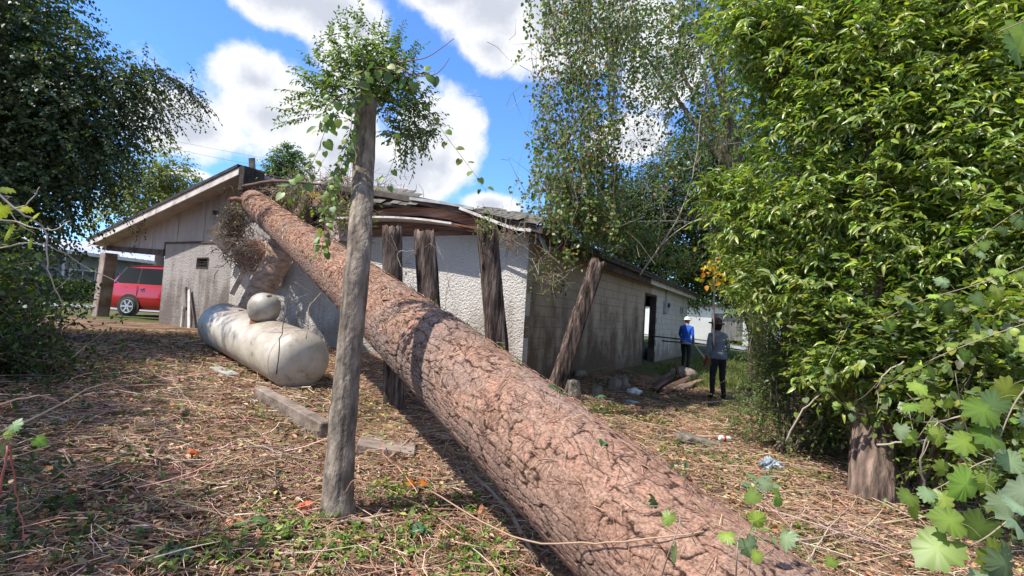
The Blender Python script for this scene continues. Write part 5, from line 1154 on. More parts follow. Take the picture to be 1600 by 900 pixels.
def vines():
    """curtain of vines: each strand hangs from the limb above"""
    limb = [P(1240, 60, 8.6), P(1180, 20, 9.0), P(1120, -10, 9.4), P(1040, -60, 10), P(940, -120, 10.6), P(840, -170, 11)]
    root = empty('vine_hung_tree', gnd(1290, 8.4), 0, 'tree with thick dark limb hung with a curtain of thin leafy vines', 'tree'); o_ = np.array(root.location)
    a = Acc(); one_tube(a, [np.array([0, 0, -.1]), np.array([-.1, 0, 2]), limb[0] - [0, 0, .8] - o_, limb[0] - o_], [.2, .17, .16, .15], 12, (.10, .075, .06), sub=6); one_tube(a, [p - o_ for p in limb], [.17, .16, .13, .11, .09, .05], 14, (.11, .085, .07), sub=6, jit=.012)
    a.build('limb', TWIG, root)
    leaf = Acc(); st = Acc(); pal = [(.12, .17, .05), (.085, .13, .045), (.16, .20, .07), (.20, .24, .08), (.24, .19, .06), (.28, .15, .07)]
    pal = pal[:4] * 3 + pal[4:]
    def strand(px, py0, py1, Y, dens, wob=.10, ll=.07, col=(.30, .25, .20), r=.005, drift=0):
        k = 16; t = np.linspace(0, 1, k); x = px + drift * t; pts = np.array([P(px + drift * tt, py0 + (py1 - py0) * tt, Y) for tt in t]); ph = RNG.uniform(0, 6, 3)
        pts[:, 0] += wob * np.sin(t * 5 + ph[0]) * t + .03 * np.sin(t * 17 + ph[1]); pts[:, 1] += wob * np.sin(t * 4 + ph[2])
        tubes(st, (pts - o_)[None], np.linspace(r, r * .5, k)[None], 3, np.array([col]) * RNG.uniform(.6, 1.1))
        L = np.linalg.norm(pts[-1] - pts[0]); n = int(L * dens)
        if n < 1: return
        u = np.clip(RNG.choice(RNG.random(max(2, n // 9)), n) + RNG.normal(0, .018, n), 0, .999) * (k - 1); i0 = np.minimum(u.astype(int), k - 2); f = (u - i0)[:, None]; pp = pts[i0] * (1 - f) + pts[i0 + 1] * f + RNG.normal(0, .07, (n, 3))
        leaves(leaf, pp - o_, norm(RNG.normal(0, .6, (n, 3)) + [0, 0, -.6]), norm(RNG.normal(0, .6, (n, 3)) + [-.3, -.5, .4]), ll * RNG.uniform(.6, 1.25, n), ll * RNG.uniform(.6, 1.1, n), pick(pal, n, .25), T_OVAL)
    for k in range(56): strand(RNG.normal(908, 32), -170, RNG.uniform(300, 410), RNG.uniform(9.0, 10.6), RNG.uniform(14, 38), drift=RNG.normal(-10, 34))
    for k in range(44): strand(RNG.uniform(935, 1170), -140, RNG.choice([RNG.uniform(30, 200), RNG.uniform(150, 330), RNG.uniform(300, 420)]), RNG.uniform(9, 12.5), RNG.uniform(10, 32), wob=.3, drift=RNG.normal(0, 30))
    for k in range(26): strand(RNG.uniform(850, 960), RNG.uniform(150, 250), RNG.uniform(330, 400), RNG.uniform(8.6, 10), RNG.uniform(22, 45), wob=.2, drift=RNG.normal(-6, 18))
    for k in range(16): strand(RNG.uniform(838, 905), RNG.uniform(235, 300), RNG.uniform(345, 455), RNG.uniform(8.3, 9.0), RNG.uniform(16, 36), wob=.12, drift=RNG.normal(0, 12))
    for (a_, b_) in (((870, 30), (782, 120)), ((868, -10), (850, 75)), ((846, 200), (835, 330))): strand(a_[0], a_[1], b_[1], 9.2, 26, wob=.02, drift=b_[0] - a_[0], ll=.06)
    # a tangle of twigs between the strands
    for k in range(420):
        px = RNG.normal(930, 75) if k % 2 else RNG.uniform(860, 1150); py = RNG.uniform(40, 400); Y = RNG.uniform(9, 11.5); c = P(px, py, Y); d = rdir(1)[0] * RNG.uniform(.15, .6)
        tubes(st, np.array([[c - d, c + RNG.normal(0, .05, 3), c + d + RNG.normal(0, .08, 3)]]) - o_, np.array([[.006, .005, .002]]), 3, pick([(.30, .25, .19), (.18, .14, .10)], 1))
    for bb, n_, sz in (((905, 330, 9.4, .55), 1500, .06), ((880, 290, 9.4, .4), 800, .055), ((960, 350, 10, .6), 1100, .06), ((1010, 380, 10.8, .6), 800, .06), ((1060, 410, 11, .55), 600, .06), ((930, 250, 10, .5), 500, .06), ((900, 120, 9.8, .4), 350, .06), ((960, 60, 10, .6), 350, .06), ((870, 350, 8.9, .3), 500, .055)):
        p, d, i = blob_points([(P(*bb[:3]), (bb[3], bb[3], bb[3] * .8))], int(n_ * 1.7), .95); n_ = int(n_ * 1.7)
        leaves(leaf, p - o_, norm(RNG.normal(0, .7, (n_, 3)) + [0, 0, -.5]), norm(RNG.normal(0, .6, (n_, 3)) + [-.4, -.5, .5]), sz * RNG.uniform(.6, 1.2, n_), sz * .8 * RNG.uniform(.6, 1.1, n_), pick(pal, n_, .3), T_OVAL)
    leaf.build('vine_leaves', LEAF, root); st.build('vines', TWIG, root)
vines()
fine_shrub([(1470, 690, 4.9, .38, .9), (1540, 720, 4.4, .4, .9), (1610, 740, 4.0, .4, 1), (1430, 640, 5.3, .32, .8), (1310, 640, 6.2, .3, .8), (1500, 640, 4.9, .42, 1), (1580, 640, 4.6, .42, 1), (1425, 720, 5.2, .28, .7)], G(1500, 770), 'shaded thicket of brambles and oval leaves beside the thick trunk', 620, [(.11, .17, .04), (.07, .12, .03), (.17, .23, .05), (.22, .28, .06)], ll=.07, nl=9, name='bramble_thicket')
fine_shrub([(1300, 500, 5.6, .35, .8), (1380, 520, 5.0, .38, .8), (1450, 530, 4.7, .38, .8), (1530, 540, 4.3, .38, .8), (1600, 560, 3.9, .38, .9), (1330, 560, 5.4, .28, .8), (1400, 585, 4.9, .25, .7), (1280, 560, 5.9, .3, .8), (1470, 600, 4.6, .3, .8), (1560, 620, 4.1, .3, .8), (1350, 600, 5.2, .18, .6)], G(1420, 790), 'mass of wild vine with small toothed leaves draped over the shaded trunk', 560, [(.13, .19, .04), (.09, .14, .035), (.17, .23, .05), (.24, .27, .06), (.16, .20, .12)], ll=.075, nl=8, name='wild_vine', cat='vine', tpl=T_HEART, wr=.9)
def autumn(px, py, Y, n, r, label):
    c = P(px, py, Y); leaf = Acc(); st = Acc(); p = c + RNG.normal(0, r, (n, 3)); leaves(leaf, p - c, rdir(n), norm(RNG.normal(0, .5, (n, 3)) + [0, -.4, .6]), .09, .07, pick([(.55, .24, .02), (.50, .35, .03), (.30, .28, .04)], n, .2), T_OVAL)
    root = empty('autumn_spray', c, 0, label, 'branch'); leaf.build('leaves', LEAF, root)
    one_tube(st, [(0, 0, 0), (.5, .2, .3), (1.1, .5, .9), P(1280, 300, Y + 1) - c], [.008, .01, .014, .02], 5, BRK); st.build('twig', TWIG, root)
autumn(1115, 420, 7.6, 70, .14, 'spray of orange and yellow leaves against the dark tree')
for i, (pts, r0, lb) in enumerate([([(1000, 430, 10), (1060, 340, 9.8), (1085, 260, 9.6), (1095, 180, 9.6)], .018, 'pale bare branch curving up in front of the dark trees'),
                                   ([(1030, 385, 9.8), (1075, 350, 9.6), (1150, 322, 9.4)], .014, 'thin bare branch crossing the curved pale one'),
                                   ([(1228, 690, 5.6), (1255, 640, 5.5), (1302, 598, 5.4), (1330, 560, 5.4)], .011, 'forked bare twig leaning out of the shrub near the ground'),
                                   ([(1370, 695, 4.5), (1430, 690, 4.4), (1500, 686, 4.3)], .010, 'straight pale stick lying level across the shade by the trunk'),
                                   ([(1445, 770, 3.9), (1440, 715, 3.8), (1460, 665, 3.7), (1510, 648, 3.7)], .008, 'arching pale bramble stem beside the level stick'),
                                   ([(1488, 745, 3.3), (1515, 690, 3.2), (1533, 645, 3.2)], .010, 'reddish bare stem leaning at the foot of the big leaves'),
                                   ([(1210, 400, 6.2), (1180, 500, 6.6), (1170, 560, 6.8)], .008, 'thin grey twig hanging through the small leafed shrub'),
                                   ([(1412, 565, 4.6), (1378, 590, 4.6), (1370, 640, 4.6)], .008, 'brown dead twig in front of the thick trunk')]):
    c = P(*pts[0]); a = Acc(); one_tube(a, [P(*q_) - c for q_ in pts], np.linspace(r0, r0 * .4, len(pts)), 6, (.40, .33, .26) if i != 5 else (.30, .12, .07), jit=.005)
    for k in range(3): q0 = P(*pts[-2]) - c; d = rdir(1)[0] * .25; one_tube(a, [q0, q0 + d, q0 + d * 1.7 + [0, 0, .05]], [r0 * .4, r0 * .3, r0 * .15], 4, (.36, .29, .22), sub=3)
    o = a.build('bare_branch', TWIG); o.location = tuple(c); tag(o, lb, 'branch')
# thin white cable
a = Acc(); c = P(838, 343, 8.9); one_tube(a, [c - c, P(950, 346, 11) - c, P(1070, 345, 14) - c], [.006, .006, .006], 5, (.7, .7, .68)); o = a.build('cable', TWIG); o.location = tuple(c); tag(o, 'thin white cable running level over the roof eave', 'cable')
for i, (y0, y1) in enumerate(((206, 247), (218, 262))):
    a = Acc(); c = P(150, y0 - 10, 45); e = P(640, y1 + 30, 60); one_tube(a, [c - c, (e - c) * .5 - [0, 0, .5], e - c], [.010] * 3, 4, (.05, .05, .06)); o = a.build('power_line', TWIG); o.location = tuple(c)
    tag(o, ['upper thin power line crossing the sky over the house peak', 'lower thin power line crossing the sky over the house peak'][i], 'power line')

# ---- left side: the dark tree, shrubs, far trees
def left_tree():
    spec = [(30, 60, 8.5, 1.1), (115, 140, 8.3, .9), (30, 200, 8.0, 1.2), (120, 230, 8.2, .9), (180, 150, 8.6, .6), (50, 300, 7.8, .75), (-20, 330, 7.2, .9), (-20, -40, 8.6, 1.3), (20, -80, 9, 1.1), (20, 430, 7.2, .6), (75, 60, 8.5, .7), (60, 150, 8.2, 1.2), (0, 100, 8, 1.3), (100, 180, 8.5, 1.1), (60, 250, 8.3, 1.1), (105, 245, 8.8, .65), (20, 310, 8.4, .7), (195, 115, 8.8, .35), (230, 130, 8.9, .28), (215, 185, 8.8, .35),
            (-150, 0, 8, 1.8), (-250, 200, 7.5, 1.8), (-120, 250, 7, 1.2), (-450, 0, 7, 2.2), (-500, -250, 6, 2.2), (-200, -200, 8, 2.0), (-900, -300, 4.4, 1.9), (-700, -50, 5, 1.8)]
    blobs = [(P(px, py, Y), (r, r, r * .95)) for px, py, Y, r in spec]
    for px, py, h_, r in ((60, 560, 6, 1.3), (180, 550, 6, 1.2), (60, 630, 5.5, 1.1), (100, 600, 7, 1.1), (20, 700, 5, .8), (60, 790, 5, .75), (110, 840, 5, .7), (40, 860, 5, .8)): blobs.append((G(px, py) + TO_SUN / TO_SUN[2] * h_, (r, r, r * .7))); base = gnd(-60, 8.3)
    root = empty('dark_evergreen', base, 0, 'large dark small leafed tree towering over the carport side', 'tree'); o_ = np.array(base)
    p, d, i = blob_points(blobs, 19000, .75); n = len(p); leaf = Acc(); dd = norm(d + RNG.normal(0, .5, (n, 3)) + [0, 0, -.1])
    pal = [(.058, .088, .042), (.042, .068, .032), (.085, .115, .05), (.13, .15, .065)]
    shoots(leaf, None, p - o_, dd, RNG.uniform(.25, .5, n), 9, .5, .080, .056, pal, T_QUAD, jit=.25)
    # the sprays that reach out over the sky
    o2 = []; d2 = []
    tw = Acc(); main = [P(190, 120, 8.8), P(225, 110, 8.8), P(262, 118, 8.7), P(290, 140, 8.7), P(312, 165, 8.6)]
    sp = spline(main, 6); one_tube(tw, [q_ - o_ for q_ in main], [.02, .014, .010, .006, .003], 5, BRK)
    for q_ in sp:
        for k in range(5): o2.append(q_); d2.append(norm([RNG.normal(.5, .5), RNG.normal(0, .4), RNG.normal(-.3, .6)]))
    for c, nn, s_ in (((205, 120, 8.7), 50, .30), ((240, 150, 8.7), 60, .3), ((262, 175, 8.6), 24, .16), ((170, 250, 8.6), 50, .35), ((165, 300, 8.8), 60, .3)):
        for k in range(nn): o2.append(P(*c) + RNG.normal(0, s_, 3)); d2.append(norm([RNG.normal(.5, .5), RNG.normal(0, .4), RNG.normal(-.35, .5)]))
    o2 = np.array(o2); n2 = len(o2); shoots(leaf, tw, o2 - o_, np.array(d2), RNG.uniform(.2, .42, n2), 11, .7, .058, .036, [(.035, .065, .022), (.05, .085, .03)], T_QUAD, BRK, .003, jit=.2)
    leaf.build('crown', LEAF, root); tw.build('twigs', TWIG, root)
    br = Acc(); one_tube(br, [(0, 0, -.2), (.1, 0, 1.5), (.2, .1, 3.5), (.1, 0, 6)], [.26, .22, .18, .08], 12, BRK, sub=6, jit=.01)
    for b in blobs: one_tube(br, [(.12, 0, 1.8 + RNG.uniform(0, 1.5)), (b[0] - o_) * .6 + [0, 0, .8], b[0] - o_], [.05, .03, .01], 6, BRK, sub=5)
    br.build('trunk', TWIG, root)
left_tree()
far_tree('sweetgum_tree', 'pale yellow green tree behind the left roof slope', B_((245, 255, 26, 1.3), (235, 285, 26, 1.4), (275, 275, 26, .9), (215, 310, 26, 1.5), (290, 300, 27, .9), (190, 345, 27, 1.6), (250, 320, 26, 1.3)), gnd(245, 26), .22, 1500, .20, [(.20, .21, .06), (.15, .17, .05), (.25, .25, .09)], L=(.3, .8))
far_tree('loblolly_pine', 'round headed pine far beyond the broken roof', B_((445, 250, 48, 1.3), (430, 262, 48, 1.0), (468, 262, 48, 1.2), (455, 238, 48, .9), (440, 272, 48, 1.0)), gnd(445, 48), .25, 900, .26, [(.09, .15, .04), (.07, .12, .035), (.12, .18, .05)], L=(.3, .6))
far_tree('loblolly_pine', 'low pine crown showing just above the roof gap', B_((400, 292, 52, 1.4), (430, 305, 52, 1.6), (470, 308, 52, 1.6), (385, 300, 52, 1.2), (520, 320, 52, 1.8)), gnd(420, 52), .35, 1200, .32, [(.10, .16, .04), (.07, .12, .03)], L=(.6, 1.2))
# a belt of trees closing the horizon
belt = Acc(); n = 26000; px_ = RNG.uniform(-75, 130, n); yy = RNG.uniform(62, 82, n); prof = 4.2 + 3.2 * fbm(px_ * .12 + 9, yy * .05, 3)
z_ = RNG.random(n) ** .7 * prof
leaves(belt, np.stack([px_, yy, z_], 1), rdir(n), norm(rdir(n) + [0, -.3, .7]), .8, .5, pick([(.05, .08, .025), (.07, .10, .03), (.035, .055, .02), (.10, .12, .04)], n, .25), T_QUAD)
tag(belt.build('treeline', LEAF), 'distant belt of mixed trees closing off the lawn', kind='stuff')
# hedge by the neighbour's house
hx = P(20, 450, 29); hx2 = P(262, 450, 31); n = 14000; u = RNG.random(n)[:, None]; c = hx * (1 - u) + hx2 * u; c[:, 2] = gz(c[:, 0], c[:, 1]); q_ = RNG.random((n, 3)); q_[:, 2] = q_[:, 2] ** .7
c = c + (q_ - [.5, .5, 0]) * [.3, 1.0, 1.25 ] ; c[:, 2] += .05 * np.sin(c[:, 0] * 3)
a = Acc(); leaves(a, c - hx, rdir(n), norm(rdir(n) + [0, -.4, .7]), .12, .09, pick([(.05, .085, .02), (.08, .13, .03), (.035, .06, .015)], n, .25), T_QUAD)
hr = empty('hedge', hx, 0, 'clipped dark green hedge in front of the grey house', 'hedge'); a.build('hedge_foliage', LEAF, hr)
a = Acc()
for k in range(26): b0 = hx + (hx2 - hx) * (k + .5) / 26; g = float(gz(b0[0], b0[1])); one_tube(a, [np.array([b0[0], b0[1], g - .1]) - hx, np.array([b0[0], b0[1], g + .9]) - hx], [.03, .015], 5, BRK)
a.build('stems', TWIG, hr)

# ---- brush heap at the left edge
def brush(name, label, c, rad, n, nleaf, pal, twc, seed, ll=.05, r=.006, up=.4, cat='shrub'):
    root = empty(name, c, 0, label, cat); a = Acc(); le = Acc(); d = norm(RNG.normal(size=(n, 3)) + [0, 0, up]); L = RNG.uniform(.4, 1.0, n) * rad
    s = RNG.normal(0, rad * .25, (n, 3)) * [1, 1, .4]; m = s + d * (L * .5)[:, None] + RNG.normal(0, .06 * rad, (n, 3)); e = s + d * L[:, None] + [0, 0, -.05 * rad]
    pts = np.stack([s, (s + m) / 2 + RNG.normal(0, .02, (n, 3)), m, (m + e) / 2 + RNG.normal(0, .03, (n, 3)), e], 1); g = gz(c[0] + pts[..., 0], c[1] + pts[..., 1]) - c[2] + .01; pts[..., 2] = np.maximum(pts[..., 2], g)
    tubes(a, pts, np.linspace(r, r * .3, 5)[None] * RNG.uniform(.5, 1.4, (n, 1)), 4, pick(twc, n, .25)); a.build('twigs', TWIG, root)
    i = RNG.integers(0, n, nleaf); k = RNG.integers(1, 5, nleaf); pp = pts[i, k] + RNG.normal(0, .04, (nleaf, 3))
    leaves(le, pp, rdir(nleaf), norm(rdir(nleaf) + [0, 0, .8]), ll * RNG.uniform(.6, 1.3, nleaf), ll * .7 * RNG.uniform(.6, 1.2, nleaf), pick(pal, nleaf, .25), T_OVAL); le.build('leaves', LEAF, root); return root
gl = lambda px, py: G(px, py)
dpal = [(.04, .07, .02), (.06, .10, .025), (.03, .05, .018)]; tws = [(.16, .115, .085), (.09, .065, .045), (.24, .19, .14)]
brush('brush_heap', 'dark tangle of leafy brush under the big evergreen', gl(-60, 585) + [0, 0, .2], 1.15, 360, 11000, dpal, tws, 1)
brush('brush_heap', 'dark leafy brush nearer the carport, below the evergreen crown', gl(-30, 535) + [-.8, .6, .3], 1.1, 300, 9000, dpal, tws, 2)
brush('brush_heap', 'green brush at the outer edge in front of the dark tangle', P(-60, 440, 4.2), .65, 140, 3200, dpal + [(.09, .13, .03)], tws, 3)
brush('young_shrub', 'leafy shrub behind the brush, left of the driveway', P(-70, 400, 9.5), 1.1, 240, 4200, [(.07, .11, .03), (.10, .14, .04)], tws, 4)

def spray(name, label, pts, r0, nl, ll, pal, tpl=T_GRAPE, col=(.30, .24, .17), cat='vine', wd=1.0, droop=.6, seed=0, scatter=.05, side=0):
    c = np.asarray(pts[0], float); root = empty(name, c, 0, label, cat); st = Acc(); P_ = [np.asarray(q_) - c for q_ in pts]; sp = spline(P_, 8)
    one_tube(st, P_, np.linspace(r0, r0 * .4, len(P_)), 6, col, sub=8); prev = None
    per = []
    for k in range(nl):
        t = (k + .7) / nl * (len(sp) - 1); i0 = min(int(t), len(sp) - 2); p = sp[i0] * (1 - (t - i0)) + sp[i0 + 1] * (t - i0); tan = norm(sp[i0 + 1] - sp[i0]); off = norm(np.cross(tan, [0, -1, 0])) * (1 if k % 2 else -1) * RNG.uniform(.5, 1) + RNG.normal(0, .3, 3)
        pl = p + norm(off) * ll * RNG.uniform(.3, .8); one_tube(st, [p, (p + pl) / 2 + [0, 0, ll * .08], pl], [r0 * .4, r0 * .3, r0 * .25], 4, (.25, .28, .08), sub=3)
        d = norm(off + np.array([0, -.2, -droop])); s_ = RNG.uniform(.65, 1.2) * ll; a = Acc(); leaves(a, (pl - pl)[None], d[None], norm(np.array([[RNG.normal(-.2, .4), -.8 + RNG.normal(0, .3), .8 + RNG.normal(0, .3)]])), s_, s_ * wd, pick(pal, 1, .15), tpl)
        o = a.build('leaf', LEAF, root); o.location = tuple(pl)
    st.build('stem', TWIG, root); return root
gp_ = [(.17, .24, .04), (.12, .18, .035), (.23, .30, .055), (.09, .14, .04), (.20, .26, .14)]; yp = [(.55, .52, .02), (.42, .45, .02), (.30, .36, .03)]
q_ = P
spray('grapevine', 'grapevine with a few big lobed leaves standing over the lower log', [G(1000, 1010) , q_(1040, 880, 1.75), q_(1060, 800, 1.8), q_(990, 790, 1.8)], .003, 4, .055, gp_)
spray('grapevine', 'low grapevine with toothed leaves at the foot of the frame on the log', [G(1150, 1050), q_(1150, 900, 1.6), q_(1160, 830, 1.65), q_(1200, 850, 1.6)], .003, 6, .058, gp_)
spray('grapevine', 'grapevine crossing the log edge at the lower corner, leaves in pairs', [q_(1330, 1000, 1.7), q_(1260, 860, 1.8), q_(1200, 780, 1.9), q_(1180, 760, 1.95)], .003, 6, .058, gp_)
for i, (pts, n_, s_, lb) in enumerate([([(1680, 560, 2.2), (1600, 610, 2.2), (1560, 690, 2.2), (1540, 760, 2.2)], 15, .12, 'grapevine with the broadest sunlit leaves at the edge of the view'),
                                     ([(1700, 780, 1.9), (1600, 800, 1.9), (1540, 840, 1.9), (1500, 860, 1.95)], 11, .135, 'grapevine with very large bright leaves lowest at the edge'),
                                     ([(1680, 480, 3.2), (1560, 520, 3.1), (1460, 560, 3.1), (1390, 600, 3.1)], 14, .095, 'grapevine trailing in front of the shaded trunk'),
                                     ([(1640, 400, 3.4), (1540, 440, 3.4), (1440, 470, 3.5), (1380, 500, 3.5)], 16, .085, 'grapevine wandering over the glossy shrub at mid height'),
                                     ([(1700, 640, 2.8), (1560, 640, 2.8), (1450, 660, 2.8), (1400, 640, 2.8)], 14, .09, 'grapevine with smaller leaves above the arching bramble'),
                                     ([(1640, 700, 2.6), (1540, 720, 2.6), (1470, 760, 2.6), (1420, 780, 2.7)], 13, .10, 'grapevine hanging low beside the reddish stem'),
                                     ([(1660, 20, 1.9), (1610, 30, 1.9), (1560, 50, 1.9)], 3, .14, 'grapevine tip with two blurred leaves high at the corner'),
                                     ([(1330, 500, 5.0), (1290, 590, 5.0), (1330, 640, 5.0), (1370, 650, 5.0)], 14, .08, 'grapevine draped where the two shrubs meet'),
                                     ([(1640, 300, 3.6), (1560, 350, 3.7), (1500, 400, 3.8)], 10, .09, 'grapevine lying on the sunny side of the tall shrub')]):
    spray('grapevine', lb, [q_(*u) for u in pts], .004, n_, s_, gp_)
spray('yellow_vine', 'bright yellow lobed leaves on a bare branch at the outer edge', [q_(-60, 330, 2.6), q_(0, 320, 2.6), q_(30, 350, 2.6), q_(55, 365, 2.6)], .004, 6, .075, yp)
spray('yellow_vine', 'single yellow leaf sprig above the bare forked branch', [q_(-50, 290, 2.5), q_(0, 305, 2.5), q_(20, 308, 2.5)], .003, 2, .07, yp)
spray('green_sprig', 'few fresh green leaves on a twig low by the brush', [q_(-30, 700, 2.3), q_(10, 680, 2.3), q_(50, 690, 2.4)], .004, 5, .07, gp_)
for i, (pts, r0, cc, lb) in enumerate([([(-40, 270, 2.5), (30, 330, 2.5), (70, 360, 2.6), (75, 420, 2.6), (100, 480, 2.7)], .006, (.40, .34, .28), 'forked bare branch arching down at the outer edge'),
                                    ([(-40, 340, 2.6), (20, 345, 2.6), (75, 360, 2.6), (110, 345, 2.6)], .005, (.50, .44, .37), 'pale bare twig reaching towards the carport'),
                                    ([(-30, 395, 2.7), (60, 380, 2.7), (140, 420, 2.9), (200, 450, 3.0)], .004, (.42, .36, .30), 'long thin bare twig sloping across the driveway view'),
                                    ([(10, 330, 2.5), (40, 320, 2.5), (62, 292, 2.5)], .004, (.42, .36, .30), 'short upright bare twig at the outer edge'),
                                    ([(0, 770, 2.2), (14, 700, 2.2), (25, 770, 2.3), (40, 850, 2.3)], .005, (.34, .12, .10), 'red brown stem curving down at the outer edge'),
                                    ([(-40, 640, 2.4), (60, 620, 2.5), (120, 640, 2.7)], .005, (.42, .26, .20), 'reddish thin stem reaching over the litter at the outer edge'),
                                    ([(-40, 690, 2.6), (60, 650, 2.7), (160, 600, 3.2), (205, 612, 3.4)], .006, (.45, .33, .24), 'curved tan branch above the dark brush shadow')]):
    c = P(*pts[0]); a = Acc(); one_tube(a, [P(*u) - c for u in pts], np.linspace(r0, r0 * .4, len(pts)), 6, cc, jit=.003)
    o = a.build('bare_branch', TWIG); o.location = tuple(c); tag(o, lb, 'branch')

# ---- the thin topped trunk in the middle with its tuft of leaves
def thin_trunk():
    b = G(526, 806); top = P(572, 152, 4.15); Yb = b[1]; root = empty('topped_tree', b, 0, 'thin grey topped trunk with a tuft of leaves, standing in front of the log', 'tree')
    ctr = [b - [0, 0, .1], P(533, 700, Yb + .05), P(545, 560, Yb + .08), P(560, 400, Yb + .1), P(568, 260, 4.15), top]; rad = [.12, .096, .090, .087, .085, .088]
    pts = spline(ctr, 16); r_ = np.interp(np.linspace(0, 5, len(pts)), range(6), rad); nt = 48; V = []; C = []
    for i, (p, r) in enumerate(zip(pts, r_)):
        for k in range(nt):
            t = 2 * math.pi * k / nt; f = float(fbm(k * .28 + 3, i * .32, 4)); rg = float(vnoise(k * .5, i * .12)); kn = sum(a_ * math.exp(-((i - i0) / 1.6) ** 2) * max(0, math.cos(t - t0)) for i0, t0, a_ in ((22, 3.6, .012), (45, 4.4, .014), (58, 5.4, .012), (70, 3.4, .02), (12, 4.7, .014)))
            rr_ = r * (1 + .07 * (f - .5) * 2 + .04 * (rg - .5) + .05 * math.cos(2 * t + 1)) + kn + (.03 * max(0, 1 - i / 6) * (1 + math.sin(3 * t)))
            V.append(p + [math.cos(t) * rr_, math.sin(t) * rr_, 0]); g = .45 + .85 * f + (.12 if (i * 7 + k) % 11 == 0 else 0) - .35 * (abs(k - 36 - 3 * math.sin(i * .1)) < 1); C.append(np.array([.25, .205, .165]) * max(.15, g))
    F = []
    for i in range(len(pts) - 1):
        for k in range(nt): k2 = (k + 1) % nt; F += [(i * nt + k, i * nt + k2, (i + 1) * nt + k2), (i * nt + k, (i + 1) * nt + k2, (i + 1) * nt + k)]
    V.append(pts[-1] + [0, 0, .01]); C.append((.42, .33, .23)); m = (len(pts) - 1) * nt
    for k in range(nt): F.append((m + k, m + (k + 1) % nt, len(V) - 1))
    a = Acc(); a.add(np.array(V) - b, F, C); a.build('trunk', nmat('grey_bark', (.5, .48, .46), (1.4, 1.4, 1.35), scale=14, rough=.95, bump=1, bscale=40, dist=.02, attr=True, stretch=(1, 1, .45), detail=10), root)
    # tuft
    leaf = Acc(); tw = Acc(); o_ = b
    blobs = [(P(px, py, Y), (r, r, r)) for px, py, Y, r in ((590, 115, 4.15, .20), (545, 130, 4.1, .19), (625, 135, 4.2, .20), (560, 90, 4.2, .17), (515, 160, 4.15, .14), (645, 170, 4.25, .15), (655, 200, 4.3, .13), (605, 85, 4.2, .15), (525, 100, 4.2, .11), (498, 135, 4.2, .10), (600, 155, 4.5, .22), (625, 210, 4.3, .11))]
    p, d, i = blob_points(blobs, 560, 1.0); n = len(p); dd = norm(d * .8 + UPV * .7 + RNG.normal(0, .3, (n, 3)))
    shoots(leaf, tw, p - o_, dd, RNG.uniform(.10, .22, n), 10, .35, .046, .023, [(.13, .19, .08), (.09, .145, .06), (.17, .23, .10), (.20, .26, .09)], T_OVAL, (.2, .16, .10), .002, jit=.2)
    ext = []
    for (px, py, dx, dz) in ((515, 75, -.1, .9), (545, 60, -.3, 1), (575, 45, -.6, .9), (500, 110, -.7, .5), (485, 150, -1, .0), (480, 170, -1, -.1), (470, 185, -1, -.1), (640, 90, .3, .7), (590, 55, .1, 1), (650, 200, .5, -1), (670, 190, .4, -1), (640, 225, .2, -1), (625, 230, .1, -1), (530, 60, -.1, 1), (505, 90, -.3, 1), (560, 50, -.1, 1), (610, 75, .2, 1), (660, 205, .3, -1), (645, 200, 0, -1), (655, 180, .5, -.8), (630, 205, .1, -1)):
        for k in range(5): ext.append((P(px, py, 4.2) + RNG.normal(0, .035, 3), norm([dx + RNG.normal(0, .15), RNG.normal(0, .2), dz + RNG.normal(0, .15)])))
    eo = np.array([e[0] for e in ext]); ed = np.array([e[1] for e in ext]); shoots(leaf, tw, eo - o_, ed, RNG.uniform(.14, .26, len(eo)), 12, .15, .036, .018, [(.12, .17, .08), (.09, .14, .065), (.16, .21, .09)], T_OVAL, (.2, .16, .10), .002, jit=.2)
    leaf.build('tuft', LEAF, root); tw.build('twigs', TWIG, root)
    for pts_, r in (([(590, 105, 4.1), (640, 95, 4.0), (670, 88, 3.95), (710, 60, 3.9)], .006), (([(590, 110, 4.1), (620, 104, 4.0), (645, 116, 3.95)]), .008), ([(600, 120, 4.1), (670, 118, 4), (690, 108, 3.95), (703, 90, 3.9)], .005), ([(540, 770, Yb - .2), (555, 750, Yb - .25), (585, 768, Yb - .3)], .007), ([(600, 190, 4.0), (610, 175, 4.0), (590, 165, 4.05)], .006)):
        st = Acc(); one_tube(st, [P(*u) - b for u in pts_], np.linspace(r, r * .4, len(pts_)), 6, (.42, .27, .15) if r == .008 else (.24, .15, .11))
        st.build('bare_shoot', TWIG, root)
    # hanging vines with heart leaves
    hp = [(.13, .21, .04), (.09, .16, .05), (.17, .25, .05), (.20, .24, .03)]
    V_ = lambda lb, pts, n_, s_, tpl=T_HEART, pal=hp, r=.003: spray('heart_leaf_vine', lb, [P(*u) for u in pts], r, n_, s_, pal, tpl, droop=1.0, wd=.95)
    V_('leafy vine looping down from the tuft towards the log', [(565, 140, 4.0), (530, 170, 3.95), (510, 200, 3.9), (495, 240, 3.9), (470, 285, 3.9), (445, 305, 3.9)], 26, .075)
    V_('thick leafy vine hanging just beside the thin trunk over the log', [(550, 180, 3.95), (545, 230, 3.9), (530, 270, 3.9), (512, 310, 3.9), (506, 370, 3.9), (500, 400, 3.9)], 70, .05)
    V_('second strand of small leaves twisting beside the thick hanging vine', [(548, 200, 3.9), (535, 250, 3.9), (518, 290, 3.88), (515, 340, 3.9)], 48, .048)
    V_('short leafy vine hanging on the sky side of the thin trunk', [(590, 180, 4.1), (612, 210, 4.1), (618, 240, 4.1), (605, 275, 4.1), (598, 300, 4.1)], 10, .05)
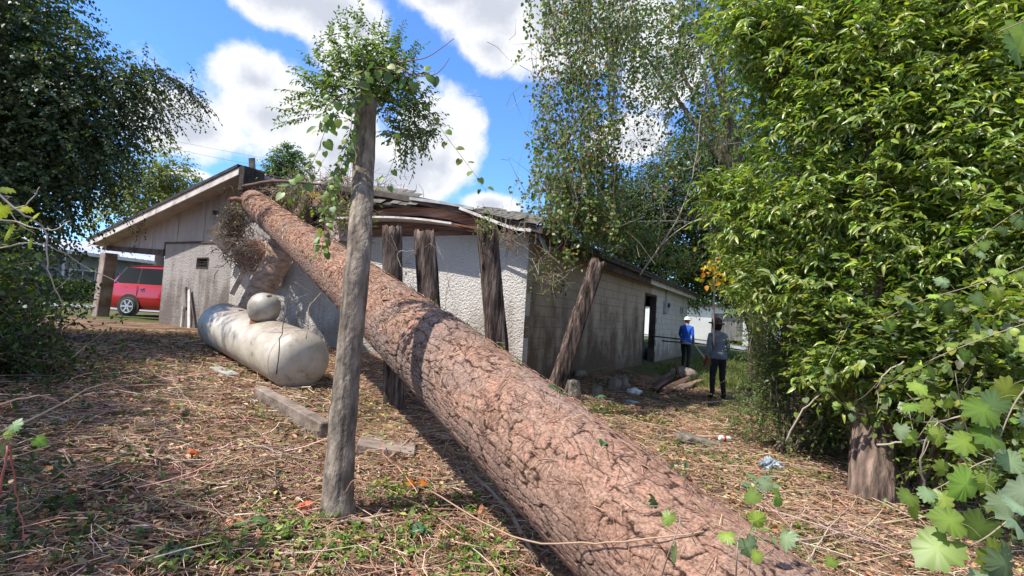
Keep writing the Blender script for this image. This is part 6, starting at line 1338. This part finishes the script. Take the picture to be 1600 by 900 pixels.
    V_('leafy vine trailing out from the tuft across the blue sky', [(650, 160, 4.2), (680, 190, 4.2), (710, 230, 4.2), (740, 270, 4.2), (760, 300, 4.2)], 13, .062)
    V_('large heart leaves clustered in front of the trunk top', [(575, 160, 3.9), (560, 130, 3.85), (585, 105, 3.85), (640, 120, 3.85), (680, 110, 3.85)], 22, .075)
    V_('large pale heart leaves bunched at the outer side of the trunk top', [(560, 170, 3.9), (530, 150, 3.85), (510, 175, 3.85), (500, 200, 3.85)], 18, .07, pal=hp[:3])
thin_trunk()

# leaves and vine on the posts and wreckage
def tufty(name, label, c, r, n, ll, pal, cat='vine', tw=20):
    c = np.asarray(c, float); root = empty(name, c, 0, label, cat); le = Acc(); st = Acc(); p = RNG.normal(0, r, (n, 3)); leaves(le, p, rdir(n), norm(rdir(n) + [0, -.4, .8]), ll * RNG.uniform(.6, 1.2, n), ll * .7, pick(pal, n, .2), T_OVAL)
    s = RNG.normal(0, r * .5, (tw, 3)); e = s + rdir(tw) * r * 2.2; tubes(st, np.stack([s, (s + e) / 2 + RNG.normal(0, r * .2, (tw, 3)), e], 1), np.array([[.005, .004, .002]]), 4, pick([(.34, .27, .20), (.20, .14, .10)], tw)); le.build('leaves', LEAF, root); st.build('twigs', TWIG, root)
mp_ = [(.12, .18, .04), (.09, .14, .04), (.20, .22, .05)]
tufty('vine_tuft', 'small leafy tuft on top of the tallest post', P(757, 352, 6.9), .10, 90, .05, mp_)
tufty('vine_tuft', 'tuft of dry leaves and stems caught under the roof corner', P(800, 372, 8.4), .18, 60, .045, [(.30, .15, .08), (.2, .18, .06)], tw=60)
tufty('vine_tuft', 'sparse leaves dangling before the block wall corner', P(855, 425, 8.4), .22, 110, .05, mp_, tw=40)
tufty('vine_tuft', 'green leaves growing out of the wreckage behind the log top', P(462, 296, 10.8), .28, 260, .07, mp_, tw=70)
tufty('vine_tuft', 'leafy debris beside the thin trunk under the roof edge', P(535, 330, 9.5), .28, 260, .07, mp_, tw=60)
tufty('vine_tuft', 'green weedy clump on the hanging sheathing', P(366, 338, 11.3), .14, 90, .06, [(.20, .21, .07), (.26, .22, .10)], tw=60)
def straw_clump(name, label, c, r, n, ln, cols, hang=.6, cat='debris', rad=.008):
    c = np.asarray(c, float); root = empty(name, c, 0, label, cat); st = Acc(); s = RNG.normal(0, 1, (n, 3)) * r; d = norm(RNG.normal(0, 1, (n, 3)) + [0, 0, -hang]); e = s + d * (ln * RNG.uniform(.4, 1.1, n))[:, None]
    tubes(st, np.stack([s, (s + e) / 2 + RNG.normal(0, ln * .12, (n, 3)), e], 1), np.array([[rad, rad * .8, rad * .4]]), 3, pick(cols, n, .3)); o = st.build('needles', TWIG, root); return root
tan = [(.56, .37, .28), (.44, .28, .20), (.30, .18, .12), (.60, .46, .34)]
straw_clump('needle_clump', 'tan clump of pine needles and twigs hanging under the log top', P(396, 396, 10.4), (.28, .2, .15), 850, .30, tan)
straw_clump('needle_clump', 'dark dry needle mass caught behind the hanging sheathing', P(370, 355, 11.2), (.16, .15, .25), 420, .28, [(.16, .11, .07), (.10, .07, .05), (.34, .26, .16)])
straw_clump('needle_clump', 'tangled twigs heaped in the roof gap behind the log', P(440, 318, 12.6), (.42, .3, .18), 1000, .35, [(.20, .12, .09), (.32, .2, .14), (.1, .07, .05)], hang=0)
straw_clump('needle_clump', 'twiggy wreckage between the orange torn limb and the thin trunk', P(545, 300, 11.5), (.6, .3, .16), 700, .4, [(.22, .15, .1), (.34, .26, .18)], hang=0)
a = Acc(); c = P(380, 292, 10.6); one_tube(a, [c - c, P(420, 284, 10.2) - c, P(460, 284, 9.8) - c, P(500, 288, 9.5) - c], [.045, .035, .03, .02], 8, (.14, .09, .07), jit=.004); o = a.build('dark_branch', TWIG); o.location = tuple(c); tag(o, 'dark curved branch arching level above the log top', 'branch')
for i, (pts, lb) in enumerate([([(478, 530, 6.2), (484, 480, 6.4), (505, 455, 6.6), (530, 440, 6.8)], 'thin forked twig standing between the tank and the log'), ([(432, 585, 6.0), (440, 520, 6.1), (452, 470, 6.3), (460, 440, 6.5)], 'dark thin vine stem crossing the near end of the tank'),
                               ([(692, 500, 6.3), (700, 440, 6.5), (690, 400, 6.5), (672, 380, 6.5)], 'wiry vine curling over the second post'), ([(628, 420, 6.3), (622, 395, 6.3), (650, 392, 6.3)], 'wiry vine bridging the first two posts')]):
    c = P(*pts[0]); a = Acc(); one_tube(a, [P(*u) - c for u in pts], np.linspace(.007, .003, len(pts)), 5, (.36, .28, .21) if i != 1 else (.08, .05, .04), jit=.006)
    for k in range(4): q0 = P(*pts[1 + k % (len(pts) - 1)]) - c; d = rdir(1)[0] * .14; one_tube(a, [q0, q0 + d, q0 + d * 1.8], [.003, .0025, .001], 4, (.34, .26, .2), sub=3)
    o = a.build('thin_vine', TWIG); o.location = tuple(c); tag(o, lb, 'vine')
# ================================================================== LITTER ON THE GROUND
def polar(n, r0, r1, a0=-52, a1=52, pw=1.0):
    r = r0 + (r1 - r0) * RNG.random(n) ** pw; t = np.radians(RNG.uniform(a0, a1, n)); x = r * np.sin(t); y = r * np.cos(t); l = (x - HA[0]) * HX[0] + (y - HA[1]) * HX[1]; w = (x - HA[0]) * HY[0] + (y - HA[1]) * HY[1]
    ok = ~((l < .05) & (w > -.05)); return x[ok], y[ok], r[ok]
def straw(n, r0, r1, ln, rad, pal, lift, **k):
    x, y, r = polar(n, r0, r1, **k); keep = RNG.random(len(x)) < .30 + 1.6 * (fbm(x * 1.4 + 50, y * 1.4, 4) - .3); x, y, r = x[keep], y[keep], r[keep]; n = len(x); z = gz(x, y); hd = RNG.uniform(0, 2 * np.pi, n); el = RNG.normal(.03, .16, n); L = RNG.uniform(*ln, n) * (1 + .03 * r)
    d = np.stack([np.cos(hd) * np.cos(el), np.sin(hd) * np.cos(el), np.sin(el)], 1); sd = np.stack([-np.sin(hd), np.cos(hd), 0 * hd], 1); c = np.stack([x, y, z + lift * RNG.random(n) + .008], 1)
    bow = RNG.normal(0, .14, n) * L; pts = np.stack([c - d * L[:, None] / 2, c + sd * bow[:, None] + [0, 0, .006], c + d * L[:, None] / 2], 1)
    q = np.repeat(pts[:, 1:2], 5, 1) * 0
    t = np.linspace(0, 1, 4); 
    for i, tt in enumerate(t): q[:, i] = pts[:, 0] * (1 - tt) ** 2 + 2 * tt * (1 - tt) * (2 * pts[:, 1] - (pts[:, 0] + pts[:, 2]) / 2) + pts[:, 2] * tt ** 2
    q = q[:, :4]; g = gz(q[..., 0], q[..., 1]) - .004; q[..., 2] = np.maximum(q[..., 2], g)
    R_ = (rad * RNG.uniform(.6, 1.5, n) * (1 + .10 * r))[:, None] * np.array([1, .9, .8, .5])
    a = Acc(); tubes(a, q, R_, 3, pick(pal, n, .28)); return a
sp_ = [(.54, .36, .245), (.43, .26, .17), (.62, .45, .31), (.31, .18, .115), (.50, .31, .205), (.22, .13, .085), (.66, .52, .37), (.40, .24, .155), (.46, .28, .18)]
tag(straw(60000, 1.5, 11, (.05, .24), .0019, sp_, .035, pw=.9).build('pine_straw', TWIG), 'thick carpet of pine straw and thin dry stems', kind='stuff')
tag(straw(2300, 1.6, 12, (.25, .6), .0027, sp_ + [(.42, .30, .22)] * 2, .08).build('twigs_litter', TWIG), 'scatter of longer dry twigs and vine stems', kind='stuff')
x, y, r = polar(34000, 1.4, 14, pw=.95); n = len(x)
grn = np.clip((fbm(x * 1.1 + 3, y * 1.1 + 8, 3) - .5) * 5, 0, 1) * .6; cl = pick([(.34, .18, .10), (.44, .27, .16), (.24, .14, .08), (.46, .34, .20), (.38, .17, .08), (.15, .09, .06), (.22, .14, .09), (.30, .19, .13)], n, .25); isg = RNG.random(n) < grn * .7 + .06
cl[isg] = pick([(.15, .20, .05), (.24, .26, .08), (.10, .15, .05), (.32, .32, .10)], isg.sum(), .25); a = Acc()
leaves(a, np.stack([x, y, gz(x, y) + .01 + .045 * RNG.random(n)], 1), norm(rdir(n) * [1, 1, .35]), norm(rdir(n) * .45 + UPV), RNG.uniform(.02, .055, n) * (1 + .04 * r), RNG.uniform(.015, .035, n) * (1 + .04 * r), cl, T_OVAL)
tag(a.build('leaf_litter', LITTER), 'fallen brown and green leaves on the ground', kind='stuff')
# low green weeds in patches
def weeds(name, label, spots, per, ll, pal, hgt):
    o = []; 
    for (px, py, rr, k) in spots:
        c = G(px, py); o += [c + [RNG.normal(0, rr), RNG.normal(0, rr), 0] for _ in range(k)]
    o = np.array(o); o[:, 2] = gz(o[:, 0], o[:, 1]); a = Acc(); n = len(o); d = norm(RNG.normal(0, .5, (n, 3)) * [1, 1, .3] + UPV * .8); shoots(a, a, o, d, RNG.uniform(.4, 1.1, n) * hgt, per, .3, ll, ll * .55, pal, T_OVAL, (.16, .2, .06), .0015, spread=1, hang=0, flat=1, jit=.22)
    tag(a.build(name, LEAF), label, kind='stuff')
weeds('weeds', 'fresh green weeds low in the litter in front of the trunk and log', [(640, 790, .14, 26), (590, 770, .1, 16), (690, 850, .18, 30), (760, 870, .14, 20), (440, 840, .14, 22), (400, 870, .12, 16), (540, 850, .12, 20), (620, 850, .14, 22), (500, 820, .1, 12), (300, 880, .14, 14), (720, 790, .1, 10), (480, 880, .16, 20), (740, 900, .15, 20)], 7, .045, [(.16, .25, .045), (.22, .30, .05), (.11, .19, .05)], .16)
weeds('weeds', 'sparse grass and weeds along the sunny side of the log', [(1010, 660, .25, 60), (1060, 700, .25, 60), (1120, 720, .25, 60), (950, 640, .2, 40), (1180, 760, .2, 40), (1090, 650, .3, 60), (1230, 740, .25, 50), (1050, 760, .12, 24), (1130, 640, .35, 60), (1250, 850, .2, 30)], 7, .045, [(.17, .22, .05), (.11, .16, .04), (.24, .25, .07)], .14)
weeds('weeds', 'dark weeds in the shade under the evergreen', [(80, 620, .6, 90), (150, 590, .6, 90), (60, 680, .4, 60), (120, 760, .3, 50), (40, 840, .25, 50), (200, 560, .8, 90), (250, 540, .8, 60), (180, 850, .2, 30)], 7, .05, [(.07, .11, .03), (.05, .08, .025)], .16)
# grass of the lawn beyond the wall
n = 26000; x = RNG.uniform(4.5, 24, n); y = 13.5 + (RNG.random(n) ** 1.6) * 20; l = (x - HA[0]) * HX[0] + (y - HA[1]) * HX[1]; w = (x - HA[0]) * HY[0] + (y - HA[1]) * HY[1]; ok = (l > .5) | (w < -.5); x, y = x[ok], y[ok]; n = len(x)
a = Acc(); leaves(a, np.stack([x, y, gz(x, y)], 1), norm(RNG.normal(0, .35, (n, 3)) + UPV), norm(rdir(n) * [1, 1, .1]), RNG.uniform(.08, .2, n), .02, pick([(.10, .15, .03), (.15, .19, .05), (.20, .20, .07)], n, .25), T_QUAD); tag(a.build('lawn_grass', LEAF), 'tufted lawn grass beyond the block wall', kind='stuff')
# single fallen branches and other small things one can pick out
def ground_branch(label, pts, r, col=(.40, .28, .20), name='fallen_branch', lift=.03, tw=2):
    w = []
    for px, py in pts: g = G(px, py); w.append(g + [0, 0, lift])
    c = w[0].copy(); a = Acc(); one_tube(a, [u - c for u in w], np.linspace(r, r * .5, len(w)), 7, col, jit=.004, sub=7)
    for k in range(tw): q0 = w[len(w) // 2] - c; d = norm(RNG.normal(0, 1, 3) * [1, 1, .1] + [0, 0, .2]) * .18; one_tube(a, [q0, q0 + d * .6, q0 + d * 1.4], [r * .5, r * .4, r * .15], 5, col, sub=3)
    o = a.build(name, TWIG); o.location = tuple(c); tag(o, label, 'branch')
for pts, r, lb in [([(455, 775), (500, 790), (585, 800)], .012, 'short dark stick at the foot of the thin trunk'), ([(740, 750), (790, 800), (830, 870), (880, 930)], .022, 'thick bare branch lying along the underside of the log'), ([(690, 770), (725, 782), (775, 788)], .014, 'curved dark branch touching the thick one beside the log'),
                   ([(610, 720), (650, 680), (664, 668)], .012, 'straight stick leaning on the brown slab'), ([(180, 712), (240, 722), (300, 728)], .014, 'pale stick lying flat in the sunny litter'), ([(340, 590), (400, 600), (445, 612), (490, 640)], .010, 'bent pale stick in front of the tank'),
                   ([(270, 600), (300, 640), (320, 660)], .009, 'thin crooked stick left of the pale beam'), ([(150, 700), (250, 690), (360, 700)], .008, 'long thin stem crossing the sunny litter'), ([(40, 800), (130, 770), (210, 740)], .016, 'dark rotting branch in the shaded corner'),
                   ([(1230, 820), (1330, 800), (1440, 810)], .010, 'tan stick crossing the ground below the thick trunk'), ([(1290, 860), (1400, 842), (1500, 850)], .008, 'thin branch nearest the corner grapevine'), ([(1200, 790), (1260, 780), (1350, 770)], .008, 'straight thin stem between the log and the thick trunk'),
                   ([(600, 830), (560, 820), (520, 826)], .02, 'thick broken stick end in the weeds below the thin trunk'), ([(360, 640), (420, 700), (430, 760)], .006, 'wiry upright stem in the litter before the pale beam'), ([(230, 560), (262, 575), (290, 590)], .008, 'grey stick in the shade behind the sunny litter')]:
    ground_branch(lb, pts, r, (.40, .29, .21) if 'dark' not in lb else (.16, .10, .075))
for i, (x0, y0, x1, y1, r, nm) in enumerate([(1230, 770, 1560, 752, .006, 'long reddish stem nearly level below the thick trunk'), (1190, 870, 1480, 800, .006, 'tan stem rising across the litter beside the log end'), (1300, 900, 1600, 800, .005, 'thin brown stem crossing under the lowest grapevine'), (1250, 905, 1330, 800, .005, 'short steep stem close to the log end'), (1380, 830, 1620, 790, .008, 'stout brown stem beneath the broad leaves'), (1420, 880, 1500, 740, .005, 'thin grey stem leaning from the brambles'), (1180, 800, 1420, 880, .006, 'pale stem slanting down from the log edge'), (1340, 775, 1470, 850, .005, 'pale stem slanting down from the thick trunk foot'),
                                              (120, 660, 330, 640, .005, 'tan stem along the edge of the evergreen shade'), (380, 700, 520, 740, .006, 'tan stem lying between the pale beam and the thin trunk'), (300, 760, 480, 700, .005, 'light stem crossing the middle of the sunny litter'), (200, 830, 420, 800, .006, 'brown stem near the shaded lower corner'), (620, 740, 720, 850, .006, 'brown stem in the weeds beside the log shadow')]):
    mx_, my_ = (x0 + x1) / 2 + RNG.normal(0, 12), (y0 + y1) / 2 + RNG.normal(0, 12); ground_branch(nm, [(x0, y0), (mx_, my_), (x1, y1)], r, pick([(.42, .30, .21), (.34, .20, .14), (.50, .40, .30)], 1)[0], lift=.06, tw=3)
a = Acc(); c = P(640, 822, 3.0); c = G(668, 822) + [0, 0, .25]; e, _ = on_log(.03, 1.9, .03); one_tube(a, [c - c, P(800, 838, 2.75) - c, P(930, 848, 2.35) - c, P(1010, 842, 2.2) - c, P(1100, 830, 2.15) - c], [.0045, .0045, .004, .004, .003], 6, (.40, .27, .18), jit=.002); o = a.build('long_stem', TWIG); o.location = tuple(c); tag(o, 'long straight tan stem lying across the lower log', 'branch')
# leaves lying on the log
for i, (s_, t_, sz, cc, lb) in enumerate([(.10, 1.35, .085, (.06, .13, .05), 'dark green leaf pair on the log crown'), (.082, 1.15, .075, (.07, .15, .06), 'three pointed green leaf lower on the log crown'), (.135, 1.5, .05, (.20, .26, .10), 'small pale leaf behind the dark pair'), (.06, 1.3, .04, (.30, .33, .15), 'tiny pale leaf before the three pointed one'),
                                          (.045, 1.9, .05, (.10, .20, .08), 'small curled green leaf near the lower crown'), (.19, 1.45, .06, (.16, .22, .05), 'light green sprig on the swollen ring'), (.165, 1.2, .05, (.14, .22, .06), 'bright sprig past the swollen ring'), (.22, 1.1, .05, (.15, .21, .06), 'yellow green leaves caught before the middle post'),
                                          (.27, 1.2, .06, (.14, .19, .05), 'leaf tuft where the log passes the second post'), (.02, 1.2, .05, (.09, .16, .06), 'green leaf between the grapevines on the log'), (-.02, 1.5, .05, (.12, .2, .06), 'green leaf at the lowest visible part of the log')]):
    p, nr = on_log(s_, t_, .02); a = Acc(); k = 5; leaves(a, RNG.normal(0, sz * .4, (k, 3)), norm(rdir(k) - nr * .3), norm(nr + rdir(k) * .3), sz * RNG.uniform(.6, 1, k), sz * .45, pick([cc], k, .15), T_LANCE); o = a.build('fallen_leaf', LEAF); o.location = tuple(p); tag(o, lb, 'leaf')
# red brown leaves, litter items
for i, (px, py, sz, cc, lb) in enumerate([(298, 716, .05, (.45, .10, .03), 'orange red leaf in the sunny litter'), (648, 764, .07, (.62, .22, .02), 'bright orange crumpled leaf by the log shadow'), (468, 802, .06, (.50, .14, .08), 'red leaf patch left of the thin trunk foot'), (390, 828, .08, (.10, .18, .06), 'large dark green leaf left of the weeds'), (655, 840, .085, (.07, .15, .07), 'bluish green lobed leaf in the weeds'), (250, 880, .09, (.16, .22, .10), 'broad pale green leaf at the lower edge'), (365, 825, .05, (.55, .26, .14), 'tan orange leaf beside the dark green one')]):
    g = G(px, py) + [0, 0, .05]; a = Acc(); k = 3; leaves(a, RNG.normal(0, sz * .25, (k, 3)) * [1, 1, .2], norm(rdir(k) * [1, 1, .3]), norm(rdir(k) * .3 + [0, -.4, 1]), sz * 1.2, sz, pick([cc], k, .12), T_GRAPE); o = a.build('fallen_leaf', LEAF); o.location = tuple(g); tag(o, lb, 'leaf')
def crumple(name, px, py, w, h, m, label, cat, seed, lift=0):
    p = G(px, py); bm = bmesh.new(); bmesh.ops.create_icosphere(bm, subdivisions=4, radius=1)
    for v in bm.verts:
        c = v.co.copy(); n_ = float(fbm(c.x * 2.2 + seed + 8, c.y * 2.2 + c.z * 2 + 8, 4)) - .5; v.co *= (1 + 1.3 * n_); v.co.x *= w / 2; v.co.y *= w / 2.4; v.co.z *= h / 2
    me = bpy.data.meshes.new(name); bm.to_mesh(me); bm.free(); me.materials.append(m); o = bpy.data.objects.new(name, me); o.location = (p[0], p[1], p[2] + h * .4 + lift); link(o); tag(o, label, cat)
rag = nmat('white_plastic', (.62, .62, .62), (.80, .80, .80), scale=8, rough=.5, bump=.6, bscale=14, dist=.02); gplast = nmat('grey_plastic', (.16, .20, .24), (.45, .50, .54), scale=9, rough=.4, bump=.6, bscale=14, dist=.02)
crumple('plastic_bag', 992, 617, .32, .14, rag, 'crumpled white plastic bag in the leaves near the block pair', 'bag', 3)
crumple('plastic_scrap', 985, 632, .34, .08, gplast, 'greyish plastic scrap just below the white bag', 'rubbish', 5)
crumple('plastic_sheet', 1202, 738, .22, .16, gplast, 'blue grey crumpled plastic sheet standing up in the weeds', 'rubbish', 9)
crumple('rag', 1218, 665, .14, .05, rag, 'small white scrap under the fine shrub', 'rubbish', 2)
b = MB(); g = G(1132, 692); b.lathe([(.03, -.08), (.036, -.074), (.036, .07), (.03, .08)], 20, Matrix.Rotation(R(90), 4, 'Y') @ Matrix.Rotation(.2, 4, 'X')); o = b.build('drink_can', rag, smooth=True, auto=.6); o.location = (g[0], g[1], g[2] + .06); o.rotation_euler = (0, .1, .3); tag(o, 'white and red drink can lying by the grey chunk', 'can')
b = MB(); b.lathe([(.0368, -.03), (.0368, .03)], 20, Matrix.Rotation(R(90), 4, 'Y')); b.build('red_band', nmat('red_print', (.5, .03, .03), (.6, .04, .04), bump=0), o)
# hosta-like pale leaves by the log's far side
c = G(1180, 775); root = empty('pale_leaved_plant', c, 0, 'low plant with broad blue green leaves between log and shrub', 'plant')
for k in range(11):
    a = Acc(); t = k * 2.4; d = norm([math.cos(t), math.sin(t), RNG.uniform(-.1, .6)]); s_ = RNG.uniform(.06, .11); leaves(a, np.zeros((1, 3)), d[None], norm([[0, -.5, 1]]), s_, s_ * .6, pick([(.20, .30, .22), (.14, .24, .12), (.26, .34, .26)], 1, .1), T_HEART); o = a.build('leaf', LEAF, root); o.location = (math.cos(t) * .06 * (k % 3), math.sin(t) * .06 * (k % 3), .07 + .012 * k)
    
# pine cones
cone = MB(); prof_ = [(.006, 0), (.020, .008), (.030, .025), (.028, .045), (.017, .062), (.004, .072)]; cone.lathe(prof_, 14)
for j in range(7):
    for k in range(8):
        t = 2 * math.pi * (k + .5 * (j % 2)) / 8; z = .008 + j * .0085; r_ = float(np.interp(z, [p_[1] for p_ in prof_], [p_[0] for p_ in prof_])); x0, y0 = math.cos(t), math.sin(t)
        cone.add([(x0 * r_ - y0 * .006, y0 * r_ + x0 * .006, z), (x0 * r_ + y0 * .006, y0 * r_ - x0 * .006, z), (x0 * (r_ + .012), y0 * (r_ + .012), z + .006), (x0 * r_, y0 * r_, z + .007)], [(0, 1, 2), (1, 3, 2), (3, 0, 2), (0, 3, 1)])
cm = nmat('pine_cone', (.14, .085, .055), (.32, .21, .14), scale=30, bump=.3); c0 = None
for i, (px, py, lb) in enumerate([(435, 770, 'grey pine cone in the litter left of the thin trunk'), (820, 885, 'pine cone in the shade against the underside of the log'), (280, 655, 'pine cone in the sunny litter before the shade'), (700, 870, 'pine cone at the lower edge among the weeds')]):
    g = G(px, py); o = cone.build('pine_cone', cm) if c0 is None else link(c0.copy()); c0 = c0 or o; o.location = (g[0], g[1], g[2] + .05); o.rotation_euler = (1.4, .2, i * 1.3); o.scale = (1.3,) * 3; tag(o, lb, 'pine cone', 'pine cones in the litter')
